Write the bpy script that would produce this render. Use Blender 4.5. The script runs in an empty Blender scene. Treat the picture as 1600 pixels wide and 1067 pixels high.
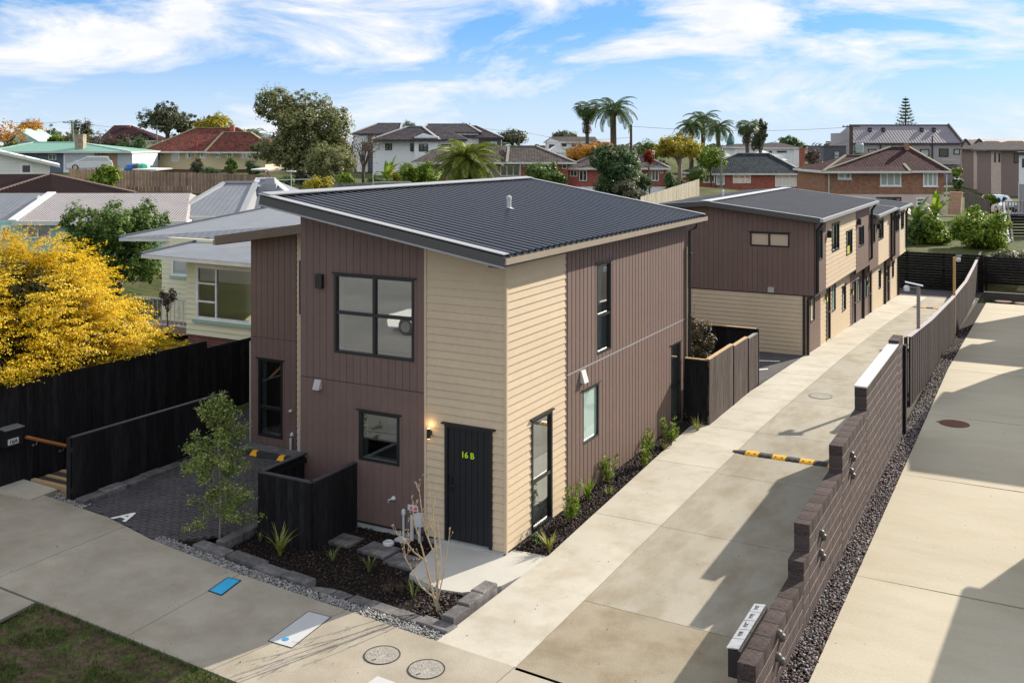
import bpy, math, random
import numpy as np
from mathutils import Vector, Matrix
R = random.Random(7)
NR = np.random.default_rng(11)
sc = bpy.context.scene
COL = sc.collection
rad = math.radians

# ------------------------------------------------------------------ camera, sky, sun, exposure
CX, CY, CZ = 8.17, -15.06, 7.0           # drone position, metres; the house corner is the origin
YAW = 28.125
FPX = 1566.0 / 1600.0                     # focal length / picture width
cam = bpy.data.cameras.new('camera')
cam.sensor_width = 36.0
cam.lens = 36.0 * FPX
cam.shift_y = -307.5 / 1600.0
cam.clip_start = 0.1
cam.clip_end = 9000
camo = bpy.data.objects.new('camera', cam)
COL.objects.link(camo)
camo.location = (CX, CY, CZ)
camo.rotation_euler = (rad(90), 0, rad(YAW))
sc.camera = camo

SUN_EL = 25.5
SUN_AZ = math.atan2(0.335, 0.942)         # from +Y towards +X
w = bpy.data.worlds.new('World')
sc.world = w
w.use_nodes = True
nt = w.node_tree
nt.nodes.clear()
def N(t, **k):
    n = nt.nodes.new(t)
    for a, b in k.items(): setattr(n, a, b)
    return n
L = nt.links.new
tc = N('ShaderNodeTexCoord')
mp = N('ShaderNodeMapping'); mp.inputs['Scale'].default_value = (1, 1, 2.6); mp.inputs['Location'].default_value = (0, 0, 0.05)
L(tc.outputs['Generated'], mp.inputs['Vector'])
sky = N('ShaderNodeTexSky'); sky.sky_type = 'NISHITA'; sky.sun_disc = False
sky.sun_elevation = rad(SUN_EL); sky.sun_rotation = SUN_AZ
sky.air_density = 1.0; sky.dust_density = 0.6; sky.ozone_density = 2.5
L(mp.outputs['Vector'], sky.inputs['Vector'])
# clouds: streaky noise on the direction, the same all round
mc = N('ShaderNodeMapping'); mc.inputs['Scale'].default_value = (1, 1, 3.4); mc.inputs['Location'].default_value = (9.1, 9.7, 0.5)
L(tc.outputs['Generated'], mc.inputs['Vector'])
n1 = N('ShaderNodeTexNoise'); n1.inputs['Scale'].default_value = 4.6; n1.inputs['Detail'].default_value = 9; n1.inputs['Roughness'].default_value = 0.62; n1.inputs['Distortion'].default_value = 0.5
L(mc.outputs['Vector'], n1.inputs['Vector'])
r1 = N('ShaderNodeValToRGB'); r1.color_ramp.elements[0].position = 0.49; r1.color_ramp.elements[1].position = 0.65
cov = N('ShaderNodeMapRange'); cov.inputs['From Min'].default_value = 0.03; cov.inputs['From Max'].default_value = 0.20; cov.inputs['To Min'].default_value = -0.03; cov.inputs['To Max'].default_value = 0.15
sx = N('ShaderNodeSeparateXYZ'); L(tc.outputs['Generated'], sx.inputs['Vector'])
L(sx.outputs['Z'], cov.inputs['Value'])
ca = N('ShaderNodeMath', operation='ADD'); L(n1.outputs['Fac'], ca.inputs[0]); L(cov.outputs['Result'], ca.inputs[1])
L(ca.outputs[0], r1.inputs['Fac'])
n2 = N('ShaderNodeTexNoise'); n2.inputs['Scale'].default_value = 11; n2.inputs['Detail'].default_value = 6; n2.inputs['Roughness'].default_value = 0.6
L(mc.outputs['Vector'], n2.inputs['Vector'])
r2 = N('ShaderNodeValToRGB'); r2.color_ramp.elements[0].position = 0.3; r2.color_ramp.elements[1].position = 0.75
r2.color_ramp.elements[0].color = (0.70, 0.78, 0.92, 1); r2.color_ramp.elements[1].color = (1.0, 0.98, 0.95, 1)
L(n2.outputs['Fac'], r2.inputs['Fac'])
cl = N('ShaderNodeMix', data_type='RGBA', blend_type='MULTIPLY'); cl.inputs['Factor'].default_value = 1
L(r2.outputs['Color'], cl.inputs[6]); cl.inputs[7].default_value = (3.85, 3.75, 3.6, 1)
# pale air near the horizon
hz = N('ShaderNodeMapRange'); hz.inputs['From Min'].default_value = 0.0; hz.inputs['From Max'].default_value = 0.125
hz.inputs['To Min'].default_value = 0.9; hz.inputs['To Max'].default_value = 0.0; hz.interpolation_type = 'SMOOTHSTEP'
L(sx.outputs['Z'], hz.inputs['Value'])
tint = N('ShaderNodeMix', data_type='RGBA', blend_type='MULTIPLY'); tint.inputs['Factor'].default_value = 1
L(sky.outputs['Color'], tint.inputs[6]); tint.inputs[7].default_value = (0.30, 0.50, 0.64, 1)
mh = N('ShaderNodeMix', data_type='RGBA'); mh.inputs[7].default_value = (2.35, 2.75, 3.15, 1)
ev = N('ShaderNodeMix', data_type='RGBA'); ev.inputs['Factor'].default_value = 0.6; ev.inputs[7].default_value = (0.85, 1.85, 3.25, 1); L(tint.outputs[2], ev.inputs[6])
L(hz.outputs['Result'], mh.inputs['Factor']); L(ev.outputs[2], mh.inputs[6])
mx = N('ShaderNodeMix', data_type='RGBA')
L(r1.outputs['Color'], mx.inputs['Factor']); L(mh.outputs[2], mx.inputs[6]); L(cl.outputs[2], mx.inputs[7])
bg = N('ShaderNodeBackground'); bg.inputs['Strength'].default_value = 0.15
L(mx.outputs[2], bg.inputs['Color'])
wo = N('ShaderNodeOutputWorld'); L(bg.outputs[0], wo.inputs['Surface'])

sl = bpy.data.lights.new('sun', 'SUN'); sl.energy = 4.1; sl.angle = rad(0.5); sl.color = (1.0, 0.90, 0.75)
slo = bpy.data.objects.new('sun', sl); COL.objects.link(slo)
ce = math.cos(rad(SUN_EL))
sd = Vector((math.sin(SUN_AZ) * ce, math.cos(SUN_AZ) * ce, math.sin(rad(SUN_EL))))
slo.rotation_euler = sd.to_track_quat('Z', 'Y').to_euler(); slo.location = (20, 60, 40)
vs = sc.view_settings
vs.view_transform = 'Standard'; vs.look = 'None'; vs.exposure = 1.02; vs.gamma = 1.0; vs.use_curve_mapping = False
sc.render.engine = 'CYCLES'
sc.cycles.max_bounces = 6; sc.cycles.transparent_max_bounces = 12; sc.cycles.caustics_reflective = False; sc.cycles.caustics_refractive = False

# ------------------------------------------------------------------ places
CC, SS = math.cos(rad(YAW)), math.sin(rad(YAW))
def at(x, y, d):
    """point seen at (x, y) of the 1600-wide photograph, d metres in front of the camera"""
    r = (x - 800) / 1566.0 * d
    return Vector((CX + r * CC - d * SS, CY + r * SS + d * CC, CZ - (y - 226) * d / 1566.0))
def gnd(Y):                               # level of the lot: flat, then falling to the back
    return 0.0 if Y < 18.9 else (-0.0455 * (Y - 18.9) if Y < 46 else -1.233)
def G(x, y, z=None):
    """photograph pixel to ground"""
    zz = 0.0 if z is None else z
    for _ in range(8):
        d = 1566.0 * (CZ - zz) / (y - 226)
        p = at(x, y, d)
        if z is not None: break
        zz = gnd(p.y)
    return Vector((p.x, p.y, zz))

# ------------------------------------------------------------------ materials
MATS = {}
def mat(name, col, rough=0.75, var=0.12, scale=2.0, bump=0.0, bscale=40.0, spec=0.4, metal=0.0, obvar=0.0, stretch=(1, 1, 1), var2=0.0, scale2=30.0, tint2=None):
    if name in MATS: return MATS[name]
    m = bpy.data.materials.new(name); m.use_nodes = True
    t = m.node_tree; b = t.nodes['Principled BSDF']
    b.inputs['Roughness'].default_value = rough; b.inputs['Metallic'].default_value = metal
    b.inputs['Specular IOR Level'].default_value = spec
    co = t.nodes.new('ShaderNodeTexCoord'); ma = t.nodes.new('ShaderNodeMapping'); ma.inputs['Scale'].default_value = stretch
    t.links.new(co.outputs['Object'], ma.inputs['Vector'])
    n = t.nodes.new('ShaderNodeTexNoise'); n.inputs['Scale'].default_value = scale; n.inputs['Detail'].default_value = 6; n.inputs['Roughness'].default_value = 0.6
    t.links.new(ma.outputs['Vector'], n.inputs['Vector'])
    r = t.nodes.new('ShaderNodeMapRange'); r.inputs['From Min'].default_value = 0.3; r.inputs['From Max'].default_value = 0.7
    r.inputs['To Min'].default_value = 1 - var; r.inputs['To Max'].default_value = 1 + var
    t.links.new(n.outputs['Fac'], r.inputs['Value'])
    val = r.outputs['Result']
    if var2:
        n3 = t.nodes.new('ShaderNodeTexNoise'); n3.inputs['Scale'].default_value = scale2; n3.inputs['Detail'].default_value = 3
        t.links.new(ma.outputs['Vector'], n3.inputs['Vector'])
        r3 = t.nodes.new('ShaderNodeMapRange'); r3.inputs['From Min'].default_value = 0.3; r3.inputs['From Max'].default_value = 0.7
        r3.inputs['To Min'].default_value = 1 - var2; r3.inputs['To Max'].default_value = 1 + var2
        t.links.new(n3.outputs['Fac'], r3.inputs['Value'])
        mm = t.nodes.new('ShaderNodeMath'); mm.operation = 'MULTIPLY'
        t.links.new(val, mm.inputs[0]); t.links.new(r3.outputs['Result'], mm.inputs[1]); val = mm.outputs[0]
    if obvar:
        oi = t.nodes.new('ShaderNodeObjectInfo')
        r4 = t.nodes.new('ShaderNodeMapRange'); r4.inputs['To Min'].default_value = 1 - obvar; r4.inputs['To Max'].default_value = 1 + obvar
        t.links.new(oi.outputs['Random'], r4.inputs['Value'])
        mm = t.nodes.new('ShaderNodeMath'); mm.operation = 'MULTIPLY'
        t.links.new(val, mm.inputs[0]); t.links.new(r4.outputs['Result'], mm.inputs[1]); val = mm.outputs[0]
    mul = t.nodes.new('ShaderNodeMix'); mul.data_type = 'RGBA'; mul.blend_type = 'MULTIPLY'; mul.inputs['Factor'].default_value = 1
    if tint2:
        tm = t.nodes.new('ShaderNodeMix'); tm.data_type = 'RGBA'
        tm.inputs[6].default_value = (*col, 1); tm.inputs[7].default_value = (*tint2, 1)
        nn = t.nodes.new('ShaderNodeTexNoise'); nn.inputs['Scale'].default_value = scale * 1.7; nn.inputs['Detail'].default_value = 7; nn.inputs['Roughness'].default_value = 0.65
        t.links.new(ma.outputs['Vector'], nn.inputs['Vector'])
        rr = t.nodes.new('ShaderNodeMapRange'); rr.inputs['From Min'].default_value = 0.45; rr.inputs['From Max'].default_value = 0.65
        t.links.new(nn.outputs['Fac'], rr.inputs['Value']); t.links.new(rr.outputs['Result'], tm.inputs['Factor'])
        t.links.new(tm.outputs[2], mul.inputs[6])
    else:
        mul.inputs[6].default_value = (*col, 1)
    t.links.new(val, mul.inputs[7]); t.links.new(mul.outputs[2], b.inputs['Base Color'])
    if bump:
        n4 = t.nodes.new('ShaderNodeTexNoise'); n4.inputs['Scale'].default_value = bscale; n4.inputs['Detail'].default_value = 4
        t.links.new(ma.outputs['Vector'], n4.inputs['Vector'])
        bu = t.nodes.new('ShaderNodeBump'); bu.inputs['Strength'].default_value = bump; bu.inputs['Distance'].default_value = 0.01
        t.links.new(n4.outputs['Fac'], bu.inputs['Height']); t.links.new(bu.outputs[0], b.inputs['Normal'])
    MATS[name] = m
    return m

def leafmat(name, cols, trans=0.3, rough=0.55):
    """foliage: colour varies leaf by leaf"""
    if name in MATS: return MATS[name]
    m = bpy.data.materials.new(name); m.use_nodes = True
    t = m.node_tree; b = t.nodes['Principled BSDF']; out = t.nodes['Material Output']
    g = t.nodes.new('ShaderNodeNewGeometry'); cr = t.nodes.new('ShaderNodeValToRGB')
    e = cr.color_ramp.elements
    for i, c in enumerate(cols):
        p = i / max(1, len(cols) - 1)
        if i == 0: x = e[0]
        elif i == len(cols) - 1: x = e[-1]
        else: x = e.new(p)
        x.position = p; x.color = (*c, 1)
    t.links.new(g.outputs['Random Per Island'], cr.inputs['Fac'])
    t.links.new(cr.outputs['Color'], b.inputs['Base Color'])
    b.inputs['Roughness'].default_value = rough; b.inputs['Specular IOR Level'].default_value = 0.3
    tr = t.nodes.new('ShaderNodeBsdfTranslucent'); t.links.new(cr.outputs['Color'], tr.inputs['Color'])
    mx = t.nodes.new('ShaderNodeMixShader'); mx.inputs[0].default_value = trans
    t.links.new(b.outputs[0], mx.inputs[1]); t.links.new(tr.outputs[0], mx.inputs[2]); t.links.new(mx.outputs[0], out.inputs['Surface'])
    MATS[name] = m
    return m

def roofmat(name, col, kind='tile', pu=0.3, pv=0.33, col2=None, rough=0.7, strength=0.6, moss=0.0, spec=0.4):
    """roof cladding over UVs in metres (u along the eave, v up the slope)"""
    if name in MATS: return MATS[name]
    m = bpy.data.materials.new(name); m.use_nodes = True
    t = m.node_tree; b = t.nodes['Principled BSDF']; b.inputs['Roughness'].default_value = rough if kind != 'tile' else .9; b.inputs['Specular IOR Level'].default_value = spec if kind != 'tile' else .06
    ln = t.links.new
    uv = t.nodes.new('ShaderNodeTexCoord'); s = t.nodes.new('ShaderNodeSeparateXYZ'); ln(uv.outputs['UV'], s.inputs[0])
    def saw(o, p):
        d = t.nodes.new('ShaderNodeMath'); d.operation = 'DIVIDE'; ln(o, d.inputs[0]); d.inputs[1].default_value = p
        f = t.nodes.new('ShaderNodeMath'); f.operation = 'FRACT'; ln(d.outputs[0], f.inputs[0]); return f.outputs[0]
    u = saw(s.outputs['X'], pu)
    wv = t.nodes.new('ShaderNodeMath'); wv.operation = 'PINGPONG'; ln(u, wv.inputs[0]); wv.inputs[1].default_value = 0.5
    h = wv.outputs[0]
    if kind == 'tile':
        v = saw(s.outputs['Y'], pv)
        a = t.nodes.new('ShaderNodeMath'); a.operation = 'MULTIPLY_ADD'; ln(v, a.inputs[0]); a.inputs[1].default_value = -1.2; ln(h, a.inputs[2]); h = a.outputs[0]
    n = t.nodes.new('ShaderNodeTexNoise'); n.inputs['Scale'].default_value = 1.3; n.inputs['Detail'].default_value = 8; n.inputs['Roughness'].default_value = 0.7
    ln(uv.outputs['UV'], n.inputs['Vector'])
    r = t.nodes.new('ShaderNodeMapRange'); r.inputs['From Min'].default_value = 0.38; r.inputs['From Max'].default_value = 0.62; ln(n.outputs['Fac'], r.inputs['Value'])
    mx = t.nodes.new('ShaderNodeMix'); mx.data_type = 'RGBA'; mx.inputs[6].default_value = (*col, 1); mx.inputs[7].default_value = (*(col2 or tuple(c * 0.75 for c in col)), 1)
    ln(r.outputs['Result'], mx.inputs['Factor'])
    last = mx.outputs[2]
    if kind == 'tile':
        br = t.nodes.new('ShaderNodeTexWhiteNoise'); br.noise_dimensions = '2D'
        fl = t.nodes.new('ShaderNodeVectorMath'); fl.operation = 'FLOOR'
        dv = t.nodes.new('ShaderNodeVectorMath'); dv.operation = 'DIVIDE'; dv.inputs[1].default_value = (pu, pv, 1); ln(uv.outputs['UV'], dv.inputs[0])
        ln(dv.outputs[0], fl.inputs[0]); ln(fl.outputs[0], br.inputs['Vector'])
        r5 = t.nodes.new('ShaderNodeMapRange'); r5.inputs['To Min'].default_value = 0.7; r5.inputs['To Max'].default_value = 1.3; ln(br.outputs['Value'], r5.inputs['Value'])
        m2 = t.nodes.new('ShaderNodeMix'); m2.data_type = 'RGBA'; m2.blend_type = 'MULTIPLY'; m2.inputs['Factor'].default_value = 1
        ln(last, m2.inputs[6]); ln(r5.outputs['Result'], m2.inputs[7]); last = m2.outputs[2]
    if moss:
        n6 = t.nodes.new('ShaderNodeTexNoise'); n6.inputs['Scale'].default_value = 3.5; n6.inputs['Detail'].default_value = 8; n6.inputs['Roughness'].default_value = 0.8; ln(uv.outputs['UV'], n6.inputs['Vector'])
        r6 = t.nodes.new('ShaderNodeMapRange'); r6.inputs['From Min'].default_value = 0.5; r6.inputs['From Max'].default_value = 0.68; r6.inputs['To Max'].default_value = moss; ln(n6.outputs['Fac'], r6.inputs['Value'])
        m3 = t.nodes.new('ShaderNodeMix'); m3.data_type = 'RGBA'; m3.inputs[7].default_value = (0.30, 0.31, 0.22, 1); ln(last, m3.inputs[6]); ln(r6.outputs['Result'], m3.inputs['Factor']); last = m3.outputs[2]
    ln(last, b.inputs['Base Color'])
    bu = t.nodes.new('ShaderNodeBump'); bu.inputs['Strength'].default_value = strength; bu.inputs['Distance'].default_value = 0.06
    ln(h, bu.inputs['Height']); ln(bu.outputs[0], b.inputs['Normal'])
    MATS[name] = m
    return m

def brickmat(name, c1, c2, mortar):
    if name in MATS: return MATS[name]
    m = bpy.data.materials.new(name); m.use_nodes = True
    t = m.node_tree; b = t.nodes['Principled BSDF']; b.inputs['Roughness'].default_value = 0.85
    uv = t.nodes.new('ShaderNodeTexCoord'); br = t.nodes.new('ShaderNodeTexBrick')
    br.inputs['Color1'].default_value = (*c1, 1); br.inputs['Color2'].default_value = (*c2, 1); br.inputs['Mortar'].default_value = (*mortar, 1)
    br.inputs['Scale'].default_value = 1; br.inputs['Brick Width'].default_value = 0.24; br.inputs['Row Height'].default_value = 0.086; br.inputs['Mortar Size'].default_value = 0.01; br.inputs['Bias'].default_value = 0.1
    t.links.new(uv.outputs['UV'], br.inputs['Vector'])
    n = t.nodes.new('ShaderNodeTexNoise'); n.inputs['Scale'].default_value = 2.5; n.inputs['Detail'].default_value = 8; n.inputs['Roughness'].default_value = 0.75; t.links.new(uv.outputs['UV'], n.inputs['Vector'])
    r = t.nodes.new('ShaderNodeMapRange'); r.inputs['From Min'].default_value = 0.3; r.inputs['From Max'].default_value = 0.7; r.inputs['To Min'].default_value = 0.6; r.inputs['To Max'].default_value = 1.35; t.links.new(n.outputs['Fac'], r.inputs['Value'])
    mx = t.nodes.new('ShaderNodeMix'); mx.data_type = 'RGBA'; mx.blend_type = 'MULTIPLY'; mx.inputs['Factor'].default_value = 1
    t.links.new(br.outputs['Color'], mx.inputs[6]); t.links.new(r.outputs['Result'], mx.inputs[7]); t.links.new(mx.outputs[2], b.inputs['Base Color'])
    MATS[name] = m
    return m

def glass(name, tint=(0.75, 0.82, 0.82), refl=0.22, base=None):
    if name in MATS: return MATS[name]
    m = bpy.data.materials.new(name); m.use_nodes = True
    t = m.node_tree; out = t.nodes['Material Output']; t.nodes.remove(t.nodes['Principled BSDF'])
    gl = t.nodes.new('ShaderNodeBsdfGlossy'); gl.inputs['Roughness'].default_value = 0.015; gl.inputs['Color'].default_value = (0.95, 1, 1, 1)
    if base is None:
        tr = t.nodes.new('ShaderNodeBsdfTransparent'); tr.inputs['Color'].default_value = (*tint, 1)
    else:
        tr = t.nodes.new('ShaderNodeBsdfDiffuse'); tr.inputs['Color'].default_value = (*base, 1)
    fr = t.nodes.new('ShaderNodeFresnel'); fr.inputs['IOR'].default_value = 1.5
    mr = t.nodes.new('ShaderNodeMapRange'); mr.inputs['To Min'].default_value = refl - 0.04; mr.inputs['To Max'].default_value = 1.0
    t.links.new(fr.outputs[0], mr.inputs['Value'])
    mx = t.nodes.new('ShaderNodeMixShader'); t.links.new(mr.outputs[0], mx.inputs[0]); t.links.new(tr.outputs[0], mx.inputs[1]); t.links.new(gl.outputs[0], mx.inputs[2])
    t.links.new(mx.outputs[0], out.inputs['Surface'])
    MATS[name] = m
    return m

def glow(name, col, s):
    m = bpy.data.materials.new(name); m.use_nodes = True
    b = m.node_tree.nodes['Principled BSDF']; b.inputs['Emission Color'].default_value = (*col, 1); b.inputs['Emission Strength'].default_value = s; b.inputs['Base Color'].default_value = (*col, 1)
    return m

# ------------------------------------------------------------------ mesh helpers
LOC = {}                                  # root object -> its location, so meshes may be written in world metres
class MB:
    def __init__(s): s.v = []; s.f = []; s.uv = []
    def face(s, pts, uv=None):
        i = len(s.v); s.v += [tuple(p) for p in pts]; s.f.append(list(range(i, i + len(pts)))); s.uv.append(uv)
    def hexa(s, a, b):                    # a, b: two loops of equal length, joined
        n = len(a); i = len(s.v); s.v += [tuple(p) for p in a] + [tuple(p) for p in b]
        s.f.append([i + k for k in range(n)][::-1]); s.uv.append(None)
        s.f.append([i + n + k for k in range(n)]); s.uv.append(None)
        for k in range(n):
            s.f.append([i + k, i + (k + 1) % n, i + n + (k + 1) % n, i + n + k]); s.uv.append(None)
    def box(s, x0, y0, z0, x1, y1, z1):
        s.hexa([(x0, y0, z0), (x1, y0, z0), (x1, y1, z0), (x0, y1, z0)], [(x0, y0, z1), (x1, y0, z1), (x1, y1, z1), (x0, y1, z1)])
    def bar(s, p, q, w, h, up=(0, 0, 1)):
        p = Vector(p); q = Vector(q); d = (q - p).normalized(); u = Vector(up)
        x = d.cross(u)
        if x.length < 1e-4: x = Vector((1, 0, 0))
        x.normalize(); y = x.cross(d)
        o = [x * w / 2 - y * h / 2, x * w / 2 + y * h / 2, -x * w / 2 + y * h / 2, -x * w / 2 - y * h / 2]
        s.hexa([p + k for k in o], [q + k for k in o])
    def prism(s, poly, z0, z1):
        s.hexa([(x, y, z0) for x, y in poly], [(x, y, z1) for x, y in poly])
    def slab(s, pts, t):                  # 3d polygon with thickness t downwards
        s.hexa([(p[0], p[1], p[2] - t) for p in pts], pts)
    def tube(s, path, rad_, n=8, cap=True):
        path = [Vector(p) for p in path]
        if not isinstance(rad_, (list, tuple)): rad_ = [rad_] * len(path)
        base = len(s.v)
        for i, p in enumerate(path):
            d = (path[min(i + 1, len(path) - 1)] - path[max(i - 1, 0)]).normalized()
            x = d.cross(Vector((0.31, 0.2, 0.93)))
            if x.length < 1e-3: x = d.cross(Vector((1, 0, 0)))
            x.normalize(); y = d.cross(x)
            for k in range(n):
                a = 2 * math.pi * k / n
                s.v.append(tuple(p + (x * math.cos(a) + y * math.sin(a)) * rad_[i]))
        for i in range(len(path) - 1):
            for k in range(n):
                a = base + i * n + k; b = base + i * n + (k + 1) % n
                s.f.append([a, b, b + n, a + n]); s.uv.append(None)
        if cap:
            s.f.append([base + k for k in range(n)][::-1]); s.uv.append(None)
            e = base + (len(path) - 1) * n
            s.f.append([e + k for k in range(n)]); s.uv.append(None)
    def lathe(s, c, prof, n=16):          # prof: (r, z)
        base = len(s.v)
        for r_, z in prof:
            for k in range(n):
                a = 2 * math.pi * k / n; s.v.append((c[0] + r_ * math.cos(a), c[1] + r_ * math.sin(a), c[2] + z))
        for i in range(len(prof) - 1):
            for k in range(n):
                a = base + i * n + k; b = base + i * n + (k + 1) % n
                s.f.append([a, b, b + n, a + n]); s.uv.append(None)
        s.f.append([base + k for k in range(n)][::-1]); s.uv.append(None)
        e = base + (len(prof) - 1) * n; s.f.append([e + k for k in range(n)]); s.uv.append(None)
    def plane_uv(s, pts):
        """face with UVs in metres: u along the first edge, v at right angles to it"""
        p = [Vector(k) for k in pts]; u = (p[1] - p[0]).normalized(); nrm = (p[1] - p[0]).cross(p[2] - p[0]).normalized(); v = nrm.cross(u)
        s.face(pts, [((k - p[0]).dot(u) + p[0].x * 0.37, (k - p[0]).dot(v)) for k in p])
    def build(s, name, m, parent=None, smooth=False, local=False):
        me = bpy.data.meshes.new(name)
        if parent is not None and not local:
            r = parent
            while r.parent: r = r.parent
            o = LOC.get(r.name, Vector((0, 0, 0)))
            vv = [(a - o.x, b - o.y, c - o.z) for a, b, c in s.v]
        else: vv = s.v
        me.from_pydata(vv, [], s.f)
        if any(s.uv):
            ul = me.uv_layers.new(name='UVMap'); k = 0
            for f, u in zip(s.f, s.uv):
                for j in range(len(f)):
                    if u: ul.data[k].uv = u[j]
                    k += 1
        if smooth:
            me.polygons.foreach_set('use_smooth', [True] * len(me.polygons))
        me.materials.append(m)
        return link(name, me, parent)
def link(name, me, parent=None):
    o = bpy.data.objects.new(name, me); COL.objects.link(o)
    if parent is not None: o.parent = parent
    return o
def thing(name, loc, label, cat, group=None, rz=0.0):
    o = bpy.data.objects.new(name, None); COL.objects.link(o)
    o.location = loc; o.rotation_euler = (0, 0, rz); o.empty_display_size = 0.3
    LOC[o.name] = Vector(loc)
    tag(o, label, cat, group)
    return o
def tag(o, label, cat, group=None):
    o['label'] = label; o['category'] = cat
    if group: o['group'] = group
    return o
def structure(o): o['kind'] = 'structure'; return o
def stuff(o): o['kind'] = 'stuff'; return o
def origin_to_base(o):
    """put a single-mesh thing's origin at the middle of its base"""
    me = o.data; n = len(me.vertices); a = np.empty(n * 3); me.vertices.foreach_get('co', a); a = a.reshape(-1, 3)
    c = np.array([(a[:, 0].min() + a[:, 0].max()) / 2, (a[:, 1].min() + a[:, 1].max()) / 2, a[:, 2].min()])
    me.vertices.foreach_set('co', (a - c).ravel()); o.location = c
    return o
def rect_minus(r, holes):
    out = [r]
    for h in holes:
        nx = []
        for (a, b, c, d) in out:          # u0 u1 z0 z1
            if h[1] <= a or h[0] >= b or h[3] <= c or h[2] >= d: nx.append((a, b, c, d)); continue
            if h[2] > c: nx.append((a, b, c, h[2]))
            if h[3] < d: nx.append((a, b, h[3], d))
            lo, hi = max(c, h[2]), min(d, h[3])
            if h[0] > a: nx.append((a, h[0], lo, hi))
            if h[1] < b: nx.append((h[1], b, lo, hi))
        out = nx
    return [q for q in out if q[1] - q[0] > 0.004 and q[3] - q[2] > 0.004]
def clip_top(poly, top):
    """keep the part of (u,z) polygon under the line z = top(u)"""
    out = []
    for i in range(len(poly)):
        p, q = poly[i], poly[(i + 1) % len(poly)]
        a, b = top(p[0]) - p[1], top(q[0]) - q[1]
        if a >= 0: out.append(p)
        if (a >= 0) != (b >= 0):
            k = a / (a - b); out.append((p[0] + (q[0] - p[0]) * k, p[1] + (q[1] - p[1]) * k))
    return out
def text_mesh(txt, size, depth, name, m, parent, place, bold=0.0):
    """flat lettering laid in the frame place(x, y, n) -> world"""
    cu = bpy.data.curves.new(name, 'FONT'); cu.body = txt; cu.size = size; cu.extrude = depth; cu.align_x = 'CENTER'; cu.align_y = 'CENTER'; cu.offset = bold
    o = bpy.data.objects.new(name, cu); COL.objects.link(o)
    dg = bpy.context.evaluated_depsgraph_get(); dg.update()
    me = bpy.data.meshes.new_from_object(o.evaluated_get(dg))
    bpy.data.objects.remove(o); bpy.data.curves.remove(cu)
    r = parent
    off = Vector((0, 0, 0))
    if parent is not None:
        while r.parent: r = r.parent
        off = LOC.get(r.name, off)
    for v in me.vertices: v.co = Vector(place(v.co.x, v.co.y, v.co.z)) - off
    me.materials.clear(); me.materials.append(m)
    return link(name, me, parent)
# ------------------------------------------------------------------ the ground
ANCH = [  # (px, py of the ground, distance): where far things stand
 (320, 271, 130), (380, 271, 125), (110, 266, 120), (30, 258, 150), (50, 300, 80), (100, 328, 55), (100, 400, 45), (180, 445, 38), (60, 470, 36), (360, 425, 47),
 (660, 275, 125), (760, 292, 105), (730, 290, 62), (480, 285, 100), (520, 300, 88), (650, 300, 75), (850, 300, 85), (960, 310, 112), (965, 316, 90),
 (1062, 292, 120), (1180, 313, 130), (1380, 333, 99), (1400, 290, 170), (1540, 296, 150), (1582, 306, 133), (1562, 333, 97), (1470, 372, 68), (1535, 385, 64), (1440, 380, 66),
 (1030, 310, 100), (240, 240, 170), (920, 232, 150), (1415, 240, 230), (1235, 240, 200), (800, 240, 180), (600, 245, 190), (60, 245, 190), (1190, 250, 180)]
CT = [(p.x, p.y, p.z) for p in (at(*a) for a in ANCH)]
CT += [(-13, 3, 0.7), (-15, -3, 0.4), (-15, 8, 0.95), (-20, 12, 1.1), (-14, 12, 1.0), (-18, 2, 0.8), (-30, -10, 0.6), (-15, -18, -0.15), (0, -18, -0.2), (14, -14, -0.1), (20, 10, 0.0), (16, 30, -0.6), (14, 45, -0.8), (30, 60, 0.2), (-9, 22, 0.2), (-10, 34, 0.3), (-8, 45, 0.4), (-20, 50, 1.2)]
CT = np.array(CT)
def idw(X, Y):
    d2 = (X[..., None] - CT[:, 0]) ** 2 + (Y[..., None] - CT[:, 1]) ** 2 + 4.0
    ww = d2 ** -1.6
    return (ww * CT[:, 2]).sum(-1) / ww.sum(-1)
def terrain(X, Y):
    X = np.asarray(X, float); Y = np.asarray(Y, float)
    z = idw(X, Y)
    g = np.where(Y < 18.9, 0.0, np.where(Y < 46, -0.0455 * (Y - 18.9), -1.233)) - 0.16
    dx = np.maximum(np.maximum(-10.9 - X, X - 11.0), 0); dy = np.maximum(np.maximum(-36 - Y, Y - 46.6), 0)
    band = np.maximum(np.maximum(-36 - Y, Y + 8.4), 0)
    t = np.clip(np.minimum(np.hypot(dx, dy), band) / 3.5, 0, 1); t = t * t * (3 - 2 * t)
    return g * (1 - t) + z * t
def tz(x, y): return float(terrain(np.array([x]), np.array([y]))[0])
def place(px, py, d):                     # a point on the ground, at that distance, under that column of the picture
    p = at(px, py, d); return Vector((p.x, p.y, tz(p.x, p.y)))

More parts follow.
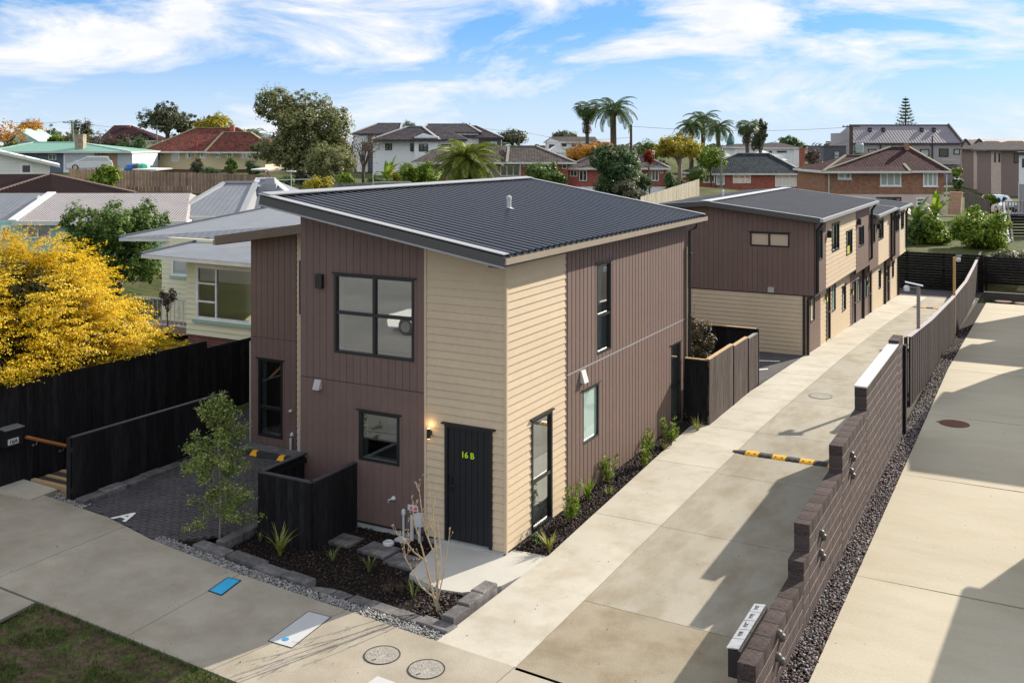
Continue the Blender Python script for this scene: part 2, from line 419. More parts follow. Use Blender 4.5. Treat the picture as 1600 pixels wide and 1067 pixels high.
M_earth = mat('grass_ground', (0.055, 0.075, 0.022), 0.95, 0.35, 0.25, 0.3, 8, spec=0.1, var2=0.3, scale2=4, tint2=(0.10, 0.085, 0.045))
def axis_pts(lo, hi):
    a = [lo]
    return a
xs = np.unique(np.concatenate([-np.geomspace(60, 4500, 16)[::-1], np.arange(-60, 24, 1.6), np.geomspace(24, 120, 26), np.geomspace(140, 4500, 12)]))
ys = np.unique(np.concatenate([-np.geomspace(40, 3000, 10)[::-1], np.arange(-38, 60, 1.5), np.geomspace(60, 260, 46), np.geomspace(290, 5000, 14)]))
XX, YY = np.meshgrid(xs, ys)
ZZ = terrain(XX, YY)
mb = MB()
mb.v = list(map(tuple, np.stack([XX, YY, ZZ], -1).reshape(-1, 3)))
nx = len(xs)
for j in range(len(ys) - 1):
    for i in range(nx - 1):
        mb.f.append([j * nx + i, j * nx + i + 1, (j + 1) * nx + i + 1, (j + 1) * nx + i]); mb.uv.append(None)
structure(mb.build('ground', M_earth, smooth=True))

M_joint = mat('slab_joint', (0.035, 0.03, 0.025), 0.95)
M_path = mat('pale_concrete', (0.475, 0.447, 0.387), 0.8, 0.09, 0.7, 0.3, 60, spec=0.25, var2=0.07, scale2=45, obvar=0.03, tint2=(0.40, 0.36, 0.29))
M_drive = mat('driveway_concrete', (0.325, 0.302, 0.25), 0.85, 0.10, 0.6, 0.4, 70, spec=0.25, var2=0.13, scale2=55, obvar=0.05, stretch=(1.4, .65, 1), tint2=(0.255, 0.222, 0.165))
M_cross = mat('crossing_concrete', (0.285, 0.25, 0.19), 0.85, 0.13, 0.6, 0.4, 70, spec=0.2, var2=0.18, scale2=55, obvar=0.04, tint2=(0.215, 0.175, 0.115))
M_foot = mat('footpath_concrete', (0.345, 0.310, 0.255), 0.85, 0.15, 0.8, 0.4, 70, spec=0.2, var2=0.13, scale2=55, obvar=0.04, tint2=(0.30, 0.262, 0.205))
M_ndrive = mat('ribbed_concrete', (0.44, 0.40, 0.315), 0.85, 0.05, 0.5, 0.5, 26, spec=0.2, var2=0.05, scale2=24, stretch=(0.7, 1.9, 1), tint2=(0.41, 0.365, 0.275))
def slab(par, poly, m, name='slab', top=0.0, t=0.05, gap=0.006):
    c = Vector((sum(p[0] for p in poly) / len(poly), sum(p[1] for p in poly) / len(poly)))
    q = []
    for p in poly:
        v = Vector((p[0], p[1])); d = c - v
        v = v + d.normalized() * gap * 1.4; q.append((v.x, v.y, gnd(p[1]) + top))
    b = MB(); b.slab(q, t); return b.build(name, m, par)
def sheet(name, pts, m, z=-0.03):
    b = MB(); b.face([(x, y, gnd(y) + z) for x, y in pts]); return structure(b.build(name, m))

# footpath along the street: inner line against the lots, outer line against the grass
IN = [(-16, -1.2), (-11.1, -1.62), (-8.95, -1.86), (-7.4, -2.02), (-5.81, -2.40), (-3.5, -2.72), (-1.12, -2.93), (0.54, -3.08), (1.87, -3.18), (4.86, -3.42), (11, -3.9)]
OUT = [(-16, -4.3), (-5.45, -4.93), (-1.12, -5.24), (0.6, -5.36), (5, -5.7), (11, -6.1)]
def lerp_line(Lp, x):
    for (a, b), (c, d) in zip(Lp, Lp[1:]):
        if a <= x <= c: return b + (d - b) * (x - a) / (c - a)
    return Lp[-1][1]
fp = sheet('footpath', [(x, y + 0.04) for x, y in IN] + [(x, y - 0.02) for x, y in OUT[::-1]], M_joint)
cuts = [(-16, -15.6), (-10.3, -10.0), (-6.76, -6.80), (-3.46, -3.40), (-1.14, -1.68), (1.87, 1.72), (4.9, 4.8), (11, 11)]
for (a0, a1), (b0, b1) in zip(cuts, cuts[1:]):
    pi = [(a0, lerp_line(IN, a0))] + [p for p in IN if a0 + .01 < p[0] < b0 - .01] + [(b0, lerp_line(IN, b0))]
    po = [(b1, lerp_line(OUT, b1)), (a1, lerp_line(OUT, a1))]
    slab(fp, pi + po, M_foot)
cr = sheet('vehicle_crossing', [(-12, -4.52), (-5.5, -4.96), (-5.2, -8.6), (-12, -8.6)], M_joint)
slab(cr, [(-12, -4.58), (-5.49, -4.97), (-5.25, -8.6), (-12, -8.6)], M_foot)
cr2 = sheet('vehicle_crossing', [(0.7, -5.4), (5.6, -5.8), (5.6, -8.6), (0.7, -8.6)], M_joint)
slab(cr2, [(0.72, -5.42), (5.58, -5.8), (5.58, -8.6), (0.72, -8.6)], M_cross)
M_asph = mat('asphalt', (0.21, 0.20, 0.19), 0.9, 0.2, 0.3, 0.5, 120, var2=0.2, scale2=60)
road = sheet('road', [(-200, -8.75), (200, -8.75), (200, -33), (-200, -33)], M_asph, -0.12)
b = MB(); b.box(-60, -8.75, -0.14, -12, -8.6, 0.0); b.box(-5.2, -8.75, -0.14, 0.7, -8.6, 0.0); b.box(5.6, -8.75, -0.14, 60, -8.6, 0.0); b.box(-60, -33.15, -0.14, 60, -33, 0.0)
structure(b.build('kerb', M_path))

# shared driveway: pale walking strip beside the wider driving lane
LE = [(-3.2, 0.56), (-1.0, 0.62), (0.3, 0.66), (3.4, 0.54), (8.9, 0.32), (11.2, 0.55), (13.6, 0.74), (18.9, 1.04), (42, 1.1)]
MIDP = [(-3.25, 1.88), (10.2, 1.92)] + [(p.y, p.x) for p in (G(1315, 560), G(1380, 509), G(1429, 476))] 
MIDP.append((42.2, MIDP[-1][1] + 0.2))
def lerp2(Lp, y):
    for (a, b), (c, d) in zip(Lp, Lp[1:]):
        if a <= y <= c: return b + (d - b) * (y - a) / (c - a)
    return Lp[0][1] if y < Lp[0][0] else Lp[-1][1]
RE = [(-3.5, 4.86), (10.8, 4.86), (19, 4.75), (46.5, 4.9)]
dw = structure((lambda b: b.build('driveway', M_joint))((lambda b: ([b.face([(lerp2(LE, y0), y0, gnd(y0) - .03), (5.0, y0, gnd(y0) - .03), (5.0, y1, gnd(y1) - .03), (lerp2(LE, y1), y1, gnd(y1) - .03)]) for y0, y1 in ((-3.2, 18.9), (18.9, 46.2))], b)[1])(MB())))
PJ = [-3.12, 2.5, 6.1, 9.25, 12.7, 16.0, 18.9, 22.5, 26, 29.6, 33.2, 36.8, 40.4, 42]
for y0, y1 in zip(PJ, PJ[1:]):
    ya = y0 if y0 > -3 else -3.10; yb = y0 if y0 > -3 else -3.19
    Lq = [(lerp2(LE, y1), y1)] + [(p[1], p[0]) for p in LE[::-1] if y0 + .05 < p[0] < y1 - .05] + [(lerp2(LE, ya), ya)]
    slab(dw, Lq + [(lerp2(MIDP, yb) - .004, yb), (lerp2(MIDP, y1) - .004, y1)], M_path, 'path_slab')
DJ = [-3.25, -0.95, 2.45, 5.85, 9.3, 12.7, 16.0, 18.9, 22.5, 26, 29.6, 33.2, 36.8, 40.4, 42.2]
for i, (y0, y1) in enumerate(zip(DJ, DJ[1:])):
    sk = 0.10
    yl0, yr0 = (y0, y0 - .22) if i == 0 else (y0, y0 - sk)
    m = M_cross if i == 0 else M_drive
    slab(dw, [(lerp2(MIDP, y0) + .004, yl0), (lerp2(RE, y0), yr0), (lerp2(RE, y1), y1 - sk), (lerp2(MIDP, y1) + .004, y1)], m, 'driveway_slab')
# dark turning area at the back of the lot
M_pave = mat('paver_charcoal', (0.075, 0.07, 0.075), 0.85, 0.25, 1.2, 0.4, 50, spec=0.25, var2=0.2, scale2=14)
back = [G(1400, 463), G(1436, 452), G(1455, 463), G(1490, 470)]
b = MB(); b.slab([(1.05, 42.05, gnd(42.05) + .004), (5.0, 42.2, gnd(42.2) + .004), (5.0, 46.4, gnd(46.4) + .004), (-3, 46.4, gnd(46.4) + .004), (-3, 42.0, gnd(42) + .004)], 0.05)
structure(b.build('parking_pad', M_pave))

# neighbouring driveway on the sunny side of the block wall
NJ = [-7, 1.95, 7.62, 13, 18.9, 25, 31, 38, 41.0]
nd = structure((lambda b: ([b.face([(5.40, y0, gnd(y0) - .03), (11.5, y0, gnd(y0) - .03), (11.5, y1, gnd(y1) - .03), (5.40, y1, gnd(y1) - .03)]) for y0, y1 in ((-3.5, 18.9), (18.9, 41))], b.build('driveway', M_joint))[1])(MB()))
for y0, y1 in zip(NJ, NJ[1:]):
    y0_ = max(y0, -3.45); y0b = y0 if y0 > -3 else -3.9
    slab(nd, [(5.42, y0_), (11.5, y0b), (11.5, y1 - .12), (5.42, y1)], M_ndrive, 'driveway_slab', gap=0.004)

# grass verge by the street
M_verge = mat('verge_soil', (0.085, 0.058, 0.040), 0.95, 0.4, 2.0, 0.8, 30, spec=0.1, var2=0.35, scale2=12, tint2=(0.06, 0.085, 0.02))
vp = [(-5.45, -4.96), (-1.12, -5.26), (0.68, -5.40), (0.68, -8.58), (-5.22, -8.58), (-5.28, -5.71)]
sheet('verge', vp, M_verge, -0.012)
def in_poly(x, y, P):
    c = False; j = len(P) - 1
    for i in range(len(P)):
        if (P[i][1] > y) != (P[j][1] > y) and x < (P[j][0] - P[i][0]) * (y - P[i][1]) / (P[j][1] - P[i][1]) + P[i][0]: c = not c
        j = i
    return c
M_blade = leafmat('grass_blade', [(0.03, 0.055, 0.010), (0.05, 0.10, 0.015), (0.08, 0.15, 0.02), (0.13, 0.13, 0.04)])
def noise2(x, y, s=1.0):
    return 0.5 + 0.25 * math.sin(x * 2.1 * s + 1.3 * math.sin(y * 1.7 * s)) + 0.25 * math.sin(y * 2.7 * s + 1.9 * math.sin(x * 1.3 * s + 2))
def blades(name, pts, h, wd, lean=0.5):
    n = len(pts); p = np.array(pts); a = NR.uniform(0, 6.283, n); hh = h * NR.uniform(.5, 1.3, n); ln = NR.uniform(-lean, lean, (n, 2)) * hh[:, None]
    d = np.stack([np.cos(a), np.sin(a)], 1) * wd / 2
    v = np.zeros((n, 3, 3)); v[:, 0, :2] = p[:, :2] - d; v[:, 1, :2] = p[:, :2] + d; v[:, 2, :2] = p[:, :2] + ln
    v[:, :2, 2] = p[:, 2:3] - .01; v[:, 2, 2] = p[:, 2] + hh
    return raw_mesh(name, v.reshape(-1, 3), n, 3, M_blade)
def raw_mesh(name, v, n, k, m, parent=None):
    me = bpy.data.meshes.new(name)
    me.vertices.add(len(v)); me.vertices.foreach_set('co', np.asarray(v, np.float32).ravel())
    me.loops.add(n * k); me.loops.foreach_set('vertex_index', np.arange(n * k, dtype=np.int32))
    me.polygons.add(n); me.polygons.foreach_set('loop_start', np.arange(0, n * k, k, dtype=np.int32))
    try: me.polygons.foreach_set('loop_total', np.full(n, k, dtype=np.int32))
    except Exception: pass
    me.update(calc_edges=True); me.materials.append(m)
    return link(name, me, parent)
pts = []
while len(pts) < 13000:
    x, y = R.uniform(-5.5, .7), R.uniform(-8.5, -4.9)
    if not in_poly(x, y, vp): continue
    edge = min(abs(y - (-4.96 - (x + 5.45) * .0693)), abs(x + 5.35))
    k = noise2(x, y, 1.9)
    if R.random() < (0.9 if edge < .10 else (0.85 if k > .66 else 0.14)): pts.append((x, y, 0))
stuff(blades('grass', pts, 0.05, 0.014, 0.8))
pts = [(x, y, tz(x, y)) for x, y in ((R.uniform(5.2, 14), R.uniform(41.2, 46.0)) for _ in range(5000))]
stuff(blades('grass', pts, 0.12, 0.03))
# back corner of the neighbouring lot: strip of lawn, low wall
b = MB(); b.box(5.2, 43.2, -1.6, 14, 43.4, -0.75); b.build('garden_wall', mat('dark_block', (0.12, 0.11, 0.11), 0.9))
tag(bpy.data.objects['garden_wall'], 'low grey retaining wall across the strip of lawn behind the sunny driveway', 'wall')

# ------------------------------------------------------------------ loose stones, chips
def pebbles(name, n, sampler, size, m):
    base = np.array([(1, 0, 0), (-1, 0, 0), (0, 1, 0), (0, -1, 0), (0, 0, 1), (0, 0, -.6)])
    tri = np.array([(0, 2, 4), (2, 1, 4), (1, 3, 4), (3, 0, 4), (2, 0, 5), (1, 2, 5), (3, 1, 5), (0, 3, 5)])
    P = np.array([sampler() for _ in range(n)])
    S = size * NR.uniform(.5, 1.25, (n, 1, 1)) * NR.uniform(.55, 1.2, (n, 1, 3)); S[..., 2] *= .7
    a = NR.uniform(0, 6.283, n); c, s_ = np.cos(a), np.sin(a)
    V = base[None] * S * NR.uniform(.75, 1.25, (n, 6, 1))
    tl = NR.uniform(-.7, .7, n)
    x = V[..., 0] * c[:, None] - V[..., 1] * s_[:, None]; y = V[..., 0] * s_[:, None] + V[..., 1] * c[:, None]
    z = V[..., 2] + x * tl[:, None]
    V = np.stack([x, y, z], -1) + P[:, None, :]
    T = V[:, tri, :].reshape(-1, 3)
    o = raw_mesh(name, T, n * 8, 3, m)
    bm_weld(o)
    return stuff(o)
def bm_weld(o):
    import bmesh
    bm = bmesh.new(); bm.from_mesh(o.data); bmesh.ops.remove_doubles(bm, verts=bm.verts, dist=1e-5); bm.to_mesh(o.data); bm.free()
M_grav = leafmat('gravel_stone', [(0.03, 0.025, 0.03), (0.16, 0.14, 0.15), (0.08, 0.045, 0.04), (0.40, 0.38, 0.39), (0.05, 0.04, 0.045), (0.20, 0.13, 0.11)], 0.0, 0.7)
M_gravg = leafmat('gravel_grey', [(0.18, 0.18, 0.18), (0.36, 0.36, 0.37), (0.26, 0.24, 0.21), (0.48, 0.47, 0.46)], 0.0, 0.8)
M_chip = leafmat('bark_chip', [(0.010, 0.007, 0.007), (0.030, 0.020, 0.018), (0.05, 0.033, 0.028), (0.018, 0.012, 0.012), (0.14, 0.10, 0.09)], 0.0, 0.75)
M_soil = mat('mulch_soil', (0.014, 0.010, 0.009), 0.95, 0.4, 4, 0.9, 30, spec=0.1)
def strip_s(y0, y1, x0, x1, up):
    def f():
        y = R.triangular(y0, y1, y0) if y1 - y0 > 12 else R.uniform(y0, y1); return (R.uniform(x0(y) if callable(x0) else x0, x1(y) if callable(x1) else x1), y, gnd(y) + R.uniform(0, up))
    return f
sheet('gravel_bed', [(5.06, -3.4), (5.41, -3.4), (5.41, 18.9), (5.06, 18.9)], M_soil, -0.035)
sheet('gravel_bed', [(4.95, 18.9), (5.41, 18.9), (5.41, 41), (4.95, 41)], M_soil, -0.035)
pebbles('gravel', 9000, strip_s(-3.4, 30, 5.07, 5.41, .035), .030, M_grav)
# gravel against the footpath, in front of the edging stones
def gfront():
    x = R.uniform(-5.85, .62); y = lerp_line(IN, x) + R.uniform(.01, .25)
    return (x, y, R.uniform(-.05, -.01))
sheet('gravel_bed', [(x, y + .02) for x, y in IN if -6 < x < 1] + [(.7, -2.6), (-5.8, -1.9)], M_soil, -0.06)
pebbles('gravel', 4200, gfront, .024, M_gravg)
def gside():
    x = R.uniform(-9.35, -8.25); return (x, lerp_line(IN, x) + R.uniform(.0, .24), R.uniform(-.02, .01))
pebbles('gravel', 500, gside, .024, M_gravg)
# garden beds
FB = [(-5.1, -2.1), (-3.4, -2.35), (-1, -2.6), (.4, -2.75), (.42, -1.3), (-.3, -1.2), (-.9, -1.2), (-.9, .05), (-4.5, .05), (-4.5, -1.2)]
sheet('garden_bed', FB, M_soil, -0.10)
def fbs():
    while True:
        x, y = R.uniform(-5.1, .42), R.uniform(-2.75, .0)
        if in_poly(x, y, FB): return (x, y, R.uniform(-.11, -.06))
pebbles('bark_mulch', 8000, fbs, .020, M_chip)
sheet('garden_bed', [(.0, .22), (.66, .30), (.54, 3.4), (.32, 8.9), (.5, 10.8), (0, 10.8)], M_soil, -0.06)
pebbles('bark_mulch', 6000, strip_s(.25, 10.5, .02, lambda y: lerp2(LE, y) - .02, .04), .026, M_chip)
def twigs():
    return (R.uniform(-.35, .38), R.uniform(-2.65, -1.55), R.uniform(-.08, -.03))
pebbles('bark_mulch', 700, twigs, .045, M_chip)
# ------------------------------------------------------------------ claddings, windows
M_brown = mat('brown_cladding', (0.160, 0.106, 0.092), 0.62, 0.05, 1.5, 0.12, 90, spec=0.35, obvar=0.035, var2=0.04, scale2=8)
M_beige = mat('beige_weatherboard', (0.565, 0.455, 0.32), 0.65, 0.04, 1.2, 0.08, 60, spec=0.3, obvar=0.02, var2=0.03, scale2=10)
M_dark = mat('dark_wall', (0.03, 0.025, 0.024), 0.9)
M_alu = mat('black_joinery', (0.012, 0.013, 0.015), 0.4, 0.05, 3, spec=0.5)
M_white = mat('white_lining', (0.74, 0.75, 0.73), 0.7, 0.03, 3)
M_room = mat('room_plaster', (0.45, 0.44, 0.42), 0.9, 0.1, 1)
M_floor = mat('room_floor', (0.16, 0.13, 0.10), 0.6, 0.2, 1)
M_glass = glass('window_glass', (0.80, 0.86, 0.86), 0.36)
M_gdark = glass('dark_glass', refl=0.28, base=(0.022, 0.03, 0.034))
M_gblind = glass('blind_glass', refl=0.12, base=(0.36, 0.50, 0.47))
M_conc = mat('foundation_concrete', (0.40, 0.40, 0.39), 0.9, 0.1, 3)
M_roofm = mat('charcoal_roofing', (0.010, 0.015, 0.034), 0.30, 0.12, 1.2, spec=0.6, var2=0.05, scale2=6)
M_flash = mat('pale_flashing', (0.30, 0.31, 0.33), 0.38, 0.05, 2, spec=0.6)
M_fascia = mat('fascia_grey', (0.075, 0.072, 0.072), 0.5, 0.05, 2)
M_gutter = mat('gutter_beige', (0.30, 0.25, 0.19), 0.45, 0.05, 2)
M_soffit = mat('soffit_grey', (0.10, 0.10, 0.11), 0.7)
M_door = mat('black_door', (0.011, 0.012, 0.015), 0.5, 0.1, 3)
M_steel = mat('brushed_steel', (0.5, 0.5, 0.5), 0.3, metal=1.0)
M_pvc = mat('white_plastic', (0.58, 0.59, 0.60), 0.5)
M_fence = mat('black_stained_timber', (0.013, 0.0125, 0.014), 0.85, 0.35, 2, 0.5, 25, spec=0.2, stretch=(4, 4, .5), obvar=0.4, var2=.5, scale2=7)
M_fencel = mat('weathered_black_timber', (0.085, 0.068, 0.064), 0.9, 0.45, 3, 0.7, 25, spec=0.15, stretch=(5, 5, .45), obvar=0.22, var2=.25, scale2=9)
M_raw = mat('raw_timber', (0.44, 0.30, 0.16), 0.8, 0.15, 5, 0.3, 30, stretch=(4, 1, 4), obvar=.06)
M_orange = mat('varnished_rail', (0.45, 0.18, 0.05), 0.4, 0.15, 5)

def PF(y):  return lambda u, z, n: (u, y - n, z)          # wall facing the street; n = out of the wall
def PR(x):  return lambda u, z, n: (x + n, u, z)          # wall facing the driveway
def panel(P, poly, n0, n1, mb, nfun=None):
    """extrude (u,z) polygon from n0 to n1"""
    a = [P(u, z, n0) for u, z in poly]; b_ = [P(u, z, (nfun(z) if nfun else n1)) for u, z in poly]
    mb.hexa(a, b_)
def core(P, u0, u1, z0, z1, holes, par, m=None, t=0.10, top=None, name='wall'):
    b = MB()
    for (a, c, d, e) in rect_minus((u0, u1, z0, z1), holes):
        poly = [(a, d), (c, d), (c, e), (a, e)]
        if top: poly = clip_top(poly, top)
        if len(poly) > 2: panel(P, poly, -t, 0.0, b)
    return b.build(name, m or M_dark, par)
def vboards(P, u0, u1, z0, z1, pitch, holes, par, m, top=None, gap=0.010, t=0.022, name='cladding_board'):
    n = max(1, round((u1 - u0) / pitch)); p = (u1 - u0) / n
    for i in range(n):
        for (a, c, d, e) in rect_minus((u0 + i * p + gap / 2, u0 + (i + 1) * p - gap / 2, z0, z1), holes):
            b = MB(); poly = [(a, d), (c, d), (c, e), (a, e)]
            if top: poly = clip_top(poly, top)
            if len(poly) > 2: panel(P, poly, 0.001, t, b); b.build(name, m, par)
def hboards(P, u0, u1, z0, z1, pitch, holes, par, m, top=None, t=0.024, name='weatherboard'):
    n = max(1, round((z1 - z0) / pitch)); p = (z1 - z0) / n
    for i in range(n):
        lo = z0 + i * p; hi = lo + p
        for (a, c, d, e) in rect_minus((u0, u1, lo, hi - .001), holes):
            b = MB(); poly = [(a, d), (c, d), (c, e), (a, e)]
            if top: poly = clip_top(poly, top)
            if len(poly) > 2: panel(P, poly, 0.001, t, b, lambda z: 0.006 + (t - 0.006) * (1 - (z - lo) / p)); b.build(name, m, par)
def window(P, u0, u1, z0, z1, par, mu=(), mz=(), fr=0.05, m=None, room=1.4, gm=None, proud=0.035, lining=True, name='window', flash=True, wallm=None):
    """frame with its panes; behind the glass a white lining and a room"""
    m = m or M_alu
    b = MB()
    def bx(a, c, d, e, n0, n1): panel(P, [(a, d), (c, d), (c, e), (a, e)], n0, n1, b)
    bx(u0, u0 + fr, z0, z1, -.06, proud); bx(u1 - fr, u1, z0, z1, -.06, proud)
    bx(u0 + fr, u1 - fr, z0, z0 + fr, -.06, proud - .002); bx(u0 + fr, u1 - fr, z1 - fr, z1, -.06, proud - .002)
    for q in mu: bx(q - .032, q + .032, z0 + fr, z1 - fr, -.05, proud - .006)
    for q in mz: bx(u0 + fr, u1 - fr, q - .03, q + .03, -.05, proud - .009)
    if flash: bx(u0 - .05, u1 + .05, z1 + .002, z1 + .022, 0.0, proud + .03)
    wo_ = b.build(name, m, par)
    us = [u0 + fr] + [x for q in mu for x in (q - .032, q + .032)] + [u1 - fr]
    zs = [z0 + fr] + [x for q in mz for x in (q - .03, q + .03)] + [z1 - fr]
    for i in range(0, len(us), 2):
        for j in range(0, len(zs), 2):
            g = MB(); g.face([P(us[i], zs[j], -.01), P(us[i + 1], zs[j], -.01), P(us[i + 1], zs[j + 1], -.01), P(us[i], zs[j + 1], -.01)])
            g.build('pane', gm or M_glass, wo_)
    if lining:
        g = MB()
        def gx(a, c, d, e, n0, n1): panel(P, [(a, d), (c, d), (c, e), (a, e)], n0, n1, g)
        gx(u0 - .02, u0 + fr * .6, z0, z1, -.22, -.062); gx(u1 - fr * .6, u1 + .02, z0, z1, -.22, -.062)
        gx(u0, u1, z0 - .02, z0 + fr * .6, -.221, -.063); gx(u0, u1, z1 - fr * .6, z1 + .02, -.221, -.063)
        g.build('lining', M_white, wo_)
        if room:
            g = MB(); e = .5; q0, q1, s0, s1 = u0 - e, u1 + e, z0 - .4, z1 + .3
            def F(pts): g.face([P(*k) for k in pts])
            F([(q0, s0, -room), (q1, s0, -room), (q1, s1, -room), (q0, s1, -room)])
            F([(q0, s0, -.225), (q0, s0, -room), (q0, s1, -room), (q0, s1, -.225)]); F([(q1, s0, -.225), (q1, s0, -room), (q1, s1, -room), (q1, s1, -.225)])
            F([(q0, s0, -.225), (q1, s0, -.225), (q1, s0, -room), (q0, s0, -room)]); F([(q0, s1, -.225), (q1, s1, -.225), (q1, s1, -room), (q0, s1, -room)])
            for (a, c, d, e2) in rect_minus((q0, q1, s0, s1), [(u0, u1, z0, z1)]): F([(a, d, -.226), (c, d, -.226), (c, e2, -.226), (a, e2, -.226)])
            g.build('room', M_room, wo_)
    return wo_
def pipe(par, pts, r, m, name='downpipe', n=10):
    b = MB(); b.tube(pts, r, n); return b.build(name, m, par, smooth=False)

# ------------------------------------------------------------------ the front townhouse
H = thing('townhouse', (-2.2, 4.8, 0), 'brown and beige two-storey townhouse with ribbed charcoal roof nearest the street', 'house')
WX, WY = -4.47, 9.63
def zr(x): return 5.14 + (0.33 - x) * 0.168
topF = lambda u: zr(u) - 0.15
b = MB(); b.box(WX + .02, .02, -.35, -.02, WY - .02, .07); b.build('foundation', M_conc, H)
hF = [(-3.65, -1.86, 3.10, 4.58), (-3.08, -2.18, 1.18, 2.09), (-1.21, -.25, .03, 2.08)]
hR = [(3.84, 4.62, 2.68, 4.56), (3.14, 3.97, 1.02, 2.12), (.93, 1.77, .05, 2.06), (8.41, 9.18, .09, 2.08)]
core(PF(.0), WX, 0, .0, 6.2, hF, H, top=topF)
core(PR(.0), .1, WY, .0, 4.98, hR, H)
b = MB(); b.hexa([(WX, .1, 0), (WX, .1, topF(WX)), (WX, WY, topF(WX)), (WX, WY, 0)], [(WX + .1, .1, 0), (WX + .1, .1, topF(WX + .1)), (WX + .1, WY, topF(WX + .1)), (WX + .1, WY, 0)])
b.hexa([(WX + .1, WY - .1, 0), (-.1, WY - .1, 0), (-.1, WY - .1, 5), (WX + .1, WY - .1, topF(WX))], [(WX + .1, WY, 0), (-.1, WY, 0), (-.1, WY, 5), (WX + .1, WY, topF(WX))])
b.build('wall', M_brown, H)
SP = -1.62
vboards(PF(0), WX, SP - .02, .05, 2.56, .16, hF, H, M_brown, gap=.004)
vboards(PF(0), WX, SP - .02, 2.575, 6.1, .16, hF, H, M_brown, top=topF, gap=.008)
hboards(PF(0), SP + .02, -.02, .04, 5.44, .139, hF, H, M_beige, top=topF)
b = MB(); panel(PF(0), [(SP - .02, .04), (SP + .02, .04), (SP + .02, topF(SP + .02)), (SP - .02, topF(SP - .02))], .001, .034, b); b.build('trim', M_beige, H)
b = MB(); b.box(-.02, -.036, .02, .036, .02, 5.02); b.build('trim', M_beige, H)
SR = 2.42
hboards(PR(0), .02, SR - .03, .04, 4.99, .139, hR, H, M_beige)
b = MB(); panel(PR(0), [(SR - .03, .04), (SR + .01, .04), (SR + .01, 4.99), (SR - .03, 4.99)], .001, .026, b); b.build('trim', M_brown, H)
vboards(PR(0), SR + .01, 9.42, .05, 2.55, .19, hR, H, M_brown, gap=.028, t=.034)
vboards(PR(0), SR + .01, 9.42, 2.585, 4.99, .19, hR, H, M_brown, gap=.028, t=.034)
b = MB(); panel(PR(0), [(SR + .01, 2.553), (9.62, 2.553), (9.62, 2.582), (SR + .01, 2.582)], .001, .034, b); b.build('flashing', M_flash, H)
b = MB(); panel(PF(0), [(WX, 2.562), (SP - .02, 2.562), (SP - .02, 2.573), (WX, 2.573)], .001, .018, b); b.build('flashing', M_dark, H)
b = MB(); panel(PR(0), [(9.42, .05), (9.63, .05), (9.63, 2.55), (9.42, 2.55)], .001, .03, b); panel(PR(0), [(9.42, 2.585), (9.63, 2.585), (9.63, 4.99), (9.42, 4.99)], .001, .03, b); b.build('trim', M_brown, H)
window(PF(0), *hF[0], H, mu=(-2.74,), mz=(3.86,), room=2.2)
kw = window(PF(0), *hF[1], H, room=1.6)
b = MB(); b.box(-3.4, .6, .9, -2.0, 1.2, 1.16); b.build('bench', mat('bench_top', (.12, .10, .09), .4), kw)
wt = window(PR(0), *hR[0], H, mz=(3.47,), room=2.0)
M_fillpanel = mat('pale_fill_panel', (.80, .86, .84), .9, .06, 6, stretch=(1, 14, 1))  # white reveals and reflections drawn as added panels, to lighten the dark panes
b = MB(); b.box(-.20, 4.20, 2.7, -.17, 4.60, 4.53); b.build('fill_panel', M_fillpanel, wt)
window(PR(0), *hR[1], H, gm=M_gblind, room=0)
cw = window(PR(0), *hR[2], H, mz=(.93,), room=.85)
wf = window(PR(0), *hR[3], H, mz=(1.0,), room=1.6)
b = MB(); b.box(-.20, 8.55, .12, -.17, 9.16, 2.05); b.build('fill_panel', M_fillpanel, wf)
b = MB(); b.box(-.20, 1.38, .08, -.17, 1.75, 2.03); b.build('fill_panel', M_fillpanel, cw)
# a lit paper lamp hanging in the corner room
# entrance door
D_ = MB()
for (a, c, d, e) in ((-1.21, -1.15, .03, 2.08), (-.31, -.25, .03, 2.08), (-1.15, -.31, 2.03, 2.08)): panel(PF(0), [(a, d), (c, d), (c, e), (a, e)], -.06, .04, D_)
panel(PF(0), [(-1.27, 2.082), (-.19, 2.082), (-.19, 2.106), (-1.27, 2.106)], 0, .07, D_)
dr = D_.build('door', M_alu, H)
for i in range(7):
    b = MB(); a = -1.15 + i * .12; panel(PF(0), [(a + .004, .06), (a + .116, .06), (a + .116, 2.03), (a + .004, 2.03)], -.045, .006, b); b.build('door_board', M_door, dr)
b = MB(); panel(PF(0), [(-1.15, .03), (-.31, .03), (-.31, 2.03), (-1.15, 2.03)], -.06, -.046, b); b.build('door_backing', M_dark, dr)
b = MB(); panel(PF(0), [(-1.26, -.04), (-.2, -.04), (-.2, .028), (-1.26, .028)], -.05, .06, b); b.build('sill', M_beige, dr)
b = MB(); b.tube([(-1.09, -.012, 1.02), (-1.09, -.05, 1.02), (-.98, -.055, 1.02)], .011, 8); b.lathe((-1.09, -.02, 1.13), [(.022, -.02), (.022, .02)], 10); b.box(-1.115, -.016, .9, -1.065, -.006, 1.16); b.build('handle', mat('black_metal', (.03, .03, .03), .3, metal=.6), dr)
M_neon = mat('neon_paint', (0.50, 0.80, 0.02), 0.5, 0.02)
text_mesh('16 B', .145, .003, 'number', M_neon, dr, lambda x, y, n: (-.75 + x, -.014 - n, 1.58 + y), bold=.003)
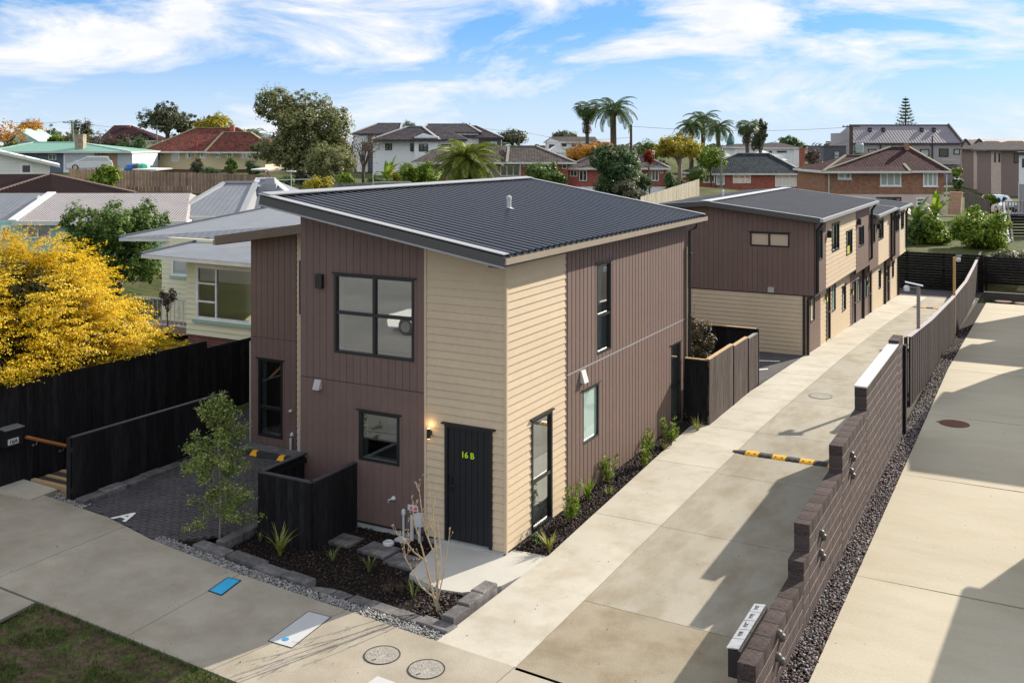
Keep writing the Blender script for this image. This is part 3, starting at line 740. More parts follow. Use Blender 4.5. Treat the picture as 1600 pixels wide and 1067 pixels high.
# wall lamp by the door (lit)
b = MB(); b.lathe((-1.50, -.10, 1.80), [(.032, 0), (.034, .01), (.034, .17), (.030, .175)], 14); b.box(-1.52, -.08, 1.85, -1.48, -.02, 1.92)
lp = b.build('wall_lamp', M_alu, H)
b = MB(); b.lathe((-1.50, -.10, 1.977), [(.024, 0), (.024, .004)], 12); b.lathe((-1.50, -.10, 1.794), [(.024, 0), (.024, .004)], 12); b.build('bulb', glow('lamp_light', (1, .62, .25), 5), lp)
ll = bpy.data.lights.new('lamp_light', 'POINT'); ll.energy = .45; ll.color = (1, .6, .25); ll.shadow_soft_size = .02
lo = link('lamp_light', ll); lo.parent = lp; lo.location = Vector((-1.50, -.09, 2.03)) - LOC['townhouse']
# small things fixed to the walls
b = MB(); b.box(-4.06, -.10, 4.28, -3.90, -.02, 4.55); b.build('wall_box', M_alu, H)
def hood(P, u, z, s=.15, m=None):
    b = MB()
    a = [P(u - s / 2, z, .02), P(u + s / 2, z, .02), P(u + s / 2, z - s * 1.15, .02), P(u - s / 2, z - s * 1.15, .02)]
    q = [P(u - s / 2, z, .06), P(u + s / 2, z, .06), P(u + s / 2, z - s * 1.2, .13), P(u - s / 2, z - s * 1.2, .13)]
    b.hexa(a, q); return b.build('vent_hood', m or mat('vent_grey', (.42, .39, .40), .5), H)
hood(PF(0), -4.02, 2.55); hood(PR(0), 3.12, 2.53, .2, M_pvc)
b = MB(); b.lathe((-2.29, -.05, .57), [(.03, 0), (.045, .01), (.045, .03), (.02, .06)], 12); b.tube([(-2.29, -.05, .58), (-2.37, -.1, .57), (-2.37, -.1, .52)], .012, 8); b.build('tap', M_pvc, H)
b = MB(); b.tube([(-2.07, -.05, -.1), (-2.07, -.05, .34)], .022, 8); b.lathe((-2.07, -.05, .33), [(.035, 0), (.04, .03), (.035, .09), (.01, .11)], 10)
b.tube([(-1.88, -.06, -.1), (-1.88, -.06, .36)], .035, 8); b.tube([(-1.72, -.06, -.1), (-1.72, -.06, .2)], .028, 8); b.box(-1.79, -.12, .2, -1.65, -.02, .42); b.build('service_pipes', M_pvc, H)
b = MB(); b.box(-1.99, -.035, .43, -1.77, -.025, .53); sg = b.build('sign_plate', M_pvc, H)
b = MB(); b.box(-1.93, -.038, .45, -1.79, -.036, .505); b.build('sign_print', mat('sign_pink', (.65, .06, .22), .5), sg)
b = MB(); b.tube([(-1.6, -.05, -.2), (-1.6, -.05, .12)], .04, 8); b.build('service_pipe', M_alu, H)
pipe(H, [(.24, 9.80, 5.0), (.24, 9.80, 4.88), (.09, 9.70, 4.80), (.09, 9.70, .0)], .04, M_alu)
pipe(H, [(.07, 9.52, 4.4), (.07, 9.52, .2)], .026, M_gutter, 'pipe')
for z in (4.2, 2.6, 1.2): 
    b = MB(); b.box(.0, 9.63, z, .15, 9.77, z + .03); b.build('bracket', M_alu, H)
# roof: ribbed steel running down to the gutter
XL_, XR_, Y0, Y1 = -4.85, .30, -.65, 10.25
b = MB(); ys_ = []; y = Y0; prof = []
np_ = round((Y1 - Y0) / .25); pt = (Y1 - Y0) / np_
for i in range(np_):
    q = Y0 + i * pt; prof += [(q, 0), (q + .130, 0), (q + .146, .042), (q + .206, .042), (q + .222, 0)]
prof.append((Y1, 0))
seg = [XL_, -3.1, -1.4, XR_]
for (ya, ha), (yb, hb) in zip(prof, prof[1:]):
    for xa, xb in zip(seg, seg[1:]):
        b.face([(xa, ya, zr(xa) + ha), (xb, ya, zr(xb) + ha), (xb, yb, zr(xb) + hb), (xa, yb, zr(xa) + hb)])
rf = b.build('roof', M_roofm, H)
b = MB(); b.slab([(XL_ + .01, Y0 + .02, zr(XL_) - .03), (XR_ - .02, Y0 + .02, zr(XR_) - .03), (XR_ - .02, Y1 - .02, zr(XR_) - .03), (XL_ + .01, Y1 - .02, zr(XL_) - .03)], .11); b.build('soffit', M_soffit, rf)
def fas(xa, ya, xb, yb, w_, h_, dz, m, name, par=rf):
    b = MB(); b.bar((xa, ya, zr(xa) + dz), (xb, yb, zr(xb) + dz), w_, h_); return b.build(name, m, par)
fas(XL_ - .05, Y0 - .02, XR_ + .05, Y0 - .02, .03, .19, -.075, M_fascia, 'fascia')
fas(XL_ - .05, Y0 + .03, XR_ + .03, Y0 + .07, .20, .016, .056, M_flash, 'barge_flashing')
fas(XL_ - .05, Y0 - .04, XR_ + .05, Y0 - .04, .012, .03, -.155, M_flash, 'trim_strip')
fas(XL_ - .05, Y1 + .02, XR_ + .05, Y1 + .02, .03, .19, -.075, M_fascia, 'fascia')
fas(XL_ - .05, Y1 - .04, XR_ + .03, Y1 - .04, .14, .016, .056, M_flash, 'barge_flashing')
b = MB(); b.bar((XL_ + .07, Y0, zr(XL_) + .066), (XL_ + .07, Y1, zr(XL_) + .066), .22, .02, up=(.166, 0, 1)); b.build('ridge_flashing', M_flash, rf)
b = MB(); b.box(XL_ - .05, Y0, zr(XL_) - .20, XL_ - .01, Y1, zr(XL_) + .04); b.build('fascia', M_fascia, rf)
b = MB(); b.box(.25, Y0 - .03, 5.045, .27, Y1 + .06, 5.14); b.box(.36, Y0 - .03, 5.045, .38, Y1 + .06, 5.13); b.box(.25, Y0 - .03, 5.03, .38, Y1 + .06, 5.045); b.box(.27, Y0 - .03, 5.045, .36, Y0 - .01, 5.13); b.box(.27, Y1 + .04, 5.045, .36, Y1 + .06, 5.13); b.build('gutter', M_gutter, rf)
b = MB(); b.box(.035, Y0 - .02, 4.97, .245, Y1 + .04, 5.028); b.build('eave_lining', M_soffit, rf)
b = MB(); b.lathe((-2.26, 4.31, zr(-2.26) - .02), [(.11, .0), (.10, .04), (.05, .07), (.05, .24), (.058, .24), (.058, .30), (.01, .33)], 14); b.build('vent_pipe', M_pvc, rf)

# ------------------------------------------------------------------ the townhouse joined behind it
A = thing('townhouse', (-6.3, 6.5, 0), 'set-back brown townhouse with glazed door behind the paved parking bay', 'house')
AY = 2.55
zra = lambda x: 4.86 + (x + 8.7) * .145
tA = lambda u: zra(u) - .16
hA = [(-7.85, -7.13, .32, 2.09)]
core(PF(AY), -8.08, -4.48, -.1, 5.6, hA, A, top=tA)
vboards(PF(AY), -8.08, -6.74, .12, 2.57, .17, hA, A, M_brown, gap=.006)
vboards(PF(AY), -8.08, -6.74, 2.58, 5.4, .17, hA, A, M_brown, top=tA, gap=.010)
hboards(PF(AY), -6.72, -4.49, .1, 5.5, .139, hA, A, M_beige, top=tA)
window(PF(AY), *hA[0], A, mz=(.98,), room=1.6)
b = MB(); b.hexa([(-8.08, AY + .1, -.1), (-8.08, 11, -.1), (-8.08, 11, tA(-8.08)), (-8.08, AY + .1, tA(-8.08))], [(-7.98, AY + .1, -.1), (-7.98, 11, -.1), (-7.98, 11, tA(-7.98)), (-7.98, AY + .1, tA(-7.98))]); b.build('wall', M_brown, A)
b = MB(); b.slab([(-8.7, 2.1, zra(-8.7)), (-4.93, 2.1, zra(-4.93)), (-4.93, 11.3, zra(-4.93)), (-8.7, 11.3, zra(-8.7))], .16); ra = b.build('roof', M_roofm, A)
b = MB(); b.bar((-8.74, 2.07, zra(-8.74) - .06), (-4.93, 2.07, zra(-4.93) - .06), .03, .2); b.build('fascia', mat('fascia_brown', (.13, .10, .075), .5), ra)
b = MB(); b.box(-8.84, 2.1, 4.68, -8.72, 11.3, 4.8); b.build('gutter', M_gutter, ra)
b = MB(); b.lathe((-6.86, AY - .06, .98), [(.03, 0), (.045, .01), (.045, .03), (.02, .06)], 12); b.build('tap', M_pvc, A)
b = MB(); b.lathe((-6.82, AY - .06, .45), [(.03, 0), (.05, .01), (.05, .03), (.02, .08)], 12); b.tube([(-6.84, AY - .08, .4), (-6.84, AY - .08, .05)], .03, 8); b.build('gas_meter', M_pvc, A)
b = MB(); b.tube([(-6.6, AY - .05, .05), (-6.6, AY - .05, .45)], .035, 8); b.build('service_pipe', M_pvc, A)
b = MB(); b.box(-6.68, AY - .045, .52, -6.46, AY - .035, .64); s2 = b.build('sign_plate', M_pvc, A)
b = MB(); b.box(-6.6, AY - .048, .54, -6.47, AY - .046, .62); b.build('sign_print', MATS['sign_pink'], s2)
b = MB(); b.box(-6.62, AY - .06, 3.2, -6.57, AY - .03, 4.4); b.build('pipe', M_alu, A)
# ------------------------------------------------------------------ fences and walls close by
def paling_fence(name, label, pts, top, board=.15, m=None, cap=None, side=1, postw=.1, group=None, rails=True, gap=.004, capm=None, cat='fence', post_gap=2.4, backing=False):
    """pts: ground polyline [(x,y,z)], top: list of heights per point (absolute z)"""
    T = thing(name, pts[0], label, cat, group)
    m = m or M_fence
    for (p, q, za, zb) in zip(pts, pts[1:], top, top[1:]):
        p, q = Vector(p), Vector(q); d = Vector((q.x - p.x, q.y - p.y, 0)); ln = d.length; d.normalize(); nrm = Vector((d.y, -d.x, 0)) * side
        n = max(1, round(ln / board)); s = ln / n
        zt = lambda k: za + (zb - za) * k / ln
        zg = lambda k: p.z + (q.z - p.z) * k / ln
        for i in range(n):
            b = MB(); a0, a1 = i * s + gap / 2, (i + 1) * s - gap / 2
            j = R.uniform(-.003, .003); o0 = nrm * (.0 + j); o1 = nrm * (.02 + j)
            f = lambda k, o, z: Vector((p.x, p.y, 0)) + d * k + o + Vector((0, 0, z))
            b.hexa([f(a0, o0, zg(a0) - .05), f(a1, o0, zg(a1) - .05), f(a1, o1, zg(a1) - .05), f(a0, o1, zg(a0) - .05)], [f(a0, o0, zt(a0)), f(a1, o0, zt(a1)), f(a1, o1, zt(a1)), f(a0, o1, zt(a0))])
            b.build('board', m, T)
        if backing:
            b = MB(); o0, o1 = -nrm * .022, -nrm * .004; f = lambda k, o, z: Vector((p.x, p.y, 0)) + d * k + o + Vector((0, 0, z))
            b.hexa([f(0, o0, zg(0) - .05), f(ln, o0, zg(ln) - .05), f(ln, o1, zg(ln) - .05), f(0, o1, zg(0) - .05)], [f(0, o0, zt(0) - .02), f(ln, o0, zt(ln) - .02), f(ln, o1, zt(ln) - .02), f(0, o1, zt(0) - .02)]); b.build('backing_boards', M_fence, T)
        if rails:
            for fr in (.15, .8):
                b = MB(); o = -nrm * .027
                z0 = p.z + (za - p.z) * fr; z1 = q.z + (zb - q.z) * fr
                b.bar(Vector((p.x, p.y, z0)) + o, Vector((q.x, q.y, z1)) + o, .05, .09); b.build('rail', m, T)
            k = 0.0
            while k <= ln + .01:
                b = MB(); c = Vector((p.x, p.y, 0)) + d * min(max(k, .06), ln - .06) - nrm * (.055 + postw / 2); kk = min(k, ln)
                b.box(c.x - postw / 2, c.y - postw / 2, zg(kk) - .1, c.x + postw / 2, c.y + postw / 2, zt(kk) - .02); b.build('post', m, T); k += post_gap
        if cap:
            b = MB(); o = -nrm * .02 + Vector((0, 0, .012)); b.bar(Vector((p.x, p.y, za)) + o, Vector((q.x, q.y, zb)) + o, cap, .022); b.build('cap', capm or m, T)
    return T
paling_fence('boundary_fence', 'tall black timber fence along the side boundary below the yellow hedge', [(-10.7, -2.25, -.1), (-10.7, 3.75, .1), (-10.7, 3.76, .1), (-10.7, 10.5, .4)], [2.03, 1.98, 1.80, 1.78], .15, cap=.05)
paling_fence('boundary_fence', 'low black timber fence beside the paved parking bay, pale capping along its top', [(-8.75, -1.75, 0), (-8.75, 2.5, .15)], [1.23, 1.20], .15, cap=.09, capm=mat('worn_black_cap', (.045, .045, .055), .6), postw=.12)
# handrail and number box on the tall fence
T = thing('handrail', (-10.3, -1.2, .4), 'orange varnished timber handrail above the raw timber steps', 'handrail')
b = MB(); b.tube([(-10.55, -1.46, .93), (-10.55, .1, .22)], .035, 10); b.build('rail', M_orange, T)
for y, z in ((-1.2, .81), (-.55, .51)):
    b = MB(); b.tube([(-10.55, y, z - .03), (-10.56, y, z - .1), (-10.66, y, z - .13)], .012, 8); b.lathe((-10.67, y, z - .15), [(.03, 0), (.03, .04)], 8); b.build('bracket', M_steel, T)
T = thing('letterbox', (-10.55, -1.8, .85), 'black letterbox with white number plate 16A on the tall fence', 'letterbox')
b = MB(); b.box(-10.66, -2.0, .86, -10.42, -1.62, 1.2); b.build('body', M_door, T)
b = MB(); b.slab([(-10.66, -2.03, 1.235), (-10.40, -2.03, 1.215), (-10.40, -1.59, 1.215), (-10.66, -1.59, 1.235)], .015); b.build('lid', mat('grey_metal', (.2, .2, .21), .4), T)
b = MB(); b.box(-10.419, -1.96, .90, -10.413, -1.72, 1.02); pl = b.build('number_plate', M_pvc, T)
text_mesh('16A', .11, .001, 'number', M_door, pl, lambda x, y, n: (-10.410 + n, -1.84 + x, .955 + y), bold=.003)
b = MB(); b.slab([G(-30, 766), G(34, 749), G(90, 765.5), G(48, 782)], .09)
p_ = b.build('path_slab', M_path); p_.location.z += .02; structure(p_)
T = thing('steps', (-9.8, -1.2, -.05), 'raw timber sleeper steps at the foot of the handrail', 'steps')
for k in range(3):
    b = MB(); b.box(-10.45, -1.42 + k * .34, -.1 - .0 * k, -8.9, -1.32 + k * .34, .06 + k * .0 - (.0 if k == 0 else .02)); b.build('sleeper', M_raw, T)
    b = MB(); b.box(-10.45, -1.315 + k * .34, -.12, -8.9, -1.085 + k * .34, .02); b.build('tread', mat('path_fill', (.05, .045, .04), .95), T)

# bin enclosure in front of the house
T = thing('bin_enclosure', (-3.75, -.65, -.1), 'three-sided black timber bin enclosure against the front of the house', 'enclosure')
def encl(p, q, z0, z1):
    p, q = Vector((*p, 0)), Vector((*q, 0)); d = (q - p); ln = d.length; d.normalize(); nr = Vector((d.y, -d.x, 0)); n = round(ln / .135)
    for i in range(n):
        b = MB(); a0, a1 = i * ln / n + .003, (i + 1) * ln / n - .003; f = lambda k, o, z: p + d * k + nr * o + Vector((0, 0, z)); j = R.uniform(0, .004)
        b.hexa([f(a0, 0, z0), f(a1, 0, z0), f(a1, .02 + j, z0), f(a0, .02 + j, z0)], [f(a0, 0, z1), f(a1, 0, z1), f(a1, .02 + j, z1), f(a0, .02 + j, z1)]); b.build('board', M_fence, T)
    b = MB(); b.bar(p - nr * .03 + Vector((0, 0, z1 - .12)), q - nr * .03 + Vector((0, 0, z1 - .12)), .045, .09); b.bar(p - nr * .03 + Vector((0, 0, z0 + .2)), q - nr * .03 + Vector((0, 0, z0 + .2)), .045, .09); b.build('rail', M_fence, T)
    b = MB(); b.bar(p - nr * .02 + Vector((0, 0, z1 + .012)), q - nr * .02 + Vector((0, 0, z1 + .012)), .085, .022); b.build('cap', MATS['worn_black_cap'], T)
encl((-4.36, -1.3), (-3.14, -1.3), -.12, 1.10); encl((-3.14, -1.28), (-3.14, -.03), -.12, 1.10); encl((-4.36, -.03), (-4.36, -1.28), -.12, 1.10)
for x, y in ((-3.2, -1.24), (-4.3, -1.24)):
    b = MB(); b.box(x - .05, y - .05, -.2, x + .05, y + .05, 1.09); b.build('post', M_fence, T)

# edging stones round the garden bed
M_stone = mat('edging_block', (0.115, 0.11, 0.115), 0.9, 0.25, 3, 0.6, 25, spec=0.2, obvar=0.25, var2=0.2, scale2=18, tint2=(0.17, 0.16, 0.155))
T = thing('garden_edging', (-2.3, -2.3, -.1), 'row of grey concrete edging blocks along the front garden bed', 'garden edging')
def stone(cx, cy, lx, ly, z0, z1, a=0.0):
    b = MB(); c, s = math.cos(a), math.sin(a); e = .014
    def rc(dx, dy, z): return (cx + dx * c - dy * s, cy + dx * s + dy * c, z)
    l = [(-lx / 2, -ly / 2), (lx / 2, -ly / 2), (lx / 2, ly / 2), (-lx / 2, ly / 2)]
    j = lambda: R.uniform(-.004, .004)
    lo = [rc(x, y, z0) for x, y in l]; mi = [rc(x, y, z1 - e) for x, y in l]; hi = [rc(x * (1 - 2 * e / lx), y * (1 - 2 * e / ly), z1 + j()) for x, y in l]
    b.hexa(lo, mi); b.hexa(mi, hi); b.build('edging_stone', M_stone, T)
sa = -.112
for px0, py0, px1, py1, z in ((306, 851, 358, 866, .05), (360, 867, 412, 883, .05), (404, 885, 444, 900, .04), (446, 898, 484, 912, .05), (476, 915, 520, 931, -.06), (520, 930, 545, 939, -.06), (545, 938, 590, 950, -.05), (574, 945, 617, 960, -.02), (617, 959, 655, 972, -.01), (655, 970, 708, 986, .02)):
    a, c = G(px0, py0 - 4, z), G(px1, py1 - 4, z); mx_, my_ = (a.x + c.x) / 2, (a.y + c.y) / 2
    stone(mx_, my_ + .02, max(.3, (c - a).length - .012), .24, z - .22, z, sa)
for py0, py1 in ((982, 956), (956, 935), (933, 916)):
    pass
for y0, z in ((-2.38, .03), (-1.94, .05), (-1.52, .06)): stone(.44, y0, .23, .41, z - .2, z + .08, -.05)
# stepping stones lying in the bark
for i, (qx, qy, lb) in enumerate(((535, 842, 'grey stepping paver beside the black bin enclosure'), (592, 858, 'grey stepping paver under the white drain cap'), (633, 876, 'grey stepping paver nearest the concrete doorstep'))):
    g = G(qx, qy, -.06); b = MB(); b.slab([(g.x - .32, g.y - .2, -.05), (g.x + .28, g.y - .24, -.05), (g.x + .32, g.y + .2, -.05), (g.x - .28, g.y + .24, -.05)], .05)
    tag(origin_to_base(b.build('stepping_stone', M_stone)), lb, 'paver', 'stepping pavers in the front bed')
g = G(607, 849, -.02); b = MB(); b.lathe((g.x, g.y, -.05), [(.075, 0), (.10, .02), (.10, .06), (.075, .075), (.062, .06), (.06, .02)], 20)
tag(origin_to_base(b.build('drain_cap', M_pvc)), 'round white plastic drain cap standing on a stepping paver', 'drain cap')
g = G(628, 842, -.06); b = MB(); b.box(g.x - .11, g.y - .08, -.09, g.x + .11, g.y + .08, -.05); tag(origin_to_base(b.build('access_cover', M_pvc)), 'small square white access cover in the dark bark by the pipes', 'cover')
# concrete doorstep
b = MB(); b.slab([(-1.02, -1.42, .0), (-.62, -1.58, .0), (-.25, -1.66, .0), (.08, -1.60, .0), (.3, -1.42, .0), (.52, -1.1, .0), (.64, -.6, .0), (.66, .28, .0), (.02, .24, .0), (.0, -.065, .0), (-1.3, -.065, .0)], .12)
structure(b.build('doorstep', mat('doorstep_concrete', (0.47, 0.455, 0.42), 0.8, 0.06, 1.2, .25, 60, spec=.25)))
b = MB(); b.box(-1.36, -.07, -.1, -.02, .0, .035); b.build('foundation', M_conc, H)
# covers set in the footpath
M_cover = mat('cover_metal', (0.33, 0.34, 0.36), 0.6, .08, 4, .4, 120)
b = MB(); q = [G(482, 955), G(517, 964), G(456, 1012), G(419, 1001)]
T = thing('utility_cover', (q[0] + q[2]) / 2, 'pale grey trapezoid utility cover with a blue dot in the footpath', 'cover')
b.slab([(p.x, p.y, .006) for p in q], .02); b.build('lid', mat('pale_cover', (.48, .49, .50), .5, .05, 4), T)
c = sum((p for p in q), Vector()) / 4
b = MB()
for p, r_ in zip(q, q[1:] + q[:1]): b.bar((p.x, p.y, .004), (r_.x, r_.y, .004), .012, .006)
b.build('rim', M_joint, T)
g = G(446, 999); b = MB(); b.lathe((g.x, g.y, .006), [(.05, 0), (.05, .004)], 14); b.build('dot', mat('blue_paint', (.03, .25, .50), .5), T)
g0 = G(351, 913); M_blue = mat('blue_lid', (0.03, 0.40, 0.72), 0.5, .08, 5, .5, 90)
q = [G(356, 902.5), G(376, 907), G(346, 930), G(326, 923)]
T = thing('water_toby', g0, 'bright blue rectangular water cover set in the shaded footpath', 'cover')
b = MB(); b.slab([(p.x, p.y, .010) for p in q], .02); b.build('lid', M_blue, T)
b = MB()
for p, r_ in zip(q, q[1:] + q[:1]): b.bar((p.x, p.y, .006), (r_.x, r_.y, .006), .02, .008)
b.build('rim', M_joint, T)
M_agg = mat('exposed_aggregate', (0.27, 0.255, 0.23), 0.9, .15, 3, .6, 60, var2=.5, scale2=60)
for qx, qy, r_, lb in ((597, 1023, .235, 'round pebbled manhole lid nearer the garden stones'), (666, 1045, .235, 'round pebbled manhole lid nearer the bottom of the driveway')):
    g = G(qx, qy); T = thing('manhole', g, lb, 'manhole', 'manholes in the footpath')
    b = MB(); b.lathe((g.x, g.y, .0), [(r_, 0), (r_, .006), (.01, .008)], 28); b.build('lid', M_agg, T)
    b = MB(); n = 28
    for k in range(n):
        a0, a1 = 2 * math.pi * k / n, 2 * math.pi * (k + 1) / n
        b.bar((g.x + (r_ + .012) * math.cos(a0), g.y + (r_ + .012) * math.sin(a0), .004), (g.x + (r_ + .012) * math.cos(a1), g.y + (r_ + .012) * math.sin(a1), .004), .013, .010)
    b.build('rim', M_joint, T)
    b = MB(); b.bar((g.x - .03, g.y - r_ * .8, .008), (g.x + .0, g.y - r_ * .6, .008), .012, .006); b.build('slot', M_door, T)
g = G(598, 1064); b = MB(); b.slab([(g.x - .15, g.y - .2, .006), (g.x + .15, g.y - .22, .006), (g.x + .17, g.y + .05, .006), (g.x - .13, g.y + .07, .006)], .02); tag(origin_to_base(b.build('access_cover', MATS['pale_cover'])), 'pale square cover at the bottom edge of the footpath', 'cover')
g = G(1282, 619); T = thing('manhole', g, 'round concrete manhole lid in the driveway past the speed hump', 'manhole')
b = MB(); b.lathe((g.x, g.y, g.z), [(.30, 0), (.30, .006), (.01, .008)], 28); b.build('lid', M_agg, T)
b = MB()
for k in range(28):
    a0, a1 = 2 * math.pi * k / 28, 2 * math.pi * (k + 1) / 28
    b.bar((g.x + .31 * math.cos(a0), g.y + .31 * math.sin(a0), .004), (g.x + .31 * math.cos(a1), g.y + .31 * math.sin(a1), .004), .013, .010)
b.build('rim', M_joint, T)
M_rust = mat('rusted_iron', (0.12, 0.048, 0.028), 0.85, .25, 5, .6, 60)
for (qx, qy, lb, r_) in ((1491, 662, 'rust-brown manhole lid near the edge of the sunny driveway', .36), (1568, 471, 'far rust-brown manhole lid on the sunny driveway', .4), (1597, 474, 'dark oblong grate at the far edge of the sunny driveway', .35)):
    g = G(qx, qy); T = thing('manhole', g, lb, 'manhole')
    b = MB(); b.lathe((g.x, g.y, g.z), [(r_, 0), (r_, .008), (r_ * .9, .010), (.01, .012)], 26); b.build('lid', M_rust, T)
    b = MB(); b.bar((g.x - r_ - .05, g.y, g.z + .006), (g.x - r_ + .02, g.y, g.z + .006), .05, .014); b.build('lug', M_rust, T)

# paved parking bay
def bz(y): return max(0.0, (y + 1.9) / 4.4 * .12) - .02
BP = [(-9.0, -1.84), (-7.4, -1.98), (-5.84, -2.36), (-5.2, -2.0), (-4.6, -1.2), (-4.6, 2.52), (-8.65, 2.52), (-8.65, -1.5)]
bay = MB(); bay.face([(x, y, bz(y) - .03) for x, y in BP]); bay = structure(bay.build('parking_bay', M_joint))
b = MB(); y = -2.4; row = 0
while y < 2.5:
    x = -9.05 + (row % 2) * .1
    while x < -4.6:
        cx, cy = x + .1, y + .05
        if in_poly(cx, cy, BP):
            j = R.uniform(-.003, .003); z = bz(cy) + j
            b.hexa([(x + .004, y + .004, z - .04), (x + .196, y + .004, z - .04), (x + .196, y + .096, z - .04), (x + .004, y + .096, z - .04)], [(x + .008, y + .008, z), (x + .192, y + .008, z), (x + .192, y + .092, z), (x + .008, y + .092, z)])
        x += .2
    y += .1; row += 1
stuff(b.build('brick_paver', M_pave, bay))
M_line = mat('white_road_paint', (0.78, 0.78, 0.76), 0.7, .05, 6)
qa = [G(176, 808, .05), G(208, 805, .05), G(193, 813, .05)]
ca = G(192, 807, .02); 
A_ = text_mesh('A', .56, .003, 'painted_letter', M_line, bay, lambda x, y, n: (-7.15 + x, -1.84 + y, bz(-1.84) + .012 + n), bold=.012)
T = thing('wheel_stop', (-7.1, 2.0, .1), 'black rubber wheel stop with two yellow reflectors by the glazed door', 'wheel stop')
b = MB(); b.hexa([(-7.75, 1.86, .09), (-6.25, 1.86, .09), (-6.25, 2.02, .09), (-7.75, 2.02, .09)], [(-7.7, 1.91, .19), (-6.3, 1.91, .19), (-6.3, 1.97, .19), (-7.7, 1.97, .19)]); b.build('body', mat('black_rubber', (.02, .02, .022), .7), T)
M_yel = mat('road_yellow', (0.85, 0.42, 0.01), 0.5, .05, 5)
for x in (-7.4, -6.62):
    b = MB(); b.hexa([(x - .1, 1.850, .095), (x + .1, 1.850, .095), (x + .1, 1.862, .095), (x - .1, 1.862, .095)], [(x - .05, 1.898, .192), (x + .07, 1.898, .192), (x + .07, 1.975, .194), (x - .05, 1.975, .194)]); b.build('reflector', M_yel, T)
b = MB(); b.box(-8.05, 2.12, .02, -6.4, 2.5, .14)
structure(b.build('doorstep', M_stone))
T = thing('garden_edging', (-8.4, -.8, 0), 'dark edging kerb stones along the foot of the low black fence', 'garden edging')
for k in range(5): stone(-8.46, -1.55 + k * .52, .28, .5, -.1, .09 + .02 * (k % 2), 0)
T = thing('garden_edging', (-4.6, -.6, 0), 'dark kerb stones between the parking bay and the bin enclosure', 'garden edging')
for k in range(6): stone(-4.62, -1.75 + k * .47, .2, .45, -.14, .06, 0)

sheet('dark_side_strip', [(-10.6, -1.3), (-8.85, -1.3), (-8.85, 2.5), (-8.1, 2.5), (-8.1, 9), (-10.6, 9)], M_pave, -.02)  # dark sheet added to stand for the black shade between the fences
# ------------------------------------------------------------------ stepped block wall by the driveway
M_block = mat('painted_block', (0.078, 0.060, 0.060), 0.9, 0.15, 2.5, 0.7, 45, spec=0.2, obvar=0.10, var2=0.12, scale2=20)
M_mortar = mat('block_mortar', (0.46, 0.40, 0.385), 0.95)
W_ = thing('block_wall', (4.97, 3.5, 0), 'stepped brown concrete block wall between the two driveways', 'wall')
WB, BL, BH = (4.86, 5.085), .40, .2
secs = [(-3.1, -.42, .76), (-.42, -.02, 1.02), (-.02, 2.66, 1.42), (2.66, 5.25, 1.86), (5.25, 9.95, 2.29), (9.95, 10.75, 2.40)]
nb = 0; blkmesh = {}
M_cap = mat('top_course_block', (.060, .046, .045), .95, .35, 3, .8, 40, spec=.15, obvar=.18, var2=.3, scale2=25)  # darker colour for the top course of each length
def block(y0, y1, z0, z1, cap=False, e=.007):
    k = (round(y1 - y0, 3), round(z1 - z0, 3), cap)
    if k not in blkmesh:
        L_, h_ = k[:2]; b = MB(); q = .006; l = [(0, e), (0, L_ - e)]
        x0, x1 = WB[0] - 4.97, WB[1] - 4.97
        b.hexa([(x0, e, e), (x1, e, e), (x1, L_ - e, e), (x0, L_ - e, e)], [(x0, e, h_ - e), (x1, e, h_ - e), (x1, L_ - e, h_ - e), (x0, L_ - e, h_ - e)])
        o = b.build('concrete_block', M_cap if cap else M_block, W_, local=True); blkmesh[k] = o.data
    else: o = link('concrete_block', blkmesh[k], W_)
    o.location = Vector((4.97 + R.uniform(-.0012, .0012), y0, z0)) - LOC['block_wall']
for (y0, y1, zt) in secs:
    b = MB(); b.box(WB[0] + .012, y0 + .03, -.2, WB[1] - .0035, y1 - .03, zt - .03); b.build('mortar', M_mortar, W_)
    z = zt; r_ = 0
    while z > -.04:
        zl = z - BH if z == zt else z - BH
        y = y0 - (BL / 2 if (round((zt - z) / BH) + round(zt / .2)) % 2 else 0)
        while y < y1 - .01:
            a, c = max(y, y0), min(y + BL, y1)
            if c - a > .05: block(a, c, zl, z, z == zt); nb += 1
            y += BL
        z -= BH
# pale cap on the highest length, letterboxes on the lowest
b = MB(); b.box(WB[0] - .01, 5.235, 2.296, WB[1] + .004, 9.95, 2.325); b.build('white_cap', mat('white_cap', (.50, .51, .54), .7, .05, 2), W_)
b = MB(); b.box(5.0, 10.76, -.1, 5.15, 10.95, 2.15); b.build('end_post', M_fence, W_)
T = thing('letterbox_bank', (4.8, -2.2, .7), 'row of white-lidded letterboxes hung on the near end of the block wall', 'letterboxes')
for k in range(5):
    y = -2.93 + k * .27
    b = MB(); b.box(4.70, y, .46, 4.855, y + .262, .80); o = b.build('letterbox', M_door, T)
    b = MB(); b.slab([(4.68, y, .815), (4.83, y, .835), (4.83, y + .255, .835), (4.68, y + .255, .815)], .015); b.build('lid', mat('lid_grey', (.36, .37, .40), .45, .2, 8), o)
    if k > 0:
        text_mesh('16' + 'ABCDE'[k], .085, .001, 'number', M_door, o, lambda x, yy, n, y=y: (4.755 - yy, y + .128 + x * .9 * -1 if False else y + .128 + x, .8265 + n), bold=.002)
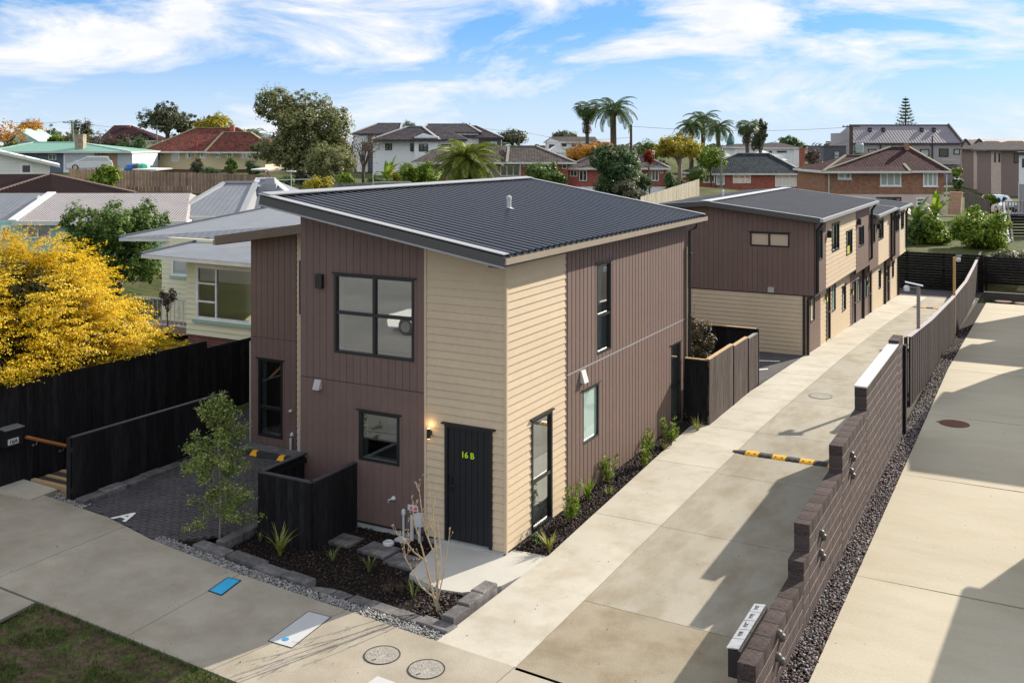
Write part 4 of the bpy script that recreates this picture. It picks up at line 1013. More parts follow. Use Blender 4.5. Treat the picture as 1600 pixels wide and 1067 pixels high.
# climbing metal wire pods / house-number disc clusters fixed to the sunny face
M_disc = mat('galvanised_knob', (.075, .065, .062), .5, .1, 5)
for (cy, cz, lb) in ((-2.0, .42, 'cluster of round metal knobs on the block wall nearest the street'), (.75, .78, 'cluster of round metal knobs on the middle of the block wall'), (3.45, 1.25, 'cluster of round metal knobs on the taller part of the block wall')):
    T = thing('knob_cluster', (5.09, cy, cz), lb, 'metal knobs', 'clusters of metal knobs on the block wall')
    for k, (dy, dz) in enumerate(((.0, .26), (.17, .14), (-.05, -.02), (.14, -.16), (.0, -.12))[:4]):
        b = MB(); b.tube([(5.085, cy + dy, cz + dz), (5.12, cy + dy, cz + dz), (5.145, cy + dy, cz + dz), (5.155, cy + dy, cz + dz)], [.06, .056, .04, .01], 14); b.build('knob', M_disc, T)

# timber fence carrying on behind the wall; it falls with the ground
fpx = [(1421, 634, 527), (1455, 585, 500), (1488, 532, 467), (1510, 492, 440), (1521, 470, 419), (1533, 440, 394)]
fpts, ftop = [], []
for (x, yb, yt) in fpx:
    g = G(x, yb); d = -(g.x - CX) * SS + (g.y - CY) * CC
    fpts.append((g.x, g.y, g.z)); ftop.append(CZ - (yt - 226) * d / 1566.0)
paling_fence('boundary_fence', 'long black timber fence falling away behind the block wall', fpts, ftop, .42, m=mat('dark_sunny_boards', (.040, .030, .033), .9, .4, 3, .6, 25, spec=.15, stretch=(5, 5, .45), obvar=.2), cap=.13, side=1, capm=mat('pale_cap', (.30, .27, .29), .7, .1, 3), postw=.09, gap=.075, post_gap=1.7, backing=True)
# black slatted fence closing the lot
T = thing('back_fence', (2, 46.45, -1.2), 'black horizontal-slat timber fence across the end of the lot', 'fence')
zf0, zf1 = -1.25, .85
for k in range(14):
    z = zf0 + k * (zf1 - zf0) / 14
    b = MB(); b.box(-3.0, 46.45, z + .006, 4.98, 46.47, z + (zf1 - zf0) / 14 - .006); b.build('slat', M_fence, T)
for k in range(5):
    b = MB(); b.box(-2.9 + k * 1.95, 46.475, zf0 - .1, -2.8 + k * 1.95, 46.57, zf1 + .02); b.build('post', M_fence, T)
T = thing('back_fence', (9, 46.7, -1.2), 'black timber fence behind the strip of lawn at the far end', 'fence')
for k in range(10):
    z = zf0 + .5 + k * .15
    b = MB(); b.box(5.0, 46.7, z + .006, 14, 46.72, z + .144); b.build('slat', M_fence, T)
for k in range(5):
    b = MB(); b.box(5.1 + k * 2.1, 46.725, zf0 - .1, 5.2 + k * 2.1, 46.82, zf0 + 2.02); b.build('post', M_fence, T)
for k, qx in enumerate((1405, 1444, 1462, 1476)):
    g = G(qx, 434); T = thing('wheel_stop', g, ('wheel stop by the far back fence nearest the end wall of the terrace', 'wheel stop by the far back fence, second from the terrace end', 'wheel stop by the far back fence, second from the long falling fence', 'wheel stop by the far back fence nearest the long falling fence')[k], 'wheel stop', 'wheel stops along the back fence')
    b = MB(); b.hexa([(g.x - .7, g.y, g.z), (g.x + .7, g.y, g.z), (g.x + .7, g.y + .16, g.z), (g.x - .7, g.y + .16, g.z)], [(g.x - .65, g.y + .04, g.z + .1), (g.x + .65, g.y + .04, g.z + .1), (g.x + .65, g.y + .12, g.z + .1), (g.x - .65, g.y + .12, g.z + .1)]); b.build('body', MATS['black_rubber'], T)
    b = MB(); b.hexa([(g.x - .3, g.y - .012, g.z + .01), (g.x + .3, g.y - .012, g.z + .01), (g.x + .3, g.y, g.z + .01), (g.x - .3, g.y, g.z + .01)], [(g.x - .25, g.y + .02, g.z + .104), (g.x + .25, g.y + .02, g.z + .104), (g.x + .25, g.y + .13, g.z + .106), (g.x - .25, g.y + .13, g.z + .106)]); b.build('reflector', mat('orange_reflector', (.8, .22, .03), .5), T)
# speed humps
def hump(x0, x1, y, label, n):
    T = thing('speed_hump', ((x0 + x1) / 2, y, gnd(y)), label, 'speed hump')
    L_ = (x1 - x0) / n
    for i in range(n):
        b = MB(); a, c = x0 + i * L_ + .004, x0 + (i + 1) * L_ - .004
        prof = [(-.17, 0), (-.12, .03), (-.05, .05), (.05, .05), (.12, .03), (.17, 0)]
        sc0 = .45 if i == 0 else 1; sc1 = .45 if i == n - 1 else 1
        b.hexa([(a, y + p * sc0, gnd(y) + h * sc0) for p, h in prof], [(c, y + p * sc1, gnd(y) + h * sc1) for p, h in prof])
        o = b.build('hump_section', M_yel if i % 2 == 1 else MATS['black_rubber2'], T)
        if 0 < i < n - 1:
            for dx in (-.07, .07):
                q = MB(); q.lathe(((a + c) / 2 + dx, y - .085, gnd(y) + .036), [(.02, 0), (.02, .012)], 8); q.build('stud', MATS['black_rubber'], o)
mat('black_rubber2', (.045, .046, .05), .8, .2, 6)
hump(1.83, 4.55, 7.52, 'black and yellow rubber speed hump across the driveway', 9)
g1, g2 = G(1426, 480), G(1470, 483)
hump(g1.x, 4.6, g1.y, 'faint yellow speed hump far down the driveway', 7)
# lamps on posts
def lamp_post(px, pyt, pyb, d, label, m, arm):
    p = at(px, pyb, d); t = at(px, pyt, d); gz = gnd(p.y) if p.x < 5 else tz(p.x, p.y)
    T = thing('lamp_post', (p.x, p.y, gz), label, 'lamp post')
    b = MB(); b.box(p.x - .045, p.y - .045, gz, p.x + .045, p.y + .045, t.z); b.build('post', m, T)
    b = MB(); b.bar((t.x - arm * .35, t.y - .05, t.z + .10), (t.x + .12, t.y + .02, t.z + .01), .24, .02); b.build('solar_panel', mat('panel_grey', (.35, .38, .42), .3), T)
    b = MB(); b.lathe((t.x - arm * .3, t.y - .08, t.z - .16), [(.03, 0), (.08, .02), (.09, .12), (.05, .17)], 12); b.build('lamp_head', mat('frosted', (.6, .62, .62), .3), T)
    b = MB(); b.tube([(t.x, t.y, t.z - .06), (t.x - arm * .3, t.y - .08, t.z - .02)], .018, 8); b.build('arm', M_steel, T)
lamp_post(1435, 447, 560, 28.5, 'grey steel lamp post with a flat solar panel beside the driveway', mat('post_grey', (.22, .20, .19), .5), 1.0)
lamp_post(1491, 402, 528, 38.6, 'orange timber lamp post standing against the long black fence', mat('post_timber', (.50, .30, .12), .7), -.5)

# small walled courtyard behind the front house
T = thing('courtyard_fence', (.7, 9.3, 0), 'weathered courtyard fence with raw timber capping behind the front house', 'fence')
def cf(p, q, z0, z1, m, capz=True, n=None, board=.15):
    p, q = Vector((*p, 0)), Vector((*q, 0)); d = q - p; ln = d.length; d.normalize(); nr = Vector((d.y, -d.x, 0)); n = n or round(ln / board)
    for i in range(n):
        a0, a1 = i * ln / n + .002, (i + 1) * ln / n - .002; j = R.uniform(0, .005); f = lambda k, o, z: p + d * k + nr * o + Vector((0, 0, z)); b = MB()
        b.hexa([f(a0, 0, z0), f(a1, 0, z0), f(a1, .02 + j, z0), f(a0, .02 + j, z0)], [f(a0, 0, z1), f(a1, 0, z1), f(a1, .02 + j, z1), f(a0, .02 + j, z1)]); b.build('board', m, T)
    if capz:
        b = MB(); b.bar(p - nr * .03 + Vector((0, 0, z1 + .012)), q - nr * .03 + Vector((0, 0, z1 + .012)), .10, .024); b.build('cap', M_raw, T)
cf((.09, 9.33), (.68, 9.33), 0, 1.60, M_fence); cf((.70, 9.33), (.70, 11.5), 0, 1.62, M_fencel); cf((.70, 11.52), (.70, 13.0), 0, 1.56, M_fencel); cf((.70, 13.02), (.70, 14.1), 0, 1.50, M_fencel, capz=False)
b = MB(); b.bar((.67, 13.02, 1.512), (.67, 14.1, 1.512), .1, .024); b.build('cap', mat('worn_cap', (.24, .22, .22), .8), T)
b = MB(); b.box(.70, 11.50, 0, .74, 11.52, 1.6); b.box(.70, 13.0, 0, .74, 13.02, 1.55); b.box(.66, 14.1, 0, .74, 14.16, 1.62); b.build('post', M_fence, T)
cf((.66, 14.12), (-1.9, 14.12), 0, 1.62, M_fence); cf((-1.95, 14.12), (-1.95, 9.65), 0, 1.7, M_fence, capz=False)
b = MB()
for k in range(6): b.box(-.55, 9.9, .9 + k * .11, .0, 9.94, .96 + k * .11)
for k in range(6): b.build('slat', M_pvc, T) if k == 99 else None
T2 = thing('slatted_box', (-.3, 9.9, .3), 'white slatted condenser screen in the courtyard', 'screen')
for k in range(6):
    b = MB(); b.box(-.55, 9.9, .85 + k * .11, .02, 9.93, .91 + k * .11); b.build('slat', M_pvc, T2)
for x in (-.55, -.02):
    b = MB(); b.box(x, 9.93, .1, x + .04, 9.97, 1.52); b.build('post', M_pvc, T2)
# paved strip and white line behind the courtyard
sheet('paved_strip', [(-3, 14.2), (.75, 14.2), (1.03, 18.85), (-4, 18.85)], M_pave, .002)
b = MB(); b.slab([(-1.2, 16.9, .012), (.55, 17.5, .012), (.53, 17.6, .012), (-1.22, 17.0, .012)], .006); structure(b.build('bay_marking', M_line))
b = MB(); b.slab([(.2, 15.9, .012), (.5, 16.2, .012), (.46, 16.3, .012), (.16, 16.0, .012)], .006); structure(b.build('bay_marking', M_line))

# dry leaves and specks blown over the concrete
def litter():
    if R.random() < .45: return (R.uniform(.8, 4.8), R.uniform(-3, 16), gnd(0) + .003)
    if R.random() < .5: x = R.uniform(-9, 4.5); return (x, R.uniform(-5.1, lerp_line(IN, x) - .02), .003)
    return (R.uniform(5.5, 8.5), R.uniform(-3, 16), .003)
pebbles('leaf_litter', 200, litter, .010, leafmat('dry_leaf', [(.05, .035, .025), (.14, .09, .05), (.03, .025, .02), (.20, .15, .09)], 0.0, .8))
# ------------------------------------------------------------------ the terrace behind
B2 = thing('townhouse', (-.5, 26, -.3), 'terrace of brown and beige townhouses with charcoal roofs at the far end of the driveway', 'house')
XLW, XU = 1.06, 1.37
Y_1, Y_2, Y_3, Y_4 = 18.9, 30.4, 36.9, 42.0
RX = -2.22
r1 = lambda x: 4.55 + (min(1.62 - x, 1.62 - RX)) * .118 - max(0, RX - x) * .08
# street-side end wall
hU = [(-.78, .55, 3.55, 4.03)]
tB = lambda u: r1(u) - .14
core(PF(Y_1 + .02), -4.1, XU - .02, 1.97, 5.2, hU, B2, top=tB)
vboards(PF(Y_1 + .02), -4.1, XU - .02, 1.99, 5.2, .17, hU, B2, M_brown, top=tB, gap=.007)
hboards(PF(Y_1 + .05), -4.1, XLW - .02, -.02, 1.95, .139, [], B2, M_beige)
b = MB(); b.box(-4.1, Y_1 + .06, -.3, XLW - .01, Y_1 + .3, 1.97); b.build('wall', M_dark, B2)
b = MB(); b.box(-4.1, Y_1 + .03, 1.955, XU, Y_1 + .1, 1.985); b.box(XLW - .05, Y_1 + .1, 1.955, XU, Y_2, 1.985); b.build('soffit', M_soffit, B2)
window(PF(Y_1 + .02), *hU[0], B2, mu=(-.13,), gm=glass('beige_blind', refl=.10, base=(.50, .42, .32)), room=0, lining=False)
b = MB(); b.box(-.16, Y_1 - .08, 2.02, .04, Y_1 - .01, 2.2); b.build('vent_hood', MATS['vent_grey'], B2)
# walls along the driveway
def side(y0, y1, z0, z1, kind, holes, x, nm=None):
    m = M_beige if kind == 'b' else M_brown
    core(PR(x), y0, y1, z0, z1, holes, B2, t=.08)
    if kind == 'b': hboards(PR(x), y0 + .01, y1 - .01, z0 + .02, z1, .16, holes, B2, m)
    else: vboards(PR(x), y0 + .005, y1 - .005, z0 + .02, z1, .24, holes, B2, m, gap=.014)
wu = [(18.95, 20.1, 3.1, 4.15), (21.8, 23.2, 3.15, 4.15), (24.7, 26.0, 2.75, 3.68), (27.55, 28.85, 2.8, 3.64), (30.05 + .5, 31.9, 2.64, 3.54), (33.0, 34.5, 2.62, 3.55), (37.6, 39.2, 2.6, 3.5), (40.0, 41.2, 2.6, 3.5)]
inr = lambda y0, y1: [h for h in wu if h[0] < y1 and h[1] > y0]
side(18.9, 20.72, 1.99, 4.42, 'w', inr(18.9, 20.72), XU); side(20.74, 26.9, 1.99, 4.42, 'b', inr(20.74, 26.9), XU); side(26.92, 30.4, 1.8, 4.42, 'w', inr(26.92, 30.4), XU)
side(30.42, 33.0 - .1, 1.5, 3.78, 'w', inr(30.42, 32.8), XU); side(32.92, 36.9, 1.5, 3.78, 'b', inr(33, 36.9), XU)
side(36.92, 39.5, 1.3, 3.72, 'w', inr(36.92, 39.5), XU + .1); side(39.52, 42, 1.3, 3.72, 'b', inr(39.6, 42), XU + .1)
for h in wu:
    x = XU + .1 if h[0] > 36.9 else XU
    window(PR(x), *h, B2, mu=((h[0] + h[1]) / 2 + .1,), gm=M_gdark, room=0, lining=False)
b = MB(); b.box(XU + .035, 24.78, 2.8, XU + .04, 25.3, 3.1); b.build('sticker', mat('yellow_green_sticker', (.55, .5, .02), .6), B2)
wl = [(19.62, 20.36, .95, 1.84), (22.4, 23.2, -.15, 1.84), (23.49, 24.2, .75, 1.9), (25.6, 26.4, .44, 1.45), (27.9, 28.8, -.6, 1.36), (29.2, 29.9, .3, 1.3), (30.9, 31.6, .2, 1.2), (32.0, 32.9, -.75, 1.2), (35.2, 35.9, .1, 1.0), (38.0, 38.8, -.9, .9), (39.8, 40.5, .1, .9)]
il = lambda y0, y1: [h for h in wl if h[0] < y1 and h[1] > y0]
for y0, y1, k, zt in ((18.9, 21.35, 'w', 1.95), (21.37, 27.4, 'b', 1.95), (27.42, 33.2, 'w', 1.78), (33.22, 37.5, 'b', 1.48), (37.52, 39.2, 'w', 1.28), (39.22, 42, 'b', 1.28)):
    side(y0, y1, gnd(y0) - .25, zt, k, il(y0, y1), XLW)
for h in wl:
    if h[2] < 0:
        b = MB()
        for a, c, d, e in ((h[0], h[0] + .07, h[2], h[3]), (h[1] - .07, h[1], h[2], h[3]), (h[0] + .07, h[1] - .07, h[3] - .07, h[3])): panel(PR(XLW), [(a, d), (c, d), (c, e), (a, e)], -.06, .035, b)
        dd = b.build('door', M_alu, B2); b = MB(); panel(PR(XLW), [(h[0] + .07, h[2]), (h[1] - .07, h[2]), (h[1] - .07, h[3] - .07), (h[0] + .07, h[3] - .07)], -.06, -.02, b); b.build('door_leaf', mat('dark_brown_door', (.07, .05, .045), .5), dd)
        b = MB(); panel(PR(XLW), [((h[0] + h[1]) / 2 - .1, h[3] - .6), ((h[0] + h[1]) / 2 + .1, h[3] - .6), ((h[0] + h[1]) / 2 + .1, h[3] - .44), ((h[0] + h[1]) / 2 - .1, h[3] - .44)], -.019, -.016, b); b.build('number', M_neon, dd)
        b = MB(); b.tube([(XLW - .02, h[1] - .17, h[2] + 1.0), (XLW + .04, h[1] - .17, h[2] + 1.0), (XLW + .04, h[1] - .3, h[2] + 1.0)], .012, 6); b.build('handle', M_steel, dd)
        b = MB(); b.tube([(XLW + .06, h[0] - .25, h[3] - .45), (XLW + .06, h[0] - .25, h[3] - .25)], .035, 8); b.build('wall_lamp', mat('red_brown', (.10, .03, .03), .5), B2)
    else: window(PR(XLW), *h, B2, gm=M_gblind if h[0] in (23.49, 29.2, 30.9) else (M_gdark if h[0] != 19.62 else MATS['beige_blind']), room=0, lining=False)
b = MB(); b.box(XLW + .005, 18.92, -1.4, XLW + .03, 18.98, 1.94); b.build('trim', M_beige, B2)
b = MB(); b.box(-4.0, Y_4 - .1, -1.5, XLW, Y_4, 3.7); b.box(-4.1, Y_1 + .3, -1, -4.0, Y_4, 4.2); b.box(-3.9, Y_2, 1.3, XU - .05, Y_2 + .08, 4.4); b.box(-3.9, Y_3, 1.3, XU - .02, Y_3 + .08, 3.7); b.build('wall', M_brown, B2)
# roofs: ribbed, ridge running back
M_rroof = mat('grey_roofing', (.085, .085, .095), .42, .1, 1.2, spec=.4, var2=.05, scale2=6)
def rroof(x0, x1, z0, z1, y0, y1, ribs=True):
    b = MB(); n = round((y1 - y0) / .38); p = (y1 - y0) / n
    for i in range(n):
        q = y0 + i * p
        for a, ha, c, hc in ((0, 0, .6, 0), (.6, 0, .72, .035), (.72, .035, .9, .035), (.9, .035, 1, 0)):
            b.face([(x0, q + a * p, z0 + ha), (x1, q + a * p, z1 + ha), (x1, q + c * p, z1 + hc), (x0, q + c * p, z0 + hc)])
    o = b.build('roof', M_rroof, B2)
    b = MB(); b.slab([(x0, y0, z0 - .02), (x1, y0, z1 - .02), (x1, y1, z1 - .02), (x0, y1, z0 - .02)], .12); b.build('soffit', M_soffit, o)
    for yy in (y0 - .02, y1 + .02):
        b = MB(); b.bar((x0, yy, z0 - .04), (x1, yy, z1 - .04), .03, .16); b.build('fascia', M_fascia, o)
        b = MB(); b.bar((x0, yy + (.05 if yy < y1 else -.05), z0 + .045), (x1, yy + (.05 if yy < y1 else -.05), z1 + .045), .13, .014); b.build('barge_flashing', M_flash, o)
    return o
o1 = rroof(RX, 1.62, r1(RX), r1(1.62), 18.55, 30.75); 
rroof(-4.3, RX, r1(-4.3), r1(RX), 18.55, 30.75)
rroof(-4.3, 1.62, 4.45, 3.9, 30.8, 37.0); rroof(-4.3, 1.72, 4.35, 3.84, 37.05, 42.3)
b = MB(); b.box(RX - .17, 18.5, r1(RX) + .045, RX + .17, 30.8, r1(RX) + .065); b.build('ridge_flashing', mat('ridge_white', (.50, .52, .54), .4, .05, 2), o1)
for x, y0, y1, z in ((1.62, 18.5, 30.8, 4.46), (1.62, 30.85, 37.0, 3.82), (1.72, 37.05, 42.3, 3.76)):
    b = MB(); b.box(x, y0, z, x + .11, y1, z + .11); b.build('gutter', M_flash, o1)
for (x, y, z) in ((-3.2, 24, 4.85), (-1.5, 33.5, 4.3)):
    b = MB(); b.lathe((x, y, z), [(.1, 0), (.05, .05), (.05, .3), (.01, .36)], 10); b.build('vent_pipe', M_pvc, o1)
for y, x in ((18.98, XU), (30.4, XU + .03), (36.95, XU + .12), (41.95, XU + .1)):
    zt = 4.46 if y < 31 else 3.76
    pipe(B2, [(1.66, y - .05, zt), (x + .07, y + .02, zt - .3), (x + .07, y + .02, 2.1 if y < 31 else 1.6), (XLW + .07, y + .02, 1.8 if y < 31 else 1.3), (XLW + .07, y + .02, gnd(y) - .1)], .055, M_alu)
for y in (20.9, 27.2, 32.5, 39.3):
    b = MB(); b.box(XU + .03, y, 3.75 if y < 31 else 3.2, XU + .16, y + .14, 4.0 if y < 31 else 3.42); b.build('wall_box', M_alu, B2)
T = thing('doorstep', (1.4, 22.9, 0), 'raw timber doorstep at the first door of the far terrace', 'step')
b = MB(); b.box(1.09, 22.3, -.32, 1.75, 23.4, -.24); b.build('tread', M_raw, T)
b = MB(); b.box(1.14, 22.34, -.5, 1.7, 22.4, -.321); b.build('riser', M_raw, T)

# ------------------------------------------------------------------ neighbours out of the frame on the sunny side (they shade its driveway)
def gable_unit(x0, y0, y1, ze, zp, label, depth=9.0):
    T = thing('townhouse', (x0 + depth / 2, (y0 + y1) / 2, gnd(y0)), label, 'house'); ym = (y0 + y1) / 2
    b = MB(); b.hexa([(x0, y0, -1.6), (x0, y1, -1.6), (x0, y1, ze), (x0, ym, zp), (x0, y0, ze)], [(x0 + depth, y0, -1.6), (x0 + depth, y1, -1.6), (x0 + depth, y1, ze), (x0 + depth, ym, zp), (x0 + depth, y0, ze)]); b.build('wall', mat('pink_plaster', (.42, .34, .30), .85), T)
    b = MB(); b.slab([(x0 - .15, y0 - .1, ze), (x0 + depth, y0 - .1, ze), (x0 + depth, ym, zp + .1), (x0 - .15, ym, zp + .1)], .1); b.slab([(x0 - .15, ym, zp + .1), (x0 + depth, ym, zp + .1), (x0 + depth, y1 + .1, ze), (x0 - .15, y1 + .1, ze)], .1); b.build('roof', M_roofm, T)
    for u, z0, z1 in ((y0 + .8, .3, 1.5), (y1 - 1.9, .3, 1.5), (y0 + .8, 2.9, 4.0), (y1 - 1.9, 2.9, 4.0)):
        if z1 < ze:
            b = MB(); b.box(x0 - .03, u, z0, x0, u + 1.1, z1); f = b.build('window', M_alu, T); b = MB(); b.box(x0 - .035, u + .06, z0 + .06, x0 - .031, u + 1.04, z1 - .06); b.build('pane', M_gdark, f)
gable_unit(9.2, 17.9, 25.4, 5.0, 5.5, 'pink plaster townhouse alongside the middle of the sunny driveway')
gable_unit(9.2, 30.2, 34.4, 4.5, 5.7, 'pink plaster townhouse alongside the far part of the sunny driveway')
gable_unit(9.2, 36.6, 42.0, 4.6, 5.8, 'pink plaster townhouse at the far end of the sunny driveway')
gable_unit(9.2, 1.5, 7.9, 2.95, 3.15, 'small pink garage at the near end of the sunny driveway', 5)
# ------------------------------------------------------------------ foliage
def rvec(n):
    v = NR.normal(size=(n, 3)); return v / np.linalg.norm(v, axis=1, keepdims=True)
def leaf_cloud(name, P, Nn, ln, wd, m, parent, droop=0.0, jit=.6):
    """n kite-shaped leaves at P, facing roughly along Nn"""
    n = len(P); Nn = Nn + rvec(n) * jit; Nn /= np.linalg.norm(Nn, axis=1, keepdims=True)
    t = np.cross(Nn, rvec(n)); t /= np.linalg.norm(t, axis=1, keepdims=True); t[:, 2] -= droop; t /= np.linalg.norm(t, axis=1, keepdims=True)
    s = np.cross(Nn, t); s /= np.linalg.norm(s, axis=1, keepdims=True)
    L_ = (ln * NR.uniform(.6, 1.3, n))[:, None]; W__ = (wd * NR.uniform(.6, 1.3, n))[:, None]
    V = np.stack([P - t * L_ * .5, P + s * W__ * .5 + Nn * W__ * .15, P + t * L_ * .5, P - s * W__ * .5 + Nn * W__ * .15], 1)
    return raw_mesh(name, V.reshape(-1, 3), n, 4, m, parent)
def crown_points(ells, nclump, per, rc, surf=.75, flat=1.0):
    """clumps of leaves through ellipsoids ((cx,cy,cz,rx,ry,rz),...)"""
    vol = np.array([e[3] * e[4] * e[5] for e in ells]) ** .75; vol /= vol.sum()
    k = NR.choice(len(ells), nclump, p=vol); E = np.array(ells)[k]
    d = rvec(nclump); r = NR.uniform(0, 1, nclump) ** (1 / 3.0); r = surf + (1 - surf) * r if False else np.where(NR.uniform(size=nclump) < surf, NR.uniform(.78, 1.16, nclump), r * .85)
    C = E[:, :3] + d * E[:, 3:] * r[:, None]
    cs = rc * NR.choice([.5, .75, 1.0, 1.5], nclump)
    idx = np.repeat(np.arange(nclump), per); n = len(idx)
    o = rvec(n) * (NR.uniform(0, 1, n) ** .5)[:, None] * cs[idx][:, None]; o[:, 2] *= flat
    P = C[idx] + o
    Nn = d[idx] * .6 + o / cs[idx][:, None] * .6; Nn[:, 2] += .35
    return C, P, Nn
M_bark = mat('tree_bark', (0.10, 0.075, 0.055), 0.95, .3, 3, .6, 20)
M_barkg = mat('pale_bark', (0.26, 0.23, 0.19), 0.95, .3, 3, .5, 20)
def limbs(T, base, top, r, targets, m, n=7):
    b = MB(); mid = base + (top - base) * .5 + Vector((R.uniform(-.1, .1), R.uniform(-.1, .1), 0)) * (top - base).length * .4
    b.tube([base - Vector((0, 0, .2)), mid, top], [r * 1.25, r, r * .8], n)
    for t in targets:
        t = Vector(t); s = base + (top - base) * R.uniform(.55, 1.0); q = s + (t - s) * .5 + Vector((R.uniform(-.15, .15), R.uniform(-.15, .15), R.uniform(.05, .25))) * (t - s).length * .5
        b.tube([s, q, t], [r * .5, r * .3, r * .10], 5, cap=False)
    b.build('trunk', m, T, local=True, smooth=True)
def tree(name, label, base, ells, nclump, per, rc, ln, wd, m, trunk=.2, bm_=None, group=None, cat='tree', droop=.0, flat=1.0, surf=.7, th=None, nl=9, extra=None):
    """ells are local to the base"""
    T = thing(name, base, label, cat, group)
    C, P, Nn = crown_points(ells, nclump, per, rc, surf, flat)
    leaf_cloud('crown', P, Nn, ln, wd, m, T, droop)
    zc = min(e[2] - e[5] * .5 for e in ells)
    if trunk: limbs(T, Vector((0, 0, 0)), Vector((0, 0, th or max(.3, zc))), trunk, C[NR.choice(len(C), min(nl, len(C)), replace=False)] * .95, bm_ or M_bark)
    return T
LG = leafmat
F_dark = LG('leaf_dark_green', [(.032, .070, .027), (.059, .113, .041), (.095, .157, .059), (.162, .230, .081)])
F_mid = LG('leaf_mid_green', [(.039, .081, .018), (.081, .152, .029), (.133, .223, .045), (.232, .304, .071)])
F_bright = LG('leaf_bright_green', [(.042, .098, .011), (.112, .210, .017), (.224, .322, .028), (.392, .448, .070)])
F_yellow = LG('leaf_yellow', [(.13, .14, .01), (.55, .39, .012), (.88, .66, .03), (.92, .64, .02), (.66, .44, .01)], .4)
F_yelgr = LG('leaf_yellow_green', [(.105, .128, .015), (.240, .240, .022), (.450, .375, .030), (.675, .495, .030)])
F_orange = LG('leaf_orange', [(.252, .098, .014), (.532, .238, .028), (.700, .350, .042), (.280, .196, .028)])
F_olive = LG('leaf_olive', [(.084, .095, .034), (.154, .174, .062), (.252, .267, .099), (.365, .351, .169)])
F_grey = LG('leaf_grey_green', [(.062, .069, .037), (.112, .119, .062), (.163, .163, .094)])
F_twig = LG('leaf_twiggy', [(.10, .065, .045), (.16, .11, .08), (.07, .06, .04)])
F_red = LG('leaf_red', [(.18, .02, .012), (.35, .05, .025), (.12, .02, .012)])
F_pohu = LG('leaf_pohutukawa', [(.042, .055, .027), (.069, .092, .046), (.115, .134, .069), (.173, .173, .103)])
F_nandina = LG('leaf_bronze', [(.03, .05, .015), (.055, .05, .02), (.12, .045, .025), (.07, .09, .03)])
F_frond = LG('leaf_palm', [(.038, .068, .018), (.075, .128, .030), (.135, .180, .045)])
F_frondy = LG('leaf_palm_bright', [(.090, .135, .018), (.180, .240, .030), (.330, .330, .060)])

# golden hedge-tree behind the tall fence: sprays of feathery golden leaf
def sprays(name, label, base, ells, nspray, per, sl, ln, wd, m, m2, trunk):
    T = thing(name, base, label, 'bush')
    E = np.array(ells); vol = (E[:, 3] * E[:, 4]); nc = nspray // 6; k = NR.choice(len(E), nc, p=vol / vol.sum()); E = E[k]
    d = rvec(nc); d[:, 2] = np.abs(d[:, 2]) * .9 - (NR.uniform(size=nc) < .45) * NR.uniform(0, .9, nc); d /= np.linalg.norm(d, axis=1, keepdims=True)
    C = E[:, :3] + d * E[:, 3:] * NR.uniform(.86, 1.10, (nc, 1))
    C = np.repeat(C, 6, 0) + rvec(nc * 6) * NR.uniform(.05, .30, (nc * 6, 1)); d = np.repeat(d, 6, 0); d = d + rvec(len(d)) * .35; d /= np.linalg.norm(d, axis=1, keepdims=True)
    keep = C[:, 2] > -.6; C = C[keep]; d = d[keep]; ns = len(C)
    # each spray is a flat fan that leans outwards and nods at the tip
    out = d + rvec(ns) * .45; out[:, 2] = out[:, 2] * .6 + .10; out /= np.linalg.norm(out, axis=1, keepdims=True)
    idx = np.repeat(np.arange(ns), per); n = len(idx)
    t = NR.uniform(0, 1, n) ** .8; s = NR.uniform(-1, 1, n) * (.25 + .75 * t) * .75
    side_ = np.cross(out, np.array([0, 0, 1.0])); side_ /= np.linalg.norm(side_, axis=1, keepdims=True)
    L_ = (sl * NR.uniform(.6, 1.4, ns))[idx]
    P = C[idx] + out[idx] * (t * L_)[:, None] + side_[idx] * (s * L_ * .6)[:, None]; P[:, 2] -= (t ** 2) * L_ * .28 + np.abs(s) * L_ * .10
    P += rvec(n) * .025
    okp = ~((P[:, 0] + base.x > -10.95) & (P[:, 2] + base.z < 2.12)); P = P[okp]; idx = idx[okp]; n = len(P)
    Nn = np.zeros((n, 3)); Nn[:, 2] = 1; Nn += d[idx] * .8
    leaf_cloud('foliage', P, Nn, ln, wd, m, T, .12, .8)
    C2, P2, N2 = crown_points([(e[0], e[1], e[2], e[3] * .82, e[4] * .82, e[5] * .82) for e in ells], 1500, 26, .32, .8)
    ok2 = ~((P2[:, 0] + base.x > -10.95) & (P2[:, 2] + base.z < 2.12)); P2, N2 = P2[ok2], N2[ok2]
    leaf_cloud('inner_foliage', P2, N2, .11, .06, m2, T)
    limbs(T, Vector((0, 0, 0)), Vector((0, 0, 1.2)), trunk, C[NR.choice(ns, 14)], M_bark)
F_hedgein = LG('leaf_inner_hedge', [(.016, .024, .006), (.040, .044, .008), (.080, .072, .010)])  # inner leaves: greener, and coloured extra dark for the shade in the gaps
hb = Vector((-14.3, 1.2, .6))
sprays('golden_hedge', 'big golden-yellow bush overhanging the tall black fence', hb, [(1.0, -1.8, 1.45, 2.2, 3.5, 2.5), (-.2, -5.2, 1.3, 2.4, 3.0, 2.35), (2.0, -1.5, 2.6, 1.2, 1.4, 1.2), (1.7, -4.0, 2.3, 1.4, 1.6, 1.3), (1.2, -.1, 2.2, 1.0, 1.1, .9), (2.2, 1.3, .8, .9, 1.2, .8), (2.3, -.3, 1.3, 1.1, 1.5, 1.3), (2.3, -3.0, 1.0, 1.3, 2.0, 1.5), (.6, -1.0, 2.8, 1.3, 1.5, 1.1)], 4200, 62, .62, .062, .036, F_yellow, F_hedgein, .16)

